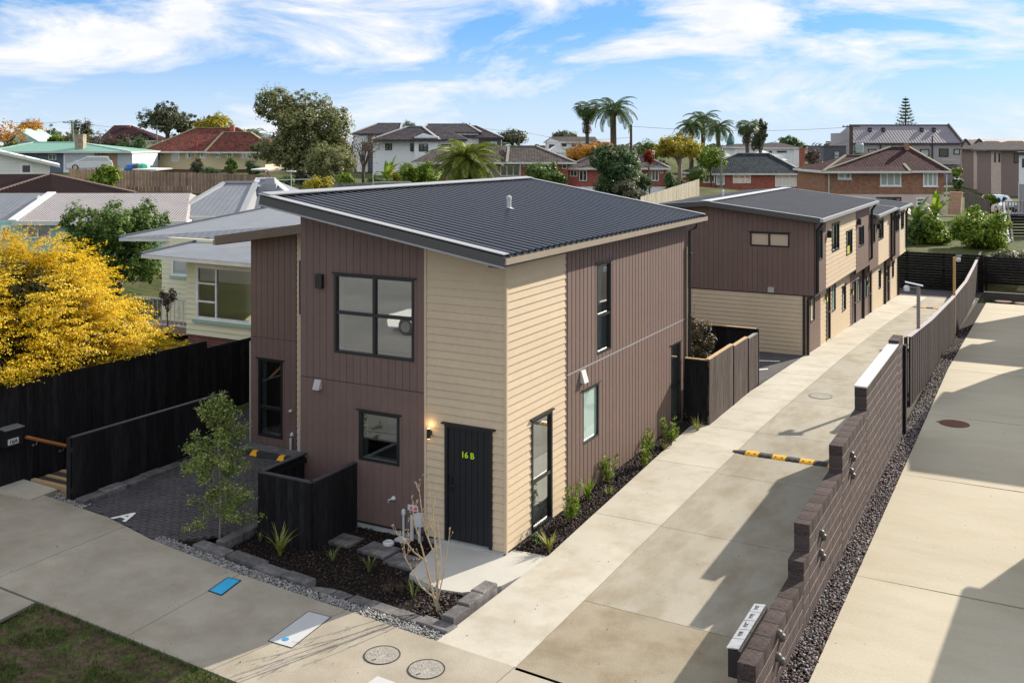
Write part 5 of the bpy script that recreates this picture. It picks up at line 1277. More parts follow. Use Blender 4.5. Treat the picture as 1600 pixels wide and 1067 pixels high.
def px_tree(name, label, px, pyt, pyb, wpx, d, m, nclump, per, rc_, leaf, shape='round', trunk=.2, asp=1.0, seed=None, hide=0.0, **kw):
    """tree whose crown spans wpx and rises to pyt; pyb is where the crown begins"""
    b_ = place(px, pyb, d); k = d / 1566.0; W2 = wpx * k / 2; zt = CZ - (pyt - 226) * k - b_.z; z0 = CZ - (pyb - 226) * k - b_.z; h = zt - z0
    rr = random.Random(int(px * 7 + pyt))
    e = [(0, 0, z0 + h * .45, W2 * .56, W2 * .56 * asp, h * .47)]
    nl = 11 if W2 > 1.6 else 7
    for i in range(nl):
        a = 6.283 * i / nl + rr.uniform(-.4, .4); q = rr.uniform(.42, .72)
        e.append((math.cos(a) * W2 * q, math.sin(a) * W2 * q * asp, z0 + h * (rr.uniform(.18, .82) - .25 * max(0, q - .6)), W2 * rr.uniform(.22, .38), W2 * rr.uniform(.22, .38) * asp, h * rr.uniform(.13, .26)))
    if shape == 'umbrella':
        e = [(math.cos(6.283 * i / 9 + rr.random()) * W2 * q, math.sin(6.283 * i / 9) * W2 * q * asp, z0 + h * (.82 - .35 * q + rr.uniform(-.08, .08)), W2 * .34, W2 * .34, h * .2) for i, q in enumerate((0, .5, .66, .7, .6, .72, .55, .68, .6))]
    return tree(name, label, b_, e, nclump, per, rc_ * W2, leaf, leaf * .55, m, trunk, **kw)

# --- near planting
def grassy(name, label, base, n, L_, W__, m, group=None, cat='plant', up=.55):
    """tuft of arching strap leaves"""
    T = thing(name, base, label, cat, group); b = MB()
    for i in range(n):
        a = R.uniform(0, 6.283); l = L_ * R.uniform(.6, 1.15); tilt = R.uniform(.15, 1.0) * (1 - up) + .12; w2 = W__ * R.uniform(.7, 1.2) / 2
        dx, dy = math.cos(a), math.sin(a); p = Vector((dx * .02, dy * .02, 0)); pts_ = [p]; ang = math.pi / 2 - tilt * .6
        for k in range(4):
            p = p + Vector((dx * math.cos(ang), dy * math.cos(ang), math.sin(ang))) * l / 4; pts_.append(p); ang -= tilt * .55
        sx = Vector((-dy, dx, 0)); ws = [w2 * .7, w2, w2 * .9, w2 * .6, .001]
        for k in range(4): b.face([pts_[k] - sx * ws[k], pts_[k] + sx * ws[k], pts_[k + 1] + sx * ws[k + 1], pts_[k + 1] - sx * ws[k + 1]])
    b.build('leaves', m, T, local=True); return T
F_flax = LG('leaf_flax', [(.065, .117, .026), (.156, .221, .052), (.325, .351, .156)])
F_flaxy = LG('leaf_flax_yellow', [(.12, .17, .02), (.28, .30, .05), (.45, .40, .15)])
grassy('flax_plant', 'striped green and cream strap-leaved plant beside the edging stones', G(437, 868, -.09), 34, .52, .028, F_flaxy)
grassy('flax_plant', 'small spiky green plant in the dark bark at the centre of the front bed', G(577, 893, -.09), 16, .38, .02, F_flax)
grassy('flax_plant', 'small spiky plant in the bark just below the bare shrub', G(646, 932, -.09), 14, .32, .02, F_flax)
grassy('flax_plant', 'thin green tuft in shade below the black bin enclosure', G(520, 876, -.09), 16, .25, .014, F_flax)
grassy('flax_plant', 'low tuft at the shaded foot of the bin enclosure near the small tree', G(407, 845, -.09), 18, .25, .014, F_flax)
tree('low_shrub', 'small brownish dome shrub among the bark near the edging stones', G(614, 922, -.09), [(0, 0, .06, .16, .16, .09)], 60, 18, .04, .03, .012, F_twig, 0, cat='shrub')
def leafy(label, base, h, r_, m, nc=70, per=22, leaf=.07, group='young plants along the driveway wall'):
    T = thing('young_shrub', base, label, 'shrub', group); b = MB(); C = []
    for i in range(7):
        a = R.uniform(0, 6.283); q = R.uniform(.2, 1) * r_; hh = h * R.uniform(.55, 1.0); t = Vector((math.cos(a) * q, math.sin(a) * q, hh)); b.tube([Vector((0, 0, 0)), t * .5 + Vector((0, 0, hh * .12)), t], [.008, .006, .003], 5)
        for k in range(nc // 7):
            C.append(t * R.uniform(.3, 1.02) + Vector((R.uniform(-1, 1), R.uniform(-1, 1), R.uniform(-.5, 1))) * r_ * .16)
    b.build('stems', M_bark, T, local=True); C = np.array([tuple(c) for c in C]); idx = np.repeat(np.arange(len(C)), per // 2)
    P = C[idx] + rvec(len(idx)) * r_ * .20 * NR.uniform(0, 1, (len(idx), 1)); N_ = rvec(len(idx)); N_[:, 2] += .5
    leaf_cloud('leaves', P, N_, leaf, leaf * .35, m, T); return T
bed = lambda px, py: G(px, py, -.03)
leafy('tall feathery young shrub nearest the house corner window', bed(893, 822), .75, .28, F_bright, 84, 16, .07)
leafy('bushy young shrub a third of the way along the driveway bed', bed(950, 757), .58, .26, F_bright, 84, 16)
leafy('bushy upright young shrub halfway along the driveway bed', bed(1008, 731), .75, .27, F_bright, 84, 16)
leafy('bushy young shrub below the shadow edge on the brown wall', bed(1048, 698), .75, .30, F_bright, 98, 16)
leafy('thin bushy shrub below the far ground-floor window', bed(1073, 660), .45, .18, F_dark, 50, 12)
grassy('strap_leaf_plant', 'yellow-green strap-leaved plant at the near end of the driveway bed', bed(858, 863), 40, .42, .022, F_flaxy, 'strap-leaved plants in the driveway bed')
grassy('strap_leaf_plant', 'upright dark green strap plant against the wall below the small frosted window', bed(918, 785), 34, .55, .026, F_bright, 'strap-leaved plants in the driveway bed', up=.8)
grassy('strap_leaf_plant', 'small bright green strap plant in front of the frosted window', bed(951, 777), 22, .25, .02, F_flaxy, 'strap-leaved plants in the driveway bed')
grassy('strap_leaf_plant', 'upright green strap plant against the wall halfway along the bed', bed(1013, 703), 24, .52, .028, F_bright, 'strap-leaved plants in the driveway bed', up=.8)
grassy('strap_leaf_plant', 'low yellow-green strap plant near the driveway edge past halfway', bed(1038, 704), 22, .28, .02, F_flaxy, 'strap-leaved plants in the driveway bed')
grassy('strap_leaf_plant', 'yellow-green strap plant at the corner of the courtyard fence', bed(1090, 674), 30, .40, .022, F_flaxy, 'strap-leaved plants in the driveway bed')
leafy('low green shrub beside the yellow strap plant at the house corner', bed(838, 852), .22, .16, F_dark, 60, 14, .05)
# young feathery tree by the parking bay
T = thing('young_tree', G(343, 845, -.05), 'slender young green tree standing between the parking bay and the footpath', 'tree')
b = MB(); b.tube([(0, 0, -.1), (.02, .01, .8), (-.03, .0, 1.6), (-.05, .02, 2.45)], [.022, .018, .012, .004], 8)
C = []
for i in range(56):
    z = R.uniform(.35, 2.4); t_ = (z - .3) / 2.1; rr_ = (.84 * (1 - t_) ** .7 + .10) * R.uniform(.5, 1.12); a = R.uniform(0, 6.283)
    s = Vector((-.03 * t_, 0, z)); e = s + Vector((math.cos(a) * rr_, math.sin(a) * rr_, R.uniform(.02, .26)))
    m_ = (s + e) / 2 + Vector((0, 0, .05)); b.tube([s, m_, e], [.006, .004, .002], 4, cap=False)
    for k in range(9):
        f = R.uniform(.3, 1.05); C.append(tuple(s + (e - s) * f + Vector((R.gauss(0, .05), R.gauss(0, .05), R.gauss(0, .04)))))
b.build('trunk', M_barkg, T, local=True)
C = np.array(C); idx = np.repeat(np.arange(len(C)), 24); P = C[idx] + rvec(len(idx)) * NR.uniform(0, .11, (len(idx), 1)); N_ = rvec(len(idx)) * .7; N_[:, 2] += .8
leaf_cloud('crown', P, N_, .062, .028, LG('leaf_young_tree', [(.078, .130, .026), (.156, .247, .046), (.286, .351, .104), (.494, .468, .182)]), T)
# bare deciduous shrub in the front bed
T = thing('bare_shrub', G(683, 957, -.08), 'leafless many-stemmed shrub with pale buds in the sunny tip of the bed', 'shrub')
b = MB(); bud = MB(); M_stem = mat('pale_stem', (.42, .33, .22), .8, .2, 8)
dr_ = random.Random(5)
cr_ = Vector((CC, SS, 0)); cf_ = Vector((-SS, CC, 0))          # across and away, so the stems spread broadside to the street
def stem(s, pts_, r0, depth):
    P_ = [s]
    for q in pts_: P_.append(Vector(q))
    n_ = len(P_); b.tube(P_, [r0 * (1 - .6 * i / (n_ - 1)) for i in range(n_)], 6)
    e = P_[-1]; bud.lathe(tuple(e - Vector((0, 0, .01))), [(.003, 0), (.009, .012), (.002, .03)], 6)
    if depth:
        for i in range(1, n_):
            for _ in range(2):
                a_ = P_[i - 1] + (P_[i] - P_[i - 1]) * dr_.uniform(.3, 1); dd = (P_[i] - P_[i - 1]).normalized() + Vector((dr_.gauss(0, .7), dr_.gauss(0, .7), dr_.uniform(0, .5))); dd.normalize()
                l = dr_.uniform(.05, .18); stem(a_, [a_ + dd * l * .5 + Vector((0, 0, .01)), a_ + dd * l + Vector((0, 0, .04))], r0 * .38, depth - 1 if depth > 1 and dr_.random() < .5 else 0)
def W3(x, y, z): return cr_ * x + cf_ * y + Vector((0, 0, z))
stem(W3(0, 0, 0), [W3(.0, 0, .5), W3(-.03, .02, 1.0), W3(-.07, .03, 1.5), W3(-.05, .05, 1.72)], .022, 2)
stem(W3(-.02, 0, .1), [W3(-.12, .05, .5), W3(-.23, .05, .95), W3(-.34, .0, 1.35), W3(-.38, .02, 1.62)], .017, 2)
stem(W3(-.01, 0, .2), [W3(-.25, .1, .35), W3(-.40, .1, .62), W3(-.50, .1, .80), W3(-.42, .1, .9)], .012, 2)
stem(W3(-.05, .02, .9), [W3(-.17, .0, 1.2), W3(-.24, -.02, 1.6), W3(-.27, .0, 1.85)], .012, 2)
stem(W3(-.16, .05, .75), [W3(-.36, .05, .9), W3(-.52, .04, 1.12), W3(-.62, .04, 1.18)], .011, 2)
stem(W3(.01, 0, .2), [W3(.10, -.05, .6), W3(.16, -.04, 1.0), W3(.2, .0, 1.28)], .010, 1)
stem(W3(.0, .0, .3), [W3(.05, .1, .8), W3(.0, .16, 1.3)], .010, 1)
b.build('stems', M_stem, T, local=True); bud.build('buds', mat('bud', (.5, .38, .24), .8), T, local=True)
# red-leaved shrub in the courtyard
g = Vector((-.35, 11.2, 0)); T = tree('courtyard_shrub', 'bronze-leaved shrub rising above the courtyard fence', g, [(0, 0, 1.75, .55, .55, .5), (.15, -.1, 1.25, .4, .4, .45), (-.2, .1, 2.1, .3, .3, .25)], 170, 30, .12, .10, .035, F_nandina, .03, cat='shrub', th=.6)
b = MB(); b.tube([(-.05, .1, .2), (.05, .1, 2.7)], .012, 6); b.build('stake', M_raw, T, local=True)
# small trees by the back fence
px_tree('young_tree', 'thin twiggy young tree in front of the far black fence', 1475, 402, 440, 26, 58, F_twig, 60, 16, .35, .07, trunk=.03, cat='tree')

# --- palms
def frond_mesh(L_, n, leaf, w_, droop, m, fan=False):
    b = MB()
    if fan:
        st = L_ * .45
        b.bar((0, 0, 0), (st, 0, st * .1), .03, .02)
        for k in range(n):
            a = -1.25 + 2.5 * k / (n - 1); d = Vector((math.cos(a), math.sin(a), 0)); p = Vector((st, 0, st * .1)); q = p + d * leaf * .6 + Vector((0, 0, .02)); e = p + d * leaf - Vector((0, 0, leaf * .30)); s = Vector((-d.y, d.x, 0)) * w_ / 2
            b.face([p, q - s, e, q + s])
        return b
    pts_ = []; ang = .75; p = Vector((0, 0, 0))
    for k in range(13): pts_.append(p.copy()); p = p + Vector((math.cos(ang), 0, math.sin(ang))) * L_ / 12; ang -= droop / 12
    for a, c in zip(pts_, pts_[1:]): b.bar(a, c, .04, .03)
    for k in range(n):
        t = .12 + .88 * k / n; f = t * 12; i = min(11, int(f)); q = pts_[i] + (pts_[i + 1] - pts_[i]) * (f - i); dd = (pts_[i + 1] - pts_[i]).normalized(); l = leaf * math.sin(math.pi * min(1, .18 + t * .80)) ** .6
        for s in (-1, 1):
            e = q + dd * l * .55 + Vector((0, s * l * .75, -l * .28)) ; u = dd * w_ / 2; mid = q + (e - q) * .45 + Vector((0, 0, l * .06))
            b.face([q, mid - u, e, mid + u])
    return b
def palm(name, label, base, h, r_, nf, L_, leaf, w_, droop, m, fan=False, nleaf=34, group=None, lo=-1.0, skirt=None, crownm=None):
    T = thing(name, base, label, 'palm tree', group)
    b = MB(); b.tube([(0, 0, -.2), (.04 * h * .2, 0, h * .5), (0, 0, h)], [r_ * 1.15, r_, r_ * .95], 9); b.lathe((0, 0, h - r_), [(r_ * .9, 0), (r_ * 1.5, r_ * .8), (r_ * 1.2, r_ * 2), (r_ * .4, r_ * 2.6)], 9); b.build('trunk', M_bark, T, local=True)
    fm = frond_mesh(L_, nleaf, leaf, w_, droop, m, fan).build('frond', m, T, local=True); me = fm.data; first = True
    for i in range(nf):
        o = fm if first else link('frond', me, T); first = False
        t = (i + .5) / nf; tilt = 1.05 - t * (1.05 - lo) * 1.0
        o.location = (0, 0, h + r_ * 1.2); o.rotation_euler = (R.uniform(-.25, .25), -tilt * .8 + .3, i * 2.39996); s = R.uniform(.85, 1.1); o.scale = (s, s, s)
    if skirt:
        n = 500; a = NR.uniform(0, 6.283, n); P = np.stack([np.cos(a) * r_ * 1.9, np.sin(a) * r_ * 1.9, h - NR.uniform(0, skirt, n)], 1); P[:, :2] *= NR.uniform(.5, 1.3, (n, 1)); N_ = P.copy(); N_[:, 2] = .1
        leaf_cloud('skirt', P, N_, .6, .1, F_twig, T, .9, .3)
    return T
b_ = place(727, 300, 62); palm('date_palm', 'broad bright date palm showing above the ridge of the ribbed roof', b_, CZ - (262 - 226) * 62 / 1566 - b_.z, .34, 50, 2.7, .5, .075, 1.5, F_frondy, nleaf=38, lo=-1.0, skirt=1.2)
b_ = place(917, 235, 130); palm('fan_palm', 'tall thin fan palm, the slimmest of the pair on the skyline', b_, CZ - (172 - 226) * 130 / 1566 - b_.z, .24, 40, 1.7, 1.25, .13, 0, F_frond, True, 13, lo=-1.1, skirt=3.0)
b_ = place(958, 235, 126); palm('feather_palm', 'tall spreading feather palm beside the thin fan palm', b_, CZ - (178 - 226) * 126 / 1566 - b_.z, .40, 30, 4.0, .8, .12, 1.9, F_frond, nleaf=26, lo=-.75)
for px, py, d, s, lb in ((1080, 203, 142, 2.9, 'feather palm at the near side of the group above the yellow tree'), (1098, 192, 146, 3.3, 'tallest feather palm of the group above the yellow tree'), (1122, 205, 140, 3.2, 'feather palm at the far side of the group above the yellow tree')):
    b_ = place(px, 240, d); palm('feather_palm', lb, b_, CZ - (py - 226) * d / 1566 - b_.z, .3, 26, s, .75, .12, 1.9, F_frond, nleaf=22, lo=-.7, group='feather palms above the yellow tree')
b_ = place(1167, 240, 138); palm('fan_palm', 'short fan palm in front of the dark tree on the skyline', b_, CZ - (200 - 226) * 138 / 1566 - b_.z, .26, 34, 1.6, 1.15, .13, 0, F_frond, True, 13, lo=-.9, skirt=2.2)
b_ = place(397, 230, 150); palm('feather_palm', 'small palm peeping out beside the big dark tree', b_, CZ - (212 - 226) * 150 / 1566 - b_.z, .2, 14, 2.6, .6, .12, 2.0, F_frond, nleaf=18, lo=-.6)
def banana(label, base, h, n, m, L_=1.9):
    T = thing('banana_plant', base, label, 'plant', 'banana plants')
    b = MB(); b.tube([(0, 0, -.2), (0, 0, h * .6)], [.12, .09], 8); b.build('stem', F_mid, T, local=True)
    for i in range(n):
        a = i * 2.4 + R.uniform(-.3, .3); tl = R.uniform(.15, .9); p = Vector((0, 0, h * .55)); ang = math.pi / 2 - tl * .5; pts_ = [p]; l = L_ * R.uniform(.8, 1.2)
        for k in range(6): p = p + Vector((math.cos(a) * math.cos(ang), math.sin(a) * math.cos(ang), math.sin(ang))) * l / 6; pts_.append(p); ang -= tl * .42
        sx = Vector((-math.sin(a), math.cos(a), 0)); ws = [.03, .18, .24, .24, .20, .12, .01]; q = MB()
        for k in range(6):
            for s in (-1, 1):
                up = Vector((0, 0, .06)); q.face([pts_[k], pts_[k] + sx * s * ws[k] + up, pts_[k + 1] + sx * s * ws[k + 1] + up, pts_[k + 1]])
        q.build('leaf', m, T, local=True)
banana('banana plant with big pale leaves above the far back fence', place(1462, 372, 66), 3.0, 9, F_bright)
banana('banana plant beside the terrace end above the far back fence', place(1432, 375, 65), 2.4, 7, F_mid)
banana('banana plant behind the house roof ridge by the white house', place(605, 285, 80), 1.6, 7, F_bright)
banana('small banana plant in front of the green-roofed house trees', place(116, 238, 150), 4.6, 8, F_bright, 2.6)

# --- trees and shrubs, near to far
px_tree('round_tree', 'round leafy green tree beside the cream weatherboard house', 182, 310, 442, 172, 37, F_mid, 800, 40, .10, .12, trunk=.2)
px_tree('spiky_shrub', 'small spiky yellow-green tree in front of the brown paling fence', 164, 258, 294, 40, 74, F_bright, 90, 30, .3, .32, trunk=.1, cat='shrub')
px_tree('dark_tree', 'large dark olive-green tree rising above the neighbouring roofs', 482, 139, 268, 168, 100, F_olive, 1500, 28, .085, .30, trunk=.32, nl=16)
px_tree('olive_tree', 'grey-green rounded tree in front of the large dark tree', 516, 220, 288, 98, 88, F_olive, 380, 40, .13, .20, trunk=.2, nl=14)
px_tree('bare_tree', 'leafless pinkish twiggy tree between the dark tree and the white house', 568, 205, 262, 60, 98, F_twig, 90, 14, .3, .16, trunk=.14, nl=26)
px_tree('bushy_shrub', 'rounded shrub lit yellow-green beside the date palm', 655, 256, 300, 80, 74, F_bright, 380, 34, .13, .18, trunk=.1, cat='shrub')
px_tree('flowering_shrub', 'small yellow-flowered shrub just over the near roof edge', 497, 277, 300, 44, 58, F_yelgr, 80, 40, .28, .14, trunk=.05, cat='shrub')
px_tree('red_shrub', 'small red shrub at the foot of the date palm', 694, 281, 298, 16, 70, F_red, 30, 30, .4, .14, trunk=.04, cat='shrub')
px_tree('bushy_shrub', 'broad shrub with yellowish flower heads in front of the red brick wall', 849, 255, 296, 70, 84, F_mid, 210, 44, .17, .22, trunk=.1, cat='shrub', group=None)
px_tree('dark_tree', 'dense dark green tree hiding the middle of the red brick bungalow', 968, 228, 312, 100, 88, F_dark, 760, 32, .11, .24, trunk=.24, nl=10)
px_tree('bushy_shrub', 'grey-green bush below the dense dark tree', 985, 285, 318, 60, 84, F_grey, 120, 40, .22, .2, trunk=.06, cat='shrub')
px_tree('yellow_tree', 'spreading yellow-green tree with pale trunks by the sloping paling fence', 1062, 211, 262, 92, 120, F_yelgr, 420, 34, .11, .28, shape='umbrella', trunk=.26, bm_=M_barkg)
px_tree('orange_tree', 'low orange autumn tree in front of the white gabled house', 912, 226, 258, 70, 118, F_orange, 200, 40, .2, .26, trunk=.12)
px_tree('orange_tree', 'low orange autumn tree under the spreading feather palm', 940, 222, 246, 46, 122, F_orange, 130, 40, .24, .26, trunk=.12)
px_tree('red_tree', 'small red-leaved tree beside the spreading yellow tree', 1014, 234, 258, 20, 108, F_red, 50, 30, .35, .22, trunk=.06)
px_tree('clipped_hedge', 'clipped dark hedge at the corner of the red brick bungalow', 1046, 268, 298, 18, 104, F_dark, 70, 40, .4, .18, trunk=.05, cat='hedge')
px_tree('green_tree', 'green tree filling the gap behind the yellow tree', 1012, 222, 252, 44, 128, F_mid, 130, 40, .24, .26, trunk=.12)
px_tree('green_tree', 'bright green shrubbery under the feather palms', 1110, 228, 262, 56, 128, F_bright, 150, 40, .22, .26, trunk=.1)
px_tree('dark_tree', 'dark tree with open crown behind the short fan palm', 1187, 184, 232, 24, 150, F_pohu, 130, 36, .3, .4, trunk=.2)
px_tree('dark_tree', 'dark tree top behind the white terrace on the skyline', 1236, 213, 240, 40, 200, F_dark, 120, 40, .28, .5, trunk=.2)
px_tree('coastal_tree', 'dark spreading coastal tree behind the tiled yellow house', 262, 164, 226, 96, 172, F_pohu, 300, 40, .10, .40, shape='umbrella', trunk=.4, nl=18)
px_tree('coastal_tree', 'smaller dark tree leaning beside the spreading coastal tree', 296, 178, 226, 52, 176, F_pohu, 130, 40, .15, .40, trunk=.3, nl=12)
px_tree('yellow_tree', 'flat-topped golden tree behind the tiled yellow house', 338, 176, 222, 74, 168, F_yelgr, 240, 40, .12, .36, shape='umbrella', trunk=.3, nl=14)
px_tree('skyline_trees', 'dark rounded tree on the skyline beyond the long tiled roof', 800, 205, 234, 56, 185, F_pohu, 180, 40, .2, .45, shape='umbrella', trunk=.3)
px_tree('skyline_trees', 'dark low tree behind the white gabled house', 882, 205, 232, 52, 190, F_pohu, 180, 40, .2, .45, shape='umbrella', trunk=.3)
px_tree('skyline_trees', 'small dark tree behind the dark roofs of the white house', 637, 190, 225, 38, 185, F_dark, 140, 40, .25, .45, trunk=.3)
px_tree('orange_tree', 'orange-leaved tree at the edge of the frame by the pale house', 14, 186, 245, 62, 135, F_orange, 60, 22, .2, .28, shape='umbrella', trunk=.22, nl=16)
px_tree('orange_tree', 'thin orange-topped tree behind the mint-gabled house', 52, 188, 215, 46, 165, F_orange, 70, 24, .25, .32, shape='umbrella', trunk=.14, nl=12)
for px, py, pb, wd, d, m, lb in ((40, 190, 236, 40, 175, F_pohu, 'dark tree behind the mint-gabled house'), (86, 196, 240, 34, 170, F_dark, 'dark rounded tree left of the leaning power pole'), (130, 187, 240, 38, 178, F_pohu, 'dark tree with flat top beside the leaning power pole'), (84, 208, 242, 36, 152, F_bright, 'bright green bush over the mint roof'), (118, 204, 248, 50, 150, F_olive, 'clipped brown-green hedge tree behind the stone chimney'), (150, 205, 262, 60, 146, F_twig, 'brown twiggy tree beside the stone chimney'), (180, 212, 266, 44, 140, F_twig, 'leafless brown tree in front of the dark red roof'), (205, 215, 268, 60, 136, F_dark, 'dark green shrubbery between the mint roof and the yellow house'), (22, 222, 246, 26, 128, F_frondy, 'tufted palm-like shrub at the corner of the mint roof')):
    px_tree('background_tree', lb, px, py, pb, wd, d, m, 130, 38, .25, .34, trunk=.15, nl=12)
for px, py, pb, wd, d, m, lb in ((308, 248, 275, 24, 118, F_grey, 'scrawny shrub in front of the yellow house'), (362, 243, 272, 22, 116, F_mid, 'rounded flowering shrub in front of the yellow house'), (395, 250, 275, 26, 112, F_dark, 'dark shrub in front of the yellow house beside the large tree'), (330, 262, 275, 30, 116, F_dark, 'low dark shrub at the foot of the yellow house')):
    px_tree('garden_shrub', lb, px, py, pb, wd, d, m, 70, 36, .3, .2, trunk=.06, cat='shrub')
for px, py, pb, wd, d, m, lb in ((1447, 338, 384, 84, 66, F_bright, 'yellow-green shrub over the far black fence beside the terrace'), (1536, 330, 388, 100, 63, F_bright, 'rounded leafy tree above the far fence corner'), (1524, 322, 350, 30, 70, F_bright, 'bright yellow-green bush in front of the weathered fence'), (1500, 356, 390, 50, 68, F_mid, 'leafy shrubs behind the middle of the far fence'), (1418, 345, 388, 44, 65, F_mid, 'leafy shrub beside the end wall of the terrace'), (1575, 395, 428, 60, 58, F_grey, 'grey-green hedge along the strip of lawn'), (1544, 400, 428, 40, 57, F_dark, 'dark hedge at the fence corner by the strip of lawn'), (1496, 277, 296, 18, 104, F_dark, 'dark round bush beside the tall brick house'), (1548, 303, 322, 28, 92, F_bright, 'yellow-green bush beside the parked car'), (1278, 264, 302, 24, 108, F_bright, 'bright green bush between the two brick houses'), (1272, 232, 262, 30, 140, F_twig, 'reddish twiggy tree beyond the tall brick chimney'), (1495, 262, 276, 16, 120, F_bright, 'small shrub at the eave of the tall brick house')):
    px_tree('garden_shrub', lb, px, py, pb, wd, d, m, 420 if wd > 60 else (200 if wd > 35 else 80), 34, .15 if wd > 60 else .2, .2 if d < 80 else .24, trunk=.07, cat='shrub')
for px, py, pb, wd, d, m, lb in ((448, 276, 292, 30, 78, F_mid, 'green shrub at the foot of the large dark tree'), (540, 272, 292, 34, 76, F_bright, 'bright shrub between the grey paling fence and the olive tree'), (585, 276, 294, 30, 72, F_mid, 'low green shrub by the clothes line'), (622, 270, 290, 24, 78, F_yelgr, 'yellow-green shrub beside the rounded shrub'), (470, 262, 284, 26, 92, F_grey, 'grey shrub under the large dark tree'), (1062, 282, 300, 40, 112, F_grey, 'low grey-green shrubs on the lawn behind the sloping fence'), (1090, 262, 284, 40, 122, F_mid, 'dark green shrub behind the gable of the slate-roofed house'), (1035, 250, 268, 30, 124, F_dark, 'dark shrub under the spreading yellow tree')):
    px_tree('garden_shrub', lb, px, py, pb, wd, d, m, 90, 36, .26, .2, trunk=.05, cat='shrub')
# tall regular pine on the skyline
b_ = place(1415, 240, 230); hN = CZ - (150 - 226) * 230 / 1566 - b_.z
T = thing('norfolk_pine', b_, 'tall tiered pine standing above the long grey terrace roof', 'tree'); b = MB(); b.tube([(0, 0, -.3), (0, 0, hN)], [.35, .03], 8); b.build('trunk', M_bark, T, local=True)
P, N_ = [], []
b = MB(); nt_ = 15
for k in range(nt_):
    z = hN * (.12 + .86 * (k / nt_) ** .95); r_ = (hN - z) * .30 + .25
    for i in range(6):
        a = 6.283 * i / 6 + k * .4; tip = Vector((math.cos(a) * r_, math.sin(a) * r_, z + r_ * .22)); b.tube([(0, 0, z), Vector((math.cos(a), math.sin(a), 0)) * r_ * .6 + Vector((0, 0, z + r_ * .02)), tip], [.08, .06, .03], 5)
        for j in range(26):
            f = R.uniform(.15, 1.02); P.append((tip.x * f + R.gauss(0, .10), tip.y * f + R.gauss(0, .10), z + r_ * .22 * f * f + R.uniform(-.05, .25))); N_.append((0, 0, 1))
b.build('branch', M_bark, T, local=True); leaf_cloud('crown', np.array(P), np.array(N_, float), .55, .22, F_dark, T)
# ------------------------------------------------------------------ houses around
T_red = roofmat('tile_red', (.17, .050, .036), 'tile', .3, .36, (.10, .038, .034), moss=.22)
T_maroon = roofmat('tile_maroon', (.050, .019, .024), 'tile', .3, .36, (.034, .015, .021), moss=.16)
T_brown = roofmat('tile_brown', (.085, .062, .055), 'tile', .3, .37, (.06, .045, .045))
T_grey = roofmat('tile_grey', (.078, .066, .064), 'tile', .3, .36, (.055, .047, .048), moss=.12)
T_slate = roofmat('tile_slate', (.036, .047, .056), 'tile', .3, .36, (.026, .034, .042))
T_dark = roofmat('roof_dark', (.060, .053, .060), 'tile', .45, .40, (.044, .039, .045), rough=.6, strength=.3)
T_mint = roofmat('roof_mint', (.16, .36, .28), 'rib', .4, .3, (.14, .32, .25), rough=.5, strength=.3)
T_lgrey = roofmat('roof_pale_grey', (.20, .215, .245), 'rib', .25, .3, (.17, .185, .215), rough=.55, strength=.3)
T_corr = roofmat('roof_corrugated', (.36, .325, .325), 'rib', .13, .3, (.31, .28, .28), rough=.5, strength=1.0)
T_purple = roofmat('roof_ribbed_purple', (.19, .17, .20), 'rib', .5, .3, (.16, .145, .17), rough=.5, strength=.9)
T_pink = roofmat('roof_pinkish', (.34, .28, .27), 'rib', .5, .3, (.30, .25, .24), rough=.6, strength=.7)
T_shed = roofmat('roof_rusty', (.40, .20, .15), 'rib', .28, .3, (.34, .22, .19), rough=.6, strength=.9)
W_yel = mat('wall_pale_yellow', (.74, .62, .38), .8, .05, .5)
W_white = mat('wall_white', (.86, .87, .89), .8, .03, .5)
W_cream = mat('wall_cream', (.80, .77, .56), .7, .04, .6, obvar=.02)
W_mint = mat('wall_mint', (.40, .68, .57), .75, .05, .6)
W_blue = mat('wall_blue_grey', (.15, .19, .24), .8, .06, .6)
W_tan = mat('wall_tan_board', (.38, .27, .16), .85, .12, 1.5)
W_pink = mat('wall_pink_plaster', (.72, .58, .54), .85, .07, .5)
W_grey = mat('wall_grey_clad', (.38, .35, .36), .8, .05, .6)
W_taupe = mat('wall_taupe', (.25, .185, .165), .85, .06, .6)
W_lilac = mat('wall_blue_black', (.10, .10, .125), .8, .06, .6)
W_peach = mat('wall_beige_clad', (.44, .37, .33), .85, .06, .6)
W_bw = mat('wall_white_board', (.80, .79, .73), .8, .04, .6, obvar=.02)
B_red = brickmat('brick_red', (.42, .10, .06), (.36, .085, .055), (.22, .15, .12))
B_brown = brickmat('brick_mixed', (.40, .17, .085), (.27, .105, .055), (.36, .26, .20))
B_base = brickmat('brick_plum', (.18, .06, .05), (.15, .05, .045), (.2, .13, .11))
M_wfr = mat('white_joinery', (.86, .87, .87), .6)
M_curt = glass('curtain_glass', refl=.12, base=(.42, .45, .46))
mat('white_ridge', (.66, .67, .68), .5)
M_far = glass('far_glass', refl=.22, base=(.05, .06, .07))
M_eave = mat('white_eave', (.66, .66, .63), .7)
M_mint2 = mat('mint_trim', (.35, .52, .45), .7)

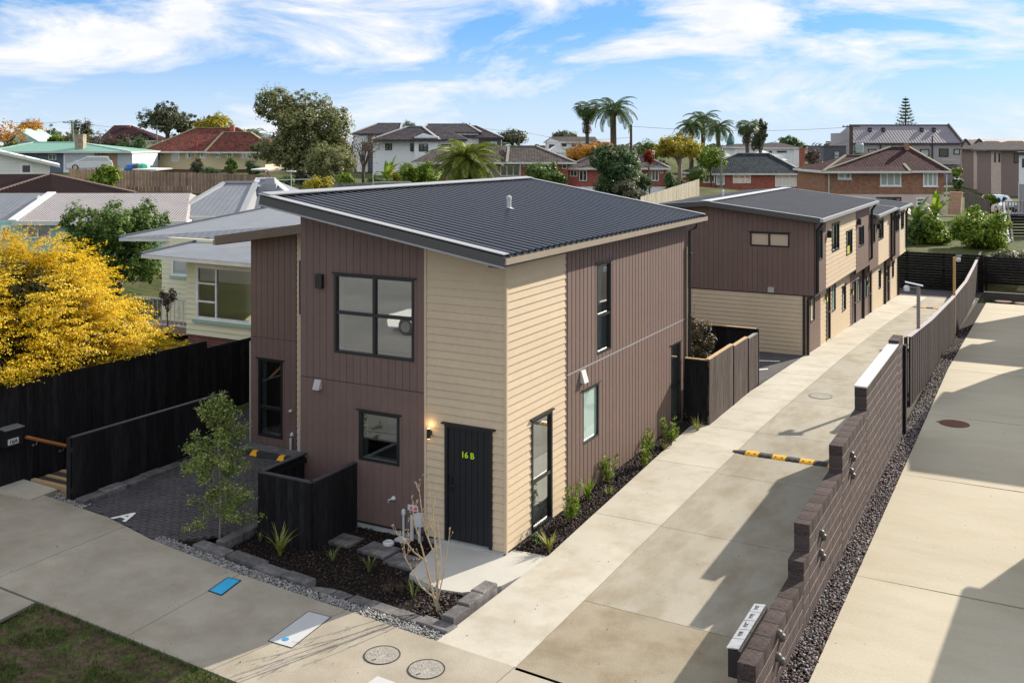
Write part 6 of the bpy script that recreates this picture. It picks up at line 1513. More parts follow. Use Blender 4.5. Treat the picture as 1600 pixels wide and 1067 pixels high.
class Far:
    """a house seen d metres off; x, z are photograph pixels on its front wall, y metres behind it"""
    def __init__(s, name, label, px, pyb, d, cat='house', rot=0.0, group=None, ground=None):
        s.d = d; s.k = d / 1566.0; p = at(px, pyb, d); s.px = px; s.z0 = p.z if ground is None else ground
        s.rz = rad(YAW + rot); s.c, s.s = math.cos(s.rz), math.sin(s.rz); s.o = Vector((p.x, p.y, s.z0)); s.rot = rad(rot)
        s.T = thing(name, s.o, label, cat, group, s.rz)
    def X(s, px, y=0.0):                  # local x of a pixel column at depth y
        t = (px - 800) / 1566.0; t0 = (s.px - 800) / 1566.0; cr, sr = math.cos(s.rot), math.sin(s.rot)
        # camera frame: r = t0 d + x cr - y sr ; f = d + x sr + y cr ; r = t f
        return (t * (s.d + y * cr) - t0 * s.d + y * sr) / (cr - t * sr)
    def Z(s, py, y=0.0, x=0.0):
        f = s.d + x * math.sin(s.rot) + y * math.cos(s.rot); return CZ - (py - 226) * f / 1566.0 - s.z0
    def m(s, mb, name, m_, par=None, smooth=False): return mb.build(name, m_, par or s.T, smooth, local=True)
    def walls(s, x0, x1, y0, y1, zt, m_, zb=-.6, name='wall', uv=False):
        b = MB()
        if uv:
            for p, q in (((x0, y0), (x1, y0)), ((x1, y0), (x1, y1)), ((x1, y1), (x0, y1)), ((x0, y1), (x0, y0))): b.plane_uv([(p[0], p[1], zb), (q[0], q[1], zb), (q[0], q[1], zt), (p[0], p[1], zt)])
            b.face([(x0, y0, zt), (x1, y0, zt), (x1, y1, zt), (x0, y1, zt)])
        else: b.box(x0, y0, zb, x1, y1, zt)
        return s.m(b, name, m_)
    def hip(s, x0, x1, y0, y1, ze, rx0, rx1, ry, zrg, m_, fas=M_eave, fh=.2, ridge=None, name='roof'):
        """hip or gable roof; ridge from rx0 to rx1 at depth ry"""
        b = MB(); a, c, e, f = (x0, y0, ze), (x1, y0, ze), (x1, y1, ze), (x0, y1, ze); g, h = (rx0, ry, zrg), (rx1, ry, zrg)
        b.plane_uv([a, c, h, g]); b.plane_uv([c, e, h]); b.plane_uv([e, f, g, h]); b.plane_uv([f, a, g])
        b.face([(p[0], p[1], p[2] - .02) for p in (a, f, e, c)])
        o = s.m(b, name, m_)
        b = MB()
        for p, q in ((a, c), (c, e), (f, e), (a, f)): b.bar((p[0], p[1], ze - fh / 2 + .02), (q[0], q[1], ze - fh / 2 + .02), .1, fh)
        s.m(b, 'gutter', fas, o)
        b = MB()
        rm = ridge
        if rm:
            for p, q in ((a, g), (c, h), (g, h)): b.bar((p[0], p[1], p[2] + .03), (q[0], q[1], q[2] + .03), .28, .10)
            s.m(b, 'ridge_cap', rm, o)
        return o
    def win(s, p0, q0, p1, q1, y=0.0, n=1, fm=None, gm=None, fr=.07, nz=1, name='window', sill=False, out=.06):
        x0, x1 = s.X(p0, y), s.X(p1, y); xm = (x0 + x1) / 2; z1, z0 = s.Z(q0, y, xm), s.Z(q1, y, xm); b = MB()
        b.box(x0, y - out, z0, x0 + fr, y + .0, z1); b.box(x1 - fr, y - out, z0, x1, y, z1); b.box(x0 + fr, y - out, z0, x1 - fr, y, z0 + fr); b.box(x0 + fr, y - out, z1 - fr, x1 - fr, y, z1)
        for i in range(1, n): xx = x0 + (x1 - x0) * i / n; b.box(xx - fr / 2, y - out * .9, z0 + fr, xx + fr / 2, y, z1 - fr)
        for i in range(1, nz): zz = z0 + (z1 - z0) * i / nz; b.box(x0 + fr, y - out * .8, zz - fr / 2, x1 - fr, y, zz + fr / 2)
        if sill: b.box(x0 - .08, y - out - .06, z0 - .08, x1 + .08, y, z0 - .002)
        o = s.m(b, name, fm or M_wfr)
        b = MB()
        b.face([(x0 + fr, y - out * .35, z0 + fr), (x1 - fr, y - out * .35, z0 + fr), (x1 - fr, y - out * .35, z1 - fr), (x0 + fr, y - out * .35, z1 - fr)]); s.m(b, 'pane', gm or M_far, o)
        return o
    def chimney(s, px, w_, pyt, y, m_, zb=2.0, uv=True, par=None):
        x = s.X(px, y); h = w_ * s.k / 2; b = MB(); zt = s.Z(pyt, y)
        for p, q in (((x - h, y - h), (x + h, y - h)), ((x + h, y - h), (x + h, y + h)), ((x + h, y + h), (x - h, y + h)), ((x - h, y + h), (x - h, y - h))): b.plane_uv([(p[0], p[1], zb), (q[0], q[1], zb), (q[0], q[1], zt), (p[0], p[1], zt)])
        b.face([(x - h, y - h, zt), (x + h, y - h, zt), (x + h, y + h, zt), (x - h, y + h, zt)])
        return s.m(b, 'chimney', m_, par)
def shiplap(f, x0, x1, y, z0, z1, m_, pitch=.2, name='weatherboard', stuff_=True):
    b = MB(); n = max(1, round((z1 - z0) / pitch)); p = (z1 - z0) / n
    for i in range(n):
        z = z0 + i * p; b.hexa([(x0, y - .03, z), (x1, y - .03, z), (x1, y, z), (x0, y, z)], [(x0, y - .008, z + p - .002), (x1, y - .008, z + p - .002), (x1, y, z + p - .002), (x0, y, z + p - .002)])
    o = f.m(b, name, m_); 
    if stuff_: stuff(o)
    return o

# cream weatherboard house over the fence
NH = thing('house', (-13, 8, .8), 'cream weatherboard house with big white-framed window just over the black fence', 'house')
ny = 7.0
hN_ = [(-14.35, -11.6, 1.78, 3.40)]
core(PF(ny), -14.75, -9.0, 1.30, 3.72, hN_, NH, W_cream)
hboards(PF(ny), -14.75, -9.0, 1.30, 3.62, .15, hN_, NH, W_cream, t=.035)
b = MB()
for p, q in (((-14.72, ny), (-9.0, ny)), ((-14.72, 14), (-14.72, ny))): b.plane_uv([(p[0], p[1] + .02, .3), (q[0], q[1] + .02, .3), (q[0], q[1] + .02, 1.31), (p[0], p[1] + .02, 1.31)])
b.build('brick_base', B_base, NH)
core(PF(8.3), -17.2, -14.75, 1.30, 4.0, [(-16.75, -15.35, 2.78, 3.50)], NH, W_cream); hboards(PF(8.3), -17.2, -14.75, 1.30, 3.75, .15, [(-16.75, -15.35, 2.78, 3.50)], NH, W_cream, t=.025)
b = MB(); b.box(-14.75, ny + .1, .4, -14.65, 14, 3.7); b.box(-17.2, 8.4, .4, -17.1, 14, 3.9); b.build('wall', W_cream, NH)
window(PF(ny), -14.35, -11.6, 1.78, 3.40, NH, mu=(-13.55,), mz=(), fr=.09, m=M_wfr, gm=glass('house_glass', (.55, .6, .58), .14), room=1.5, flash=False, lining=False)
b = MB()
for z in (2.32, 2.86): panel(PF(ny), [(-14.26, z - .025), (-13.58, z - .025), (-13.58, z + .025), (-14.26, z + .025)], -.05, .03, b)
b.build('glazing_bar', M_wfr, NH)
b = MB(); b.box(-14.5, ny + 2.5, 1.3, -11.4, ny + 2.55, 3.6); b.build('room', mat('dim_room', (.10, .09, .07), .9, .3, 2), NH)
b = MB(); panel(PF(ny), [(-14.45, 1.68), (-11.5, 1.68), (-11.5, 1.775), (-14.45, 1.775)], 0, .09, b); b.build('sill', M_mint2, NH)
window(PF(8.3), -16.75, -15.35, 2.78, 3.50, NH, mu=(-16.0,), fr=.07, m=M_wfr, gm=M_curt, room=0, lining=False, flash=False)
b = MB(); panel(PF(8.3), [(-16.8, 2.70), (-15.3, 2.70), (-15.3, 2.775), (-16.8, 2.775)], 0, .08, b); b.build('sill', M_mint2, NH)
M_nroof = T_lgrey
def sk(pts, name, m_, par, t=.10, fm=M_eave, edge=None):
    b = MB(); b.plane_uv(pts); o = b.build(name, m_, par)
    b = MB(); b.slab([(p[0], p[1], p[2] - .012) for p in pts], t); b.build('eave', fm, o)
    if edge is not None:
        b = MB(); p, q = pts[edge[0]], pts[edge[1]]; b.bar((p[0], p[1], p[2] + .02), (q[0], q[1], q[2] + .02), .10, .07); b.build('barge', mat('blue_black_barge', (.05, .06, .085), .5), o)
    return o
sk([(-15.75, 6.15, 3.72), (-8.9, 6.15, 3.66), (-8.9, 10.5, 4.25), (-15.75, 14.5, 4.42)], 'roof', M_nroof, NH, edge=(0, 3))
sk([(-18.4, 7.6, 3.98), (-14.0, 9.6, 3.95), (-9.0, 14, 4.7), (-18.4, 19.5, 4.95)], 'roof', M_nroof, NH, edge=(0, 3))
T = thing('deck_railing', (-16, 7.2, 1.3), 'white wrought-iron deck railing beside the cream house', 'railing')
b = MB(); b.bar((-17.3, 7.3, 2.2), (-14.8, 7.3, 2.2), .05, .04); b.bar((-17.3, 7.3, 1.42), (-14.8, 7.3, 1.42), .04, .04); b.build('rail', M_pvc, T)
for k in range(14):
    x = -17.25 + k * .185; b = MB(); b.tube([(x, 7.3, 1.42), (x, 7.3, 2.2)], .012, 6)
    if k % 4 == 2: b.tube([(x - .12, 7.3, 1.6), (x + .08, 7.3, 1.72), (x - .08, 7.3, 1.9), (x + .1, 7.3, 2.05)], .01, 6)
    b.build('baluster', M_pvc, T)
b = MB(); b.box(-17.4, 7.25, 1.18, -14.76, 8.3, 1.32); b.build('deck', mat('deck_board', (.25, .18, .16), .8), T)
px_tree('pot_shrub', 'leafless grey shrub on the deck of the cream house', 261, 448, 478, 30, 31, F_twig, 40, 12, .4, .09, trunk=.02, nl=18, cat='shrub')

# pale hip-roofed house behind it
f = Far('house', 'house with pale grey hipped roof and white hip caps behind the cream house', 320, 425, 47)
ze = f.Z(339)
f.walls(f.X(276), f.X(372), .5, 9, ze - .05, W_mint); 
f.hip(f.X(262), f.X(376), 0, 9.5, ze, f.X(352, 4.7), f.X(400, 4.7), 4.7, f.Z(286, 4.7), T_lgrey, ridge=M_flash)
f.walls(f.X(380, 3), f.X(470, 3), 3, 9, f.Z(336, 2), W_mint); f.hip(f.X(372, 2), f.X(492, 2), 2, 10, f.Z(338, 2), f.X(404, 6), f.X(425, 6), 6, f.Z(280, 6), T_lgrey, ridge=MATS['white_ridge'])
for a, c in ((284, 300), (310, 322), (332, 352)): f.win(a, 343, c, 356, .5, 2)
b = MB(); x = f.X(423, 5); zq = f.Z(290, 5); b.box(x - .35, 4.7, zq - .8, x + .35, 5.4, zq + .1); b.hexa([(x - .28, 4.8, zq + .1), (x + .28, 4.8, zq + .1), (x + .28, 5.3, zq + .1), (x - .28, 5.3, zq + .1)], [(x - .2, 4.85, zq + .4), (x + .2, 4.85, zq + .4), (x + .2, 5.25, zq + .4), (x - .2, 5.25, zq + .4)]); f.m(b, 'chimney', M_flash)
# pale corrugated roof, mint walls
f = Far('house', 'mint-walled house under a pale corrugated roof behind the golden bush', 60, 400, 46)
ze = f.Z(346); f.walls(f.X(-60), f.X(260), .5, 8, ze - .04, W_mint); f.hip(f.X(19), f.X(290), 0, 8.2, ze, f.X(81, 4), f.X(297, 4), 4, f.Z(302, 4), T_corr)
b = MB(); a_, g_ = (f.X(19), 0, ze + .04), (f.X(81, 4), 4, f.Z(302, 4) + .04); b.bar(a_, g_, .42, .06); f.m(b, 'hip_cap', MATS['white_ridge'])
f.hip(f.X(-150), f.X(20), .6, 8, ze - .1, f.X(-120, 4), f.X(60, 4), 4, f.Z(305, 4), T_lgrey)
for a, c in ((-30, -8), (2, 18), (40, 80)): f.win(a, 353, c, 372, .5, 2)
# dark brown tiled roof
f = Far('house', 'low house under a dark brown tiled hip roof at the edge of the frame', 60, 328, 58)
ze = f.Z(302); f.walls(f.X(-95), f.X(190), .5, .7, ze - .05, W_blue); f.walls(f.X(-94), f.X(100), .35, .5, ze - .05, mat('wall_ice_blue', (.42, .52, .54), .8), name='wall')
b = MB(); a_, c_, p_, q_, e_, g_ = (f.X(-12), 0, ze), (f.X(213), 0, ze), (f.X(79, 6), 6, f.Z(273, 6)), (f.X(-80, 12), 12, f.Z(274, 12)), (f.X(140, 13), 13, ze), (f.X(-130, 6), 6, ze)
def courses(b, a, c, p, q, n):
    a, c, p, q = map(Vector, (a, c, p, q))
    for k in range(n):
        t0, t1 = k / n, (k + 1) / n; up = Vector((0, 0, .085)); l0, r0_, l1, r1_ = a.lerp(q, t0), c.lerp(p, t0), a.lerp(q, t1), c.lerp(p, t1)
        b.plane_uv([l0 + up, r0_ + up, r1_ + up * .1, l1 + up * .1]); b.face([l0 - up * .2, r0_ - up * .2, r0_ + up, l0 + up])
courses(b, a_, c_, p_, p_, 17); b.plane_uv([c_, e_, q_, p_]); courses(b, g_, a_, p_, q_, 17); b.face([a_, g_, e_, c_]); rr_ = f.m(b, 'roof', roofmat('tile_brown_big', (.12, .075, .065), 'tile', .42, .62, (.075, .05, .05), strength=1.0))
b = MB(); b.bar((a_[0], a_[1], a_[2] + .03), (p_[0], p_[1], p_[2] + .03), .25, .1); b.bar((c_[0], c_[1], c_[2] + .03), (p_[0], p_[1], p_[2] + .03), .25, .1); b.bar(p_, q_, .25, .1); f.m(b, 'ridge_cap', mat('tile_ridge', (.15, .10, .085), .8), rr_)
b = MB(); b.bar((a_[0], -.05, ze - .1), (c_[0], -.05, ze - .1), .1, .2); f.m(b, 'gutter', M_eave, rr_)
for a, c in ((5, 22), (44, 68)): f.win(a, 309, c, 326, .35, 2)
# white weatherboard gable
f = Far('house', 'white weatherboard house with one small window and sloping gable', 40, 300, 80, rot=25)
b = MB(); x0, x1 = f.X(-160), f.X(78); b.hexa([(x0, 0, -.5), (x1, 0, -.5), (x1, 0, f.Z(256)), (x0, 0, f.Z(202))], [(x0, 7, -.5), (x1, 7, -.5), (x1, 7, f.Z(256)), (x0, 7, f.Z(202))]); f.m(b, 'wall', W_bw)
b = MB(); n = 16
for i in range(n):
    z = -.4 + i * .3
    xr = x1 if z < f.Z(258) else x1 - (z - f.Z(258)) * (x1 - x0) / (f.Z(202) - f.Z(256))
    b.hexa([(x0, -.035, z), (xr, -.035, z), (xr, 0, z), (x0, 0, z)], [(x0, -.008, z + .298), (xr, -.008, z + .298), (xr, 0, z + .298), (x0, 0, z + .298)])
stuff(f.m(b, 'weatherboard', W_bw))
b = MB(); xe = f.X(94, -.6); zs = (f.Z(202) - f.Z(256)) / (x1 - x0); b.slab([(x0, -.6, f.Z(200.5)), (xe, -.6, f.Z(200.5) - zs * (xe - x0)), (xe, 7.4, f.Z(200.5) - zs * (xe - x0)), (x0, 7.4, f.Z(200.5))], .22); f.m(b, 'roof', M_eave)
f.win(31, 255, 51, 273, -.03, 1, fr=.18)
# house with the mint roof and stone chimney
f = Far('house', 'low house with a mint-green metal roof and rubble stone chimney', 110, 266, 120)
ze = f.Z(237); f.walls(f.X(22), f.X(98), .6, 9, ze, W_blue); f.walls(f.X(98), f.X(152), .2, 9, ze, W_white); f.walls(f.X(152), f.X(182), .4, 9, ze, W_tan); f.walls(f.X(182), f.X(205), .3, 9, ze, mat('wall_corrugated', (.50, .54, .57), .6, .05, .5))
f.hip(f.X(-20), f.X(206), -.3, 11, ze, f.X(54, 5), f.X(122, 5), 5, f.Z(222.5, 5), T_mint, ridge=mat('mint_ridge', (.5, .62, .58), .6))
b = MB(); x0, x1 = f.X(101), f.X(145); z0_, z1_ = f.Z(264), f.Z(241)
for i in range(6): z = z0_ + (z1_ - z0_) * i / 6; b.box(x0, .12, z + .02, x1, .19, z + (z1_ - z0_) / 6 - .02)
f.m(b, 'garage_door', M_pvc)
f.chimney(126, 13, 210, 1.6, mat('rubble_stone', (.32, .26, .20), .95, .4, 2.5, .8, 4), 2.0)
f.win(76, 241, 88, 250, .6, 2); f.win(148, 239, 161, 247, .2, 2, fm=M_alu)
# mint gable behind
f = Far('house', 'small white house with mint-painted gable among the trees', 38, 246, 158)
ze = f.Z(222); f.walls(f.X(8), f.X(58), .3, 8, ze, W_white); b = MB(); b.hexa([(f.X(4), 0, ze), (f.X(62), 0, ze), (f.X(26), 0, f.Z(201))], [(f.X(4), 8, ze), (f.X(62), 8, ze), (f.X(26), 8, f.Z(201))]); f.m(b, 'roof', M_mint2)
f.win(15, 212 + 2, 24, 226, .3, 1, fr=.1); f.win(26, 214, 35, 226, .3, 1, fr=.1); f.walls(f.X(38), f.X(56), .2, .3, ze, W_tan)
# dark red roof behind the twiggy trees
f = Far('house', 'house under a dark red roof half hidden by leafless trees', 200, 240, 172)
ze = f.Z(220); f.walls(f.X(165), f.X(236), .6, 9, ze, W_cream); f.hip(f.X(152), f.X(242), 0, 10, ze, f.X(178, 5), f.X(205, 5), 5, f.Z(196, 5), T_maroon); f.chimney(201, 6, 196, 4.5, B_red, 3)
f.win(184, 223, 194, 230, .6, 2)
# pale yellow house, red tiles
f = Far('house', 'pale yellow weatherboard house under a weathered red tiled roof', 320, 271, 130)
ze = f.Z(237); 
f.walls(f.X(232), f.X(312), .8, 9, ze, W_yel, .5); f.walls(f.X(312), f.X(414), .2, 9, ze, W_yel, .5); f.walls(f.X(233), f.X(413), .4, 9, .5, B_base, uv=True, name='brick_base')
f.hip(f.X(219), f.X(442), -.4, 10, ze, f.X(306, 5), f.X(372, 5), 5, f.Z(200, 5), T_red, ridge=mat('lichen_ridge', (.34, .31, .18), .9))
f.hip(f.X(324), f.X(440), -1.2, 6, ze - .05, f.X(349, 2.6), f.X(392, 2.6), 2.6, f.Z(207, 2.6), T_red, ridge=MATS['lichen_ridge'])
f.chimney(363, 7, 197, 4, B_red, 3.0); 
for a, q0, c, q1, n, y in ((239, 237.5, 252, 252, 2, .8), (268, 238, 281, 253, 3, .8), (290, 238.5, 299, 248, 2, .8), (304, 238.5, 307, 244.5, 1, .8), (312.5, 238.5, 323, 248, 2, .2), (336, 238.5, 345, 248, 1, .2), (353, 238, 365, 246, 2, .2), (376, 238.5, 394, 248.5, 3, .2), (404, 238, 412, 248, 1, .2)): f.win(a, q0, c, q1, y, n, fr=.12, gm=M_curt if a in (239, 268) else M_far)
b = MB(); x = f.X(308, -.1); b.tube([(x, -.2, 2.8), (x, -.2, 4.2)], .09, 8); f.m(b, 'flue', mat('flue_red', (.45, .05, .04), .5))
# white house with the dark roofs
f = Far('house', 'white two-storey house with several dark tiled gables and hips', 660, 275, 125)
ze = f.Z(218.5); xl, xc, xr = f.X(582), f.X(648), f.X(722)
f.walls(xl, xc, .3, 9, ze, W_white); f.walls(xc, f.X(685), -.4, 9, f.Z(214), W_white); f.walls(f.X(685), xr, .2, 9, ze, W_white)
f.hip(f.X(580), f.X(688), -.9, 9.5, ze, f.X(638, 4), f.X(660, 4), 4, f.Z(198, 4), T_dark, fas=mat('dark_gutter', (.04, .04, .045), .5), fh=.25, ridge=mat('pale_ridge', (.40, .40, .42), .5))
f.hip(f.X(655), f.X(730), -.3, 10, ze + .05, f.X(668, 4), f.X(700, 4), 4, f.Z(203, 4), T_dark, fas=MATS['dark_gutter'], fh=.25)
b = MB(); b.hexa([(xc, -.45, f.Z(215)), (f.X(686), -.45, f.Z(215)), (f.X(660), -.45, f.Z(209))], [(xc, 1, f.Z(215)), (f.X(686), 1, f.Z(215)), (f.X(660), 1, f.Z(209))]); f.m(b, 'gable', W_white)
for a, q0, c, q1, n, y in ((602, 224.5, 612.5, 235, 2, .3), (641, 224.5, 646.5, 237, 1, .3), (654.5, 225, 669, 237, 2, -.4), (690, 225.5, 705, 236, 2, .2)): f.win(a, q0, c, q1, y, n, fm=M_alu, fr=.1)
f2 = Far('house', 'dark-roofed house wing directly behind the white two-storey house', 715, 250, 150)
ze = f2.Z(208); f2.walls(f2.X(690), f2.X(748), .3, 10, ze, W_white); f2.walls(f2.X(748), f2.X(783), -.2, 10, f2.Z(216), W_lilac); f2.hip(f2.X(655), f2.X(752), -.2, 10, ze + .1, f2.X(668, 5), f2.X(730, 5), 5, f2.Z(194, 5), T_dark, fas=MATS['dark_gutter'], ridge=MATS['pale_ridge']); f2.hip(f2.X(722), f2.X(786), -.8, 10, f2.Z(215), f2.X(722, 5), f2.X(745, 5), 5, f2.Z(197, 5), T_dark, fas=MATS['dark_gutter'], ridge=MATS['pale_ridge'])
f2.win(763, 222, 776, 228, -.2, 2)
f3 = Far('house', 'dark-roofed white house behind the large dark tree', 575, 262, 135)
ze = f3.Z(212); f3.walls(f3.X(552), f3.X(575), -.2, 9, ze, W_white); f3.walls(f3.X(575), f3.X(612), .2, 9, ze, W_white); f3.hip(f3.X(548), f3.X(625), -.6, 10, f3.Z(209), f3.X(590, 5), f3.X(628, 5), 5, f3.Z(193, 5), T_dark, fas=MATS['dark_gutter'], ridge=MATS['pale_ridge']); f3.win(566, 222, 576, 236, -.2, 1, fm=M_alu)
f3.walls(f3.X(576), f3.X(584), -.4, 9, f3.Z(215), W_lilac)
# long grey-brown tiled house, red brick wing
f = Far('house', 'long low house with a grey-brown tiled roof and red brick wing', 790, 292, 108)
ze = f.Z(254); f.walls(f.X(660), f.X(815), 1.0, 10, ze, mat('wall_mushroom', (.30, .25, .22), .8, .06, .5)); f.walls(f.X(815), f.X(888), .6, 10, ze, B_red, uv=True)
f.hip(f.X(640), f.X(800), 0, 11, ze, f.X(690, 6), f.X(800, 6), 6, f.Z(229, 6), T_grey); f.hip(f.X(792), f.X(900), -.3, 11, ze, f.X(795, 5), f.X(838, 5), 5, f.Z(229, 5), T_grey, ridge=mat('grey_ridge', (.26, .23, .21), .8))
f.win(782, 259, 812, 275, 1.0, 3, gm=M_far); f.win(826, 256, 836, 262, .6, 2); f.win(817, 257, 821, 261, .6, 1); f.win(878, 256, 886, 264, .6, 1)
b = MB(); b.box(f.X(775), -1.2, f.Z(284), f.X(814), 1.0, f.Z(277)); b.box(f.X(812), -1.2, -.4, f.X(814), -.9, f.Z(254)); b.box(f.X(776), -1.2, -.4, f.X(778), -.9, f.Z(284)); f.m(b, 'deck', W_peach)
f.win(685, 258, 700, 272, 1.0, 2); b = MB(); x = f.X(789, 2); b.lathe((x, 1.5, f.Z(229, 2)), [(.05, -.6), (.05, .1), (.5, .4), (.02, .42)], 10); f.m(b, 'satellite_dish', mat('dish_grey', (.35, .37, .40), .5))
# white gabled house far off
f = Far('house', 'distant white gabled house with dark tiles above the orange trees', 885, 238, 165)
ze = f.Z(222); f.walls(f.X(855), f.X(876), -.3, 8, ze, W_white); b = MB(); b.hexa([(f.X(852), -.35, f.Z(223)), (f.X(878), -.35, f.Z(223)), (f.X(861), -.35, f.Z(217))], [(f.X(852), 5, f.Z(223)), (f.X(878), 5, f.Z(223)), (f.X(861), 5, f.Z(217))]); f.m(b, 'gable', W_white)
f.walls(f.X(876), f.X(925), .2, 8, ze, W_white); f.hip(f.X(852), f.X(935), -.1, 9, ze, f.X(862, 5), f.X(930, 5), 5, f.Z(214, 5), T_grey); f.win(858, 226, 866, 232, -.3, 1, fm=M_alu); f.win(878, 225, 885, 229, .2, 1, fm=M_alu); f.win(893, 225, 900, 229, .2, 1, fm=M_alu)
f = Far('house', 'low white-gabled shed in front of the distant white house', 872, 246, 140); ze = f.Z(238); f.walls(f.X(858), f.X(888), 0, 6, ze, W_white); b = MB(); b.hexa([(f.X(852), -.2, f.Z(239)), (f.X(891), -.2, f.Z(239)), (f.X(868), -.2, f.Z(229))], [(f.X(852), 6, f.Z(239)), (f.X(891), 6, f.Z(239)), (f.X(868), 6, f.Z(229))]); f.m(b, 'roof', W_white)
# red brick bungalow behind the dense dark tree
f = Far('house', 'red brick bungalow with white base half hidden by the dense dark tree', 965, 318, 112)
ze = f.Z(263); f.walls(f.X(886), f.X(1042), .5, 9, ze, B_red, f.Z(292), uv=True); f.walls(f.X(887), f.X(1041), .54, 9, f.Z(292), W_white, -.8, name='base'); f.hip(f.X(878), f.X(1048), 0, 9.6, ze, f.X(926, 5), f.X(1008, 5), 5, f.Z(243, 5), T_grey, ridge=MATS['grey_ridge'])
f.win(891, 266, 902, 276, .5, 2); f.win(905, 266, 917, 283, .5, 2); f.win(1018, 264, 1029, 283, .5, 2); f.win(1031, 264, 1036, 271, .5, 1); f.win(1012, 293, 1017, 300, .54, 1)
f.walls(f.X(900), f.X(925), -.4, .5, f.Z(293), W_white, name='porch')
# second red brick house, slate tiles
f = Far('house', 'red brick house with slate-grey tiles and a tall brick chimney', 1175, 318, 128)
ze = f.Z(271.5); f.walls(f.X(1091), f.X(1254), .5, 9, ze, B_red, f.Z(300), uv=True); f.walls(f.X(1092), f.X(1253), .55, 9, f.Z(300), W_white, -.8, name='base'); f.hip(f.X(1083), f.X(1261), 0, 9.8, ze, f.X(1152, 5), f.X(1202, 5), 5, f.Z(240, 5), T_slate, ridge=mat('slate_ridge', (.30, .31, .30), .8))
for a, q0, c, q1, n in ((1099, 273, 1117, 286, 2), (1145, 274, 1173, 286.5, 3), (1211, 273, 1245, 292, 3)): f.win(a, q0, c, q1, .5, n, fr=.13, gm=M_curt if a == 1211 else M_far)
f.win(1119, 273.5, 1132, 289, .42, 1, fr=.12, gm=M_curt, name='door'); f.chimney(1253, 7, 231, .2, B_red, 0.0)
b = MB(); b.box(f.X(1119), -.8, f.Z(300), f.X(1134), .5, f.Z(291)); f.m(b, 'porch', B_base)
b = MB()
for k in range(4): b.box(f.X(1136 + k * 5), -.7, f.Z(300 + k * 2), f.X(1136 + k * 5 + 4.5), .3, f.Z(298 + k * 2))
f.m(b, 'steps', M_conc)
# tall brick house over a pale base
f = Far('house', 'tall brown brick house over a pink plastered base with mossy maroon tiles', 1385, 334, 99)
ze = f.Z(267.5); f.walls(f.X(1291), f.X(1478), .5, 10, ze, B_brown, f.Z(304), uv=True); f.walls(f.X(1300), f.X(1478), .53, 10, f.Z(304), W_pink, -.8, name='base')
f.hip(f.X(1286), f.X(1486), 0, 10.5, ze, f.X(1392, 5), f.X(1420, 5), 5, f.Z(230, 5), T_maroon, ridge=mat('mossy_ridge', (.22, .22, .15), .9)); f.hip(f.X(1284), f.X(1420), -.4, 8, ze - .03, f.X(1322, 4), f.X(1400, 4), 4, f.Z(243, 4), T_maroon, ridge=MATS['mossy_ridge'])
for a, q0, c, q1, n, gm in ((1309, 270, 1330, 280, 2, M_curt), (1375, 269, 1408, 291, 3, M_curt), (1442, 269, 1465, 291.5, 3, M_curt)): f.win(a, q0, c, q1, .5, n, fr=.13, gm=gm, sill=True)
f.win(1369, 308, 1408, 317, .53, 4, fm=M_alu, gm=M_far); f.win(1454, 310, 1462, 322, .53, 1, gm=M_far); f.win(1431, 309, 1445, 334, .53, 1, fr=.16, nz=4, name='door')
b = MB(); b.tube([(f.X(1295, .4), .4, -.3), (f.X(1295, .4), .4, ze)], .06, 8); b.tube([(f.X(1479, .4), .4, -.3), (f.X(1479, .4), .4, ze)], .06, 8); f.m(b, 'downpipe', M_pvc)
b = MB(); b.tube([(f.X(1330), .42, ze), (f.X(1322), .42, f.Z(304))], .04, 6); f.m(b, 'pipe', M_raw)
f.chimney(1417, 6, 224, 4.5, B_brown, 3.5)
f = Far('shed', 'low shed with a rusty pink corrugated roof behind the terrace', 1422, 345, 88, 'shed'); f.walls(f.X(1405), f.X(1438), .2, 4, f.Z(333), mat('shed_wall', (.45, .47, .40), .8)); b = MB(); b.plane_uv([(f.X(1402), -.1, f.Z(333)), (f.X(1440), -.1, f.Z(333)), (f.X(1437, 3), 3, f.Z(324, 3)), (f.X(1404, 3), 3, f.Z(324, 3))]); f.m(b, 'roof', T_shed)
# long grey terrace on the skyline
f = Far('terrace', 'long grey terrace with steep ribbed metal roof on the skyline', 1405, 290, 170, 'house')
ze = f.Z(224); x0, x1 = f.X(1328), f.X(1502); f.walls(x0, x1, .3, 11, ze, W_grey, f.Z(257)); f.walls(x0 + .2, x1 - .2, 1.0, 11, f.Z(257), mat('wall_ground_floor', (.20, .19, .20), .8), -.8, name='base')
b = MB(); a, c, g, h = (x0 - .2, 0, ze), (x1 + .2, 0, ze), (x1 + .1, 5.6, f.Z(196, 5.6)), (f.X(1327, 5.6), 5.6, f.Z(196, 5.6)); b.plane_uv([a, c, g, h]); b.plane_uv([(x1 + .2, 11.2, ze), (x0 - .2, 11.2, ze), h, g]); b.face([c, (x1 + .2, 11.2, ze), g]); b.face([(x0 - .2, 11.2, ze), a, h]); o = f.m(b, 'roof', T_purple)
b = MB(); b.bar((x0 - .2, -.05, ze - .1), (x1 + .2, -.05, ze - .1), .2, .3); b.bar((x1 + .3, 0, ze), (x1 + .2, 5.6, f.Z(195, 5.6)), .25, .5); b.bar(h, g, .3, .25); f.m(b, 'trim', MATS['dark_gutter'], o)
for px, in ((1359,), (1380,), (1440,), (1459,)):
    b = MB()
    for yy, q in ((4.3, 203), (3.7, 207)): b.lathe((f.X(px, yy), yy, f.Z(q, yy) - .25), [(.22, 0), (.22, .35), (.36, .36), (.36, .62), (.1, .7)], 10)
    f.m(b, 'roof_vent', M_alu, o)
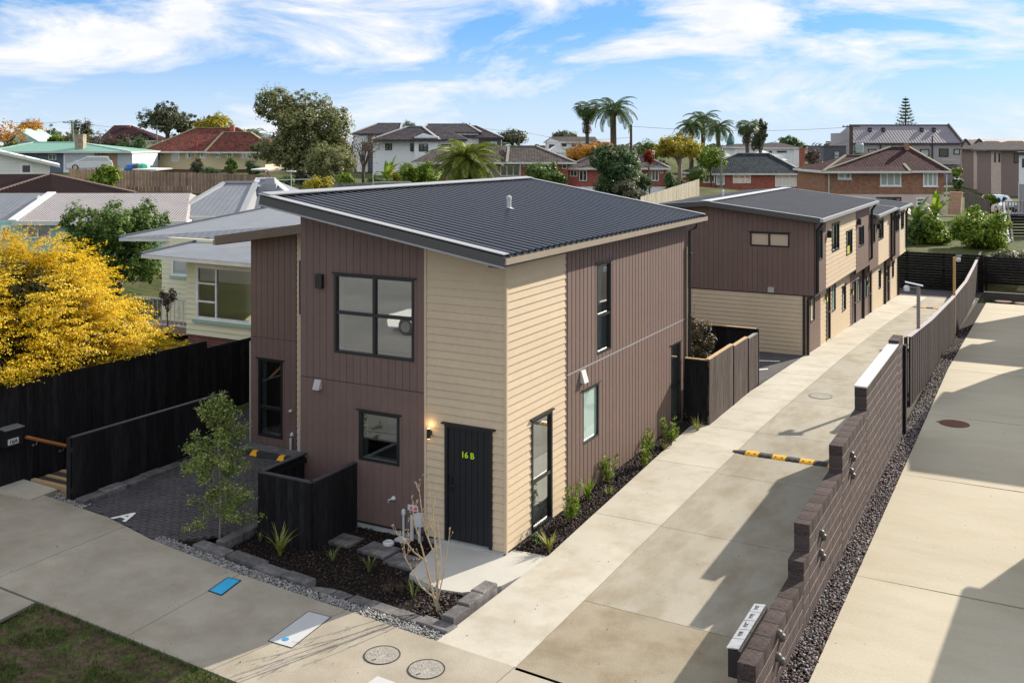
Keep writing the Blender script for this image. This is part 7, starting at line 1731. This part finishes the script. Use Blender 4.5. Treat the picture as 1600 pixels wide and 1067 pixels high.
for a, q0, c, q1 in ((1335, 230, 1346, 241), (1356, 233, 1369, 243), (1384, 233, 1400, 240), (1420, 233, 1430, 240), (1437.5, 233, 1452, 244.5), (1467, 232.5, 1482, 245.5), (1490, 233, 1500, 242)): f.win(a, q0, c, q1, .3, 1, fm=M_alu, gm=M_curt if a in (1335, 1356, 1437.5, 1490) else M_far, fr=.16)
for px in (1376, 1457): b = MB(); b.tube([(f.X(px, .1), .15, 0), (f.X(px, .1), .15, ze + (1.2 if px > 1400 else 0))], .12, 8); f.m(b, 'downpipe', MATS['dark_gutter'])
b = MB()
for k in range(9): b.box(f.X(1473 + k * 2.2, .2), .2, f.Z(251.5), f.X(1473 + k * 2.2 + 1.5, .2), .28, f.Z(249.8))
f.m(b, 'wall_lettering', M_pvc)
for a, c in ((1490, 1497), (1478, 1486)): f.win(a, 262, c, 272, 1.0, 1, fm=M_alu)
f = Far('house', 'dark blue-grey flat-topped house block beside the power pole', 1305, 275, 150); f.walls(f.X(1287), f.X(1322), 0, 8, f.Z(229), W_lilac); f.win(1303, 236.5, 1312, 250.5, 0, 1, nz=2, fm=M_alu, gm=M_curt); b = MB(); b.box(f.X(1286), -.1, f.Z(229), f.X(1323), 8.1, f.Z(228)); f.m(b, 'parapet', MATS['dark_gutter'])
f.walls(f.X(1317, 6), f.X(1330, 6), 6, 12, f.Z(208, 6), W_grey)
# pinkish gables beyond, then the taupe townhouses
f = Far('terrace', 'pinkish double-gabled terrace beyond the long grey terrace', 1560, 290, 178, 'house')
W_ = W_peach
for (a, c, ap, bt) in ((1501, 1518, 1508, 257), (1518, 1543, 1529, 257)):
    ze = f.Z(230); b = MB(); za = f.Z(218.5); x0, x1, xa = f.X(a), f.X(c), f.X(ap)
    b.hexa([(x0, 0, -.8), (x1, 0, -.8), (x1, 0, ze), (xa, 0, za), (x0, 0, ze)], [(x0, 10, -.8), (x1, 10, -.8), (x1, 10, ze), (xa, 10, za), (x0, 10, ze)]); f.m(b, 'wall', W_)
    b = MB(); b.bar((x0, -.1, ze), (xa, -.1, za + .1), .3, .25); b.bar((xa, -.1, za + .1), (x1, -.1, ze), .3, .25); f.m(b, 'barge', MATS['dark_gutter'])
    b = MB(); b.tube([(x1, -.15, 0), (x1, -.15, ze)], .12, 8); f.m(b, 'downpipe', MATS['dark_gutter'])
b = MB(); b.plane_uv([(f.X(1529), .5, f.Z(219)), (f.X(1543, .5), .5, f.Z(230)), (f.X(1640, 6), .5, f.Z(230)), (f.X(1640, 6), 6, f.Z(217.5, 6)), (f.X(1529, 6), 6, f.Z(217.5, 6))]); f.m(b, 'roof', T_pink)
b = MB(); b.plane_uv([(f.X(1508), .5, f.Z(219)), (f.X(1518), .5, f.Z(230)), (f.X(1530), .5, f.Z(219)), (f.X(1530, 6), 6, f.Z(217.5, 6)), (f.X(1508, 6), 6, f.Z(217.5, 6))]); f.m(b, 'roof', T_pink)
f.win(1503, 235, 1507, 254, 0, 1, fm=M_alu); f.walls(f.X(1535), f.X(1650), .6, 9, f.Z(230), W_peach)
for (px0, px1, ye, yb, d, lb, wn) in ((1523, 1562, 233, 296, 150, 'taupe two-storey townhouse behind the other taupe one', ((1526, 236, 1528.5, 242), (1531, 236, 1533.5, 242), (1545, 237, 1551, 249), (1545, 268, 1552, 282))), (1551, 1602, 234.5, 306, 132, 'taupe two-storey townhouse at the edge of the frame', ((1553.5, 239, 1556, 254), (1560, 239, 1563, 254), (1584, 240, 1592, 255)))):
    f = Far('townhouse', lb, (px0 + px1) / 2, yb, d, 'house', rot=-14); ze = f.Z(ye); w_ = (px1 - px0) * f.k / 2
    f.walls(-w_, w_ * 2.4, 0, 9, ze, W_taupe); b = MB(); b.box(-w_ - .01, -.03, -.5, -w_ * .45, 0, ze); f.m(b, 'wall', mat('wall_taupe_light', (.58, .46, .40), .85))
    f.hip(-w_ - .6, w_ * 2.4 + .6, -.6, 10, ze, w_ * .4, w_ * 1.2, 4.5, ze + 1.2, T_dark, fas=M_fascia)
    for wq in wn: f.win(*wq, -.03 if wq[0] < (px0 + px1) / 2 - 4 else 0, 1, fm=M_alu, fr=.1)
f = Far('townhouse', 'white-walled townhouse at the very edge of the frame', 1612, 330, 90, 'house', rot=-28); f.walls(f.X(1592), f.X(1660), 0, 8, f.Z(242), W_white); b = MB(); b.box(f.X(1588), -.4, f.Z(242), f.X(1660), 8.4, f.Z(238)); f.m(b, 'roof', T_dark); f.win(1597, 248, 1601, 262, 0, 1, fm=M_alu); f.walls(f.X(1591), f.X(1660), -.1, 8, f.Z(288), W_grey, name='base')
b = MB(); b.tube([(f.X(1592), -.16, 0), (f.X(1592), -.16, f.Z(285))], .05, 8); f.m(b, 'downpipe', M_pvc)
# white and dark houses between the palms and the brick chimney
f = Far('house', 'white house with dark hipped roof beyond the slate-roofed brick house', 1205, 262, 165)
ze = f.Z(231); f.walls(f.X(1188), f.X(1240), .3, 9, ze, W_white); f.walls(f.X(1240), f.X(1252), .0, 9, ze, W_white); f.hip(f.X(1185), f.X(1252), -.2, 10, ze, f.X(1203, 5), f.X(1218, 5), 5, f.Z(223, 5), T_dark, fas=M_eave); f.hip(f.X(1145), f.X(1200), .5, 10, f.Z(230), f.X(1150, 5), f.X(1180, 5), 5, f.Z(225, 5), T_dark, fas=M_eave); f.walls(f.X(1150), f.X(1190), 1, 9, f.Z(230), W_white)
f.win(1214, 236, 1229, 239, .3, 2, fm=M_alu); f.win(1201, 236, 1206, 240, .3, 1, fm=M_alu)
f = Far('house', 'low white gabled house in front of the white house with the dark hipped roof', 1195, 268, 150); ze = f.Z(243); f.walls(f.X(1165), f.X(1226), .3, 7, ze, W_white); b = MB(); b.slab([(f.X(1160), -.2, f.Z(245)), (f.X(1192, 3), 3, f.Z(235, 3)), (f.X(1232), -.2, f.Z(251)), (f.X(1195), -.2, f.Z(246))], .15); f.m(b, 'roof', M_eave)
f = Far('house', 'small house with a pale hip roof under the feather palms', 1128, 262, 135); ze = f.Z(249); f.walls(f.X(1104), f.X(1148), .3, 7, ze, mat('wall_mint_grey', (.40, .46, .43), .8)); f.hip(f.X(1098), f.X(1152), 0, 7.5, ze, f.X(1120, 4), f.X(1136, 4), 4, f.Z(239, 4), mat('pale_roof', (.50, .49, .46), .7))
f = Far('house', 'brown-roofed house among bushes left of the dark blue-grey block', 1275, 262, 185); ze = f.Z(238); f.walls(f.X(1255), f.X(1290), .3, 8, ze, W_tan); f.hip(f.X(1252), f.X(1295), 0, 8, ze, f.X(1265, 4), f.X(1285, 4), 4, f.Z(231, 4), T_brown)
f = Far('house', 'white house hidden beside the large dark tree', 412, 250, 150); ze = f.Z(220); f.walls(f.X(385), f.X(425), .3, 8, ze, W_white); f.hip(f.X(382), f.X(430), 0, 8, ze, f.X(395, 4), f.X(415, 4), 4, f.Z(208, 4), T_lgrey)

# ------------------------------------------------------------------ far fences, sheds, poles, cars
def far_palings(name, label, P0, P1, h0, h1, m_, step=.3, cat='fence', group=None, part='paling', cap=True):
    p, q = Vector(P0), Vector(P1); T = thing(name, p, label, cat, group); d = q - p; d.z = 0; ln = d.length; d.normalize(); nr = Vector((d.y, -d.x, 0)); n = int(ln / step); first = None
    for i in range(n):
        t = i / n; k = t * ln; z = p.z + (q.z - p.z) * t - .3; h = .3 + h0 + (h1 - h0) * t + R.uniform(-.02, .03); b = MB(); j = R.uniform(0, .02)
        f_ = lambda kk, o, zz: Vector((p.x, p.y, 0)) + d * kk + nr * o + Vector((0, 0, zz)); a1 = k + step - .02
        b.hexa([f_(k, j, z), f_(a1, j, z), f_(a1, .03 + j, z), f_(k, .03 + j, z)], [f_(k, j, z + h), f_(a1, j, z + h), f_(a1, .03 + j, z + h), f_(k, .03 + j, z + h)]); b.build(part, m_, T)
    b = MB(); b.bar(p + Vector((0, 0, h0 * .7)) - nr * .05, q + Vector((0, 0, h1 * .7)) - nr * .05, .05, .1); b.build('rail', m_, T)
    return T
M_pal = mat('grey_brown_paling', (.25, .175, .13), .9, .2, 2, .4, 20, obvar=.25)
M_palg = mat('weathered_paling', (.31, .28, .22), .9, .15, 2, .3, 20, obvar=.12)
def topat(px, pyt, d): p = at(px, pyt, d); return p
def far_fence(label, px0, yt0, px1, yt1, d0, d1, h, m_, step):
    a, c = at(px0, yt0, d0), at(px1, yt1, d1); a.z -= h; c.z -= h
    return far_palings('paling_fence', label, a, c, h, h, m_, step)
far_fence('long brown paling fence below the yellow and mint-roofed houses', 108, 264, 425, 274, 88, 82, 1.9, M_pal, .33)
far_fence('lower grey paling fence behind the pale hipped roofs', 200, 292, 300, 291, 76, 74, 1.2, M_pal, .33)
far_fence('grey paling fence by the yellow-flowered shrub', 505, 288, 640, 283, 66, 68, 1.3, mat('grey_paling', (.20, .19, .19), .9, .2, 2, .3, 20, obvar=.2), .25)
far_fence('pale weathered paling fence sloping down beside the red brick bungalow', 1000, 308, 1092, 280, 78, 108, 1.9, M_palg, .4)
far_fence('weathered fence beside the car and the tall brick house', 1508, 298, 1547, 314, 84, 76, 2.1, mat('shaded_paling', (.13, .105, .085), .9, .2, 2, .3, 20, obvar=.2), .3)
T = thing('stair', tuple(at(1490, 322, 92)), 'flight of pinkish brick steps beside the tall brick house', 'stairs')
b0 = at(1490, 330, 92)
for k in range(6):
    b = MB(); b.box(b0.x - .5, b0.y + k * .35, b0.z + k * .28 - .3, b0.x + .6, b0.y + k * .35 + .4, b0.z + (k + 1) * .28); b.build('step', mat('pink_brick', (.42, .26, .18), .9, .15, 3), T)
# deck with dark slats and white stair rail
T = thing('deck', tuple(at(1582, 385, 70)), 'dark slatted deck with balustrade at the right edge of the frame', 'deck')
pA, pB = at(1566, 385, 70), at(1640, 385, 70)
for k in range(11):
    z = CZ - (385 - k * 4.6 - 226) * 70 / 1566; b = MB(); b.bar((pA.x, pA.y, z), (pB.x, pB.y, z), .05, .15); b.build('slat', M_fence, T)
zd = CZ - (335 - 226) * 70 / 1566; b = MB(); b.bar((pA.x, pA.y, zd), (pB.x, pB.y, zd), .5, .12); b.build('deck_edge', mat('blue_edge', (.07, .07, .14), .7), T)
for k in range(16):
    t = k / 16; x, y = pA.x + (pB.x - pA.x) * t, pA.y + (pB.y - pA.y) * t; b = MB(); b.box(x, y, zd, x + .06, y + .06, zd + .85); b.build('baluster', mat('grey_baluster', (.22, .21, .21), .8), T)
b = MB(); b.bar((pA.x, pA.y, zd + .88), (pB.x, pB.y, zd + .88), .1, .06); b.build('rail', M_barkg, T)
T = thing('stair', tuple(at(1570, 390, 66)), 'garden stair with white-painted handrail beside the dark deck', 'stairs')
p0, p1 = at(1568, 316, 71), at(1577, 380, 66)
b = MB(); b.bar(p0, p1, .12, .14); b.build('handrail', M_pvc, T)
b = MB(); b.bar(p0 + Vector((.25, 0, -.1)), p1 + Vector((.25, 0, -.1)), .10, .2); b.build('stringer', M_barkg, T)
for k in range(7):
    q = p0 + (p1 - p0) * (k / 7) - Vector((.55, 0, .9)); b = MB(); b.box(q.x - .5, q.y - .15, q.z - .05, q.x + .5, q.y + .15, q.z); b.build('tread', M_barkg, T)
def shed_table(label, px, py, d, w_, h, m_, name='carport'):
    p = at(px, py, d); T = thing(name, p, label, 'shelter'); b = MB(); b.slab([(p.x - w_, p.y - 1, p.z + h), (p.x + w_, p.y - 1, p.z + h), (p.x + w_, p.y + 1, p.z + h + .1), (p.x - w_, p.y + 1, p.z + h + .1)], .12); b.build('roof', m_, T)
    for sx in (-1, 1):
        b = MB(); b.box(p.x + sx * w_ * .9 - .05, p.y - .9, p.z - .5, p.x + sx * w_ * .9 + .05, p.y - .8, p.z + h - .1); b.build('post', M_bark, T)
shed_table('small shelter with a pale roof below the large dark tree', 418, 278, 84, .9, .75, M_eave)
shed_table('white-roofed lean-to beside the blue tarpaulins', 238, 270, 96, 1.6, .35, M_eave)
T = thing('tarpaulin', at(212, 262, 97), 'bundle of blue and green tarpaulins beside the white lean-to', 'tarpaulin')
for k, (dx, m_) in enumerate(((-.3, mat('tarp_blue', (.02, .12, .42), .5)), (.6, mat('tarp_green', (.03, .30, .22), .5)), (.1, mat('tarp_dark', (.05, .05, .06), .6)))):
    b = MB(); b.lathe((at(212, 262, 97).x + dx, at(212, 262, 97).y + dx * .5, at(212, 262, 97).z - .45), [(.7, 0), (.75, .35), (.55, .7), (.1, .85)], 9); b.build('bundle', m_, T)
T = thing('aerial', at(455, 300, 60), 'tall white television aerial mast above the near roof edge', 'aerial'); q = at(455, 296, 60); b = MB(); b.tube([q - Vector((0, 0, 1)), q + Vector((0, 0, 1.15))], .03, 6); b.bar(q + Vector((-.9, -.4, .55)), q + Vector((1.4, .6, .62)), .04, .05); b.build('mast', M_pvc, T)
b = MB(); b.lathe((q.x, q.y, q.z + 1.0), [(.12, 0), (.3, .05), (.3, .1)], 10); b.build('dish', M_pvc, T)
T = thing('clothes_line', at(583, 290, 66), 'white clothes-line frame in the garden behind the roof ridge', 'clothes line'); q = at(583, 292, 66); b = MB(); b.tube([q - Vector((0, 0, 1)), q + Vector((0, 0, 1.1))], .035, 6); b.bar(q + Vector((.0, 0, .3)), q + Vector((2.2, 1.2, .3)), .05, .06); b.build('frame', M_pvc, T)
# power poles and their lines
M_pole = mat('grey_green_pole', (.20, .23, .20), .9, .2, 2); M_pold = mat('dark_pole', (.09, .065, .06), .9, .2, 2)
poles = []
def pole(label, px, pyt, pyb, d, m_, r_=.13, arm=1.0, lean=0.0):
    t = at(px, pyt, d); g = Vector((t.x, t.y, min(tz(t.x, t.y), CZ - (pyb - 226) * d / 1566))); T = thing('power_pole', g, label, 'power pole', 'power poles')
    b = MB(); b.tube([g + Vector((lean, lean * .5, 0)), t], [r_ * 1.2, r_ * .85], 8); b.build('pole', m_, T)
    if arm:
        b = MB(); dv = Vector((CC, SS, 0)); b.bar(t - dv * arm + Vector((0, 0, -.25)), t + dv * arm + Vector((0, 0, -.25)), .12, .12); b.build('crossarm', m_, T)
        for s in (-1, -.5, .5, 1):
            c = t + dv * arm * s * .9 + Vector((0, 0, -.19)); b = MB(); b.lathe(tuple(c), [(.04, 0), (.06, .06), (.03, .14)], 6); b.build('insulator', M_pold, T)
    poles.append(t)
pole('leaning grey-green power pole behind the mint roof', 112, 189, 225, 140, M_pole, .16, 1.2, .5)
pole('slim grey pole beside the twiggy trees', 157, 211, 235, 138, M_pole, .1, 0)
pole('grey power pole with a crossarm in front of the coastal tree', 245, 196, 228, 148, M_pole, .1, 1.0)
pole('power pole top with short crossarm beside the golden tree', 382, 202, 212, 160, M_pold, .12, 1.2)
pole('power pole with crossarm above the dark gables', 723, 192, 200, 170, M_pold, .12, 1.3)
pole('dark power pole in front of the skyline trees', 811, 204, 230, 170, M_pold, .14, 1.2)
pole('tall dark power pole beside the spreading feather palm', 986, 195, 232, 118, M_pold, .17, 0)
pole('stout power pole with a transformer in front of the long grey terrace', 1330, 195, 245, 125, M_pold, .26, 1.1)
pole('slender pole in front of the feather palms', 1127, 228, 252, 118, M_pole, .1, 0)
T = thing('transformer', at(1343, 240, 124), 'grey transformer drum hung on the stout power pole', 'transformer'); q = at(1343, 240, 124); b = MB(); b.lathe((q.x, q.y, q.z), [(.4, 0), (.5, .1), (.5, 1.1), (.35, 1.25)], 12); b.build('drum', mat('drum_grey', (.33, .40, .40), .6), T); b = MB(); b.bar(q + Vector((-1.0, -.5, .2)), q + Vector((.5, .3, .2)), .2, .12); b.build('bracket', M_pold, T)
T = thing('power_line', poles[0], 'thin overhead power lines strung between the distant poles', 'power line')
def wire(a, c, sag, r_=.018):
    b = MB(); n = 10; b.tube([a + (c - a) * (i / n) - Vector((0, 0, sag * 4 * (i / n) * (1 - i / n))) for i in range(n + 1)], r_, 4); b.build('wire', M_pold, T)
ex = at(-40, 183, 135); wire(ex, poles[0], .6); wire(poles[0], poles[2], .6); wire(poles[2], poles[3], .5); wire(poles[6] - Vector((0, 0, .2)), poles[7] - Vector((0, 0, .3)), .5); wire(poles[6] - Vector((0, 0, 3.2)), poles[8] + Vector((0, 0, .1)), .4); wire(poles[5], poles[6] - Vector((0, 0, 1.5)), .8); wire(poles[4], poles[5], .5); wire(at(1235, 233, 122), poles[7] - Vector((0, 0, 1.8)), .5)
T = thing('church_spire', place(1141, 240, 240), 'thin green spire showing behind the feather palms', 'spire'); b = MB(); h = CZ - (205 - 226) * 240 / 1566 - place(1141, 240, 240).z; g = place(1141, 240, 240); b.lathe(tuple(g), [(.9, 0), (.9, h * .55), (.05, h)], 8); b.build('spire', mat('copper_green', (.05, .13, .12), .7), T)
# vehicles
def car(label, px, py, d, yaw, m_, L_=4.2, W__=1.75, Hc=1.5, name='parked_car', base=None, cat='car', kind='hatch'):
    g = base if base is not None else place(px, py, d)
    if base is None: g.z = max(g.z, CZ - (py - 226) * d / 1566)
    T = thing(name, g, label, cat, None, yaw)
    pr_ = [(-L_ / 2, .32), (-L_ / 2, .75), (-L_ / 2 + .15, .95), (-L_ / 2 + 1.0, 1.0), (L_ / 2 - .9, .98), (L_ / 2 - .1, .72), (L_ / 2, .45), (L_ / 2 - .05, .28)]
    top = [(-L_ / 2 + .05, .92), (-L_ / 2 + .45, Hc - .06), (-L_ / 2 + .9, Hc), (.25, Hc - .01), (L_ / 2 - 1.0, .95)]
    if kind == 'ute': top = [(-.6, .92), (-.5, Hc - .06), (-.1, Hc), (.7, Hc - .02), (1.25, .95)]
    def loop(p, w_): return [(x, w_, z) for x, z in p]
    b = MB(); b.hexa(loop(pr_, -W__ / 2), loop(pr_, W__ / 2)); 
    b.hexa([(x, -W__ / 2 + .05 + (z - .92) * .22, z) for x, z in top], [(x, W__ / 2 - .05 - (z - .92) * .22, z) for x, z in top]); bd = b.build('body', m_, T, local=True)
    for s in (-1, 1):
        b = MB(); q = [(top[0][0] + .25, .97), (top[1][0] + .12, Hc - .12), (top[3][0] - .02, Hc - .1), (top[4][0] - .22, .98)]
        b.face([(x, s * (W__ / 2 - .045 - (z - .92) * .22), z) for x, z in q]); b.build('window', M_gdark, T, local=True)
    b = MB(); (xa, za), (xb, zb) = top[3], top[4]; w2 = W__ / 2 - .16
    b.face([(xa + (xb - xa) * t + .012, y, za + (zb - za) * t + .012) for t, y in ((.08, -w2 + .06), (.08, w2 - .06), (.92, w2), (.92, -w2))]); b.build('windscreen', M_gdark, T, local=True)
    b = MB(); (xa, za), (xb, zb) = top[1], top[0]
    b.face([(xa + (xb - xa) * t - .012, y, za + (zb - za) * t + .012) for t, y in ((.1, -w2 + .06), (.1, w2 - .06), (.85, w2), (.85, -w2))]); b.build('rear_window', M_gdark, T, local=True)
    for sx in (-L_ * .31, L_ * .30):
        for s in (-1, 1):
            b = MB(); b.tube([(sx, s * (W__ / 2 - .2), .32), (sx, s * (W__ / 2 + .01), .32)], .32, 18); wh = b.build('wheel', mat('tyre', (.02, .02, .02), .8), T, local=True)
            b = MB(); b.tube([(sx, s * (W__ / 2 + .005), .32), (sx, s * (W__ / 2 + .022), .32)], .21, 10); b.build('rim', M_steel, wh, local=True)
    for s in (-1, 1):
        b = MB(); b.box(L_ / 2 - .16, s * (W__ / 2 - .3) - .18, .62, L_ / 2 - .02, s * (W__ / 2 - .3) + .18, .74); b.build('headlight', M_curt, T, local=True)
        b = MB(); b.box(-L_ / 2 - .01, s * (W__ / 2 - .25) - .12, .72, -L_ / 2 + .06, s * (W__ / 2 - .25) + .12, .9); b.build('tail_light', MATS['flue_red'], T, local=True)
    b = MB(); b.box(L_ / 2 - .02, -.45, .42, L_ / 2 + .012, .45, .56); b.build('grille', MATS['tyre'], T, local=True)
    b = MB(); b.box(L_ / 2 - .01, -.6, .30, L_ / 2 + .02, .6, .40); b.build('bumper', MATS['tyre'], T, local=True)
    return T
M_carw = mat('white_car_paint', (.72, .73, .74), .25, .02, 2, spec=.6)
car('white hatchback parked side-on below the long grey terrace', 1510, 288, 168, rad(YAW + 180 + 8), M_carw, 4.4)
car('white car facing the camera beside the weathered fence', 1561, 331, 97, rad(YAW - 90), M_carw, 4.4, 1.85, 1.6)
car('white utility vehicle with dark tray cover by the brown paling fence', 140, 266, 108, rad(YAW + 200), M_carw, 4.6, 1.8, 1.5, cat='utility vehicle')
car('white car parked across the street from the townhouses', 0, 0, 1, rad(180), M_carw, base=Vector((-11.7, -16.9, -.12)))
# distant belt of trees so that the horizon is closed
P = []
for _ in range(1500):
    a = rad(YAW) + R.uniform(-1.1, 1.1); d = R.uniform(260, 420); x, y = CX - math.sin(a) * d, CY + math.cos(a) * d; z = tz(x, y); P.append((x, y, z + R.uniform(.3, 2.8)))
P = np.array(P); idx = np.repeat(np.arange(len(P)), 16); o = rvec(len(idx)) * NR.uniform(0, 3.0, (len(idx), 1)); o[:, 2] *= .5; N_ = o / 3; N_[:, 2] += .6
stuff(leaf_cloud('distant_trees', P[idx] + o, N_, 2.2, 1.3, F_pohu, None))
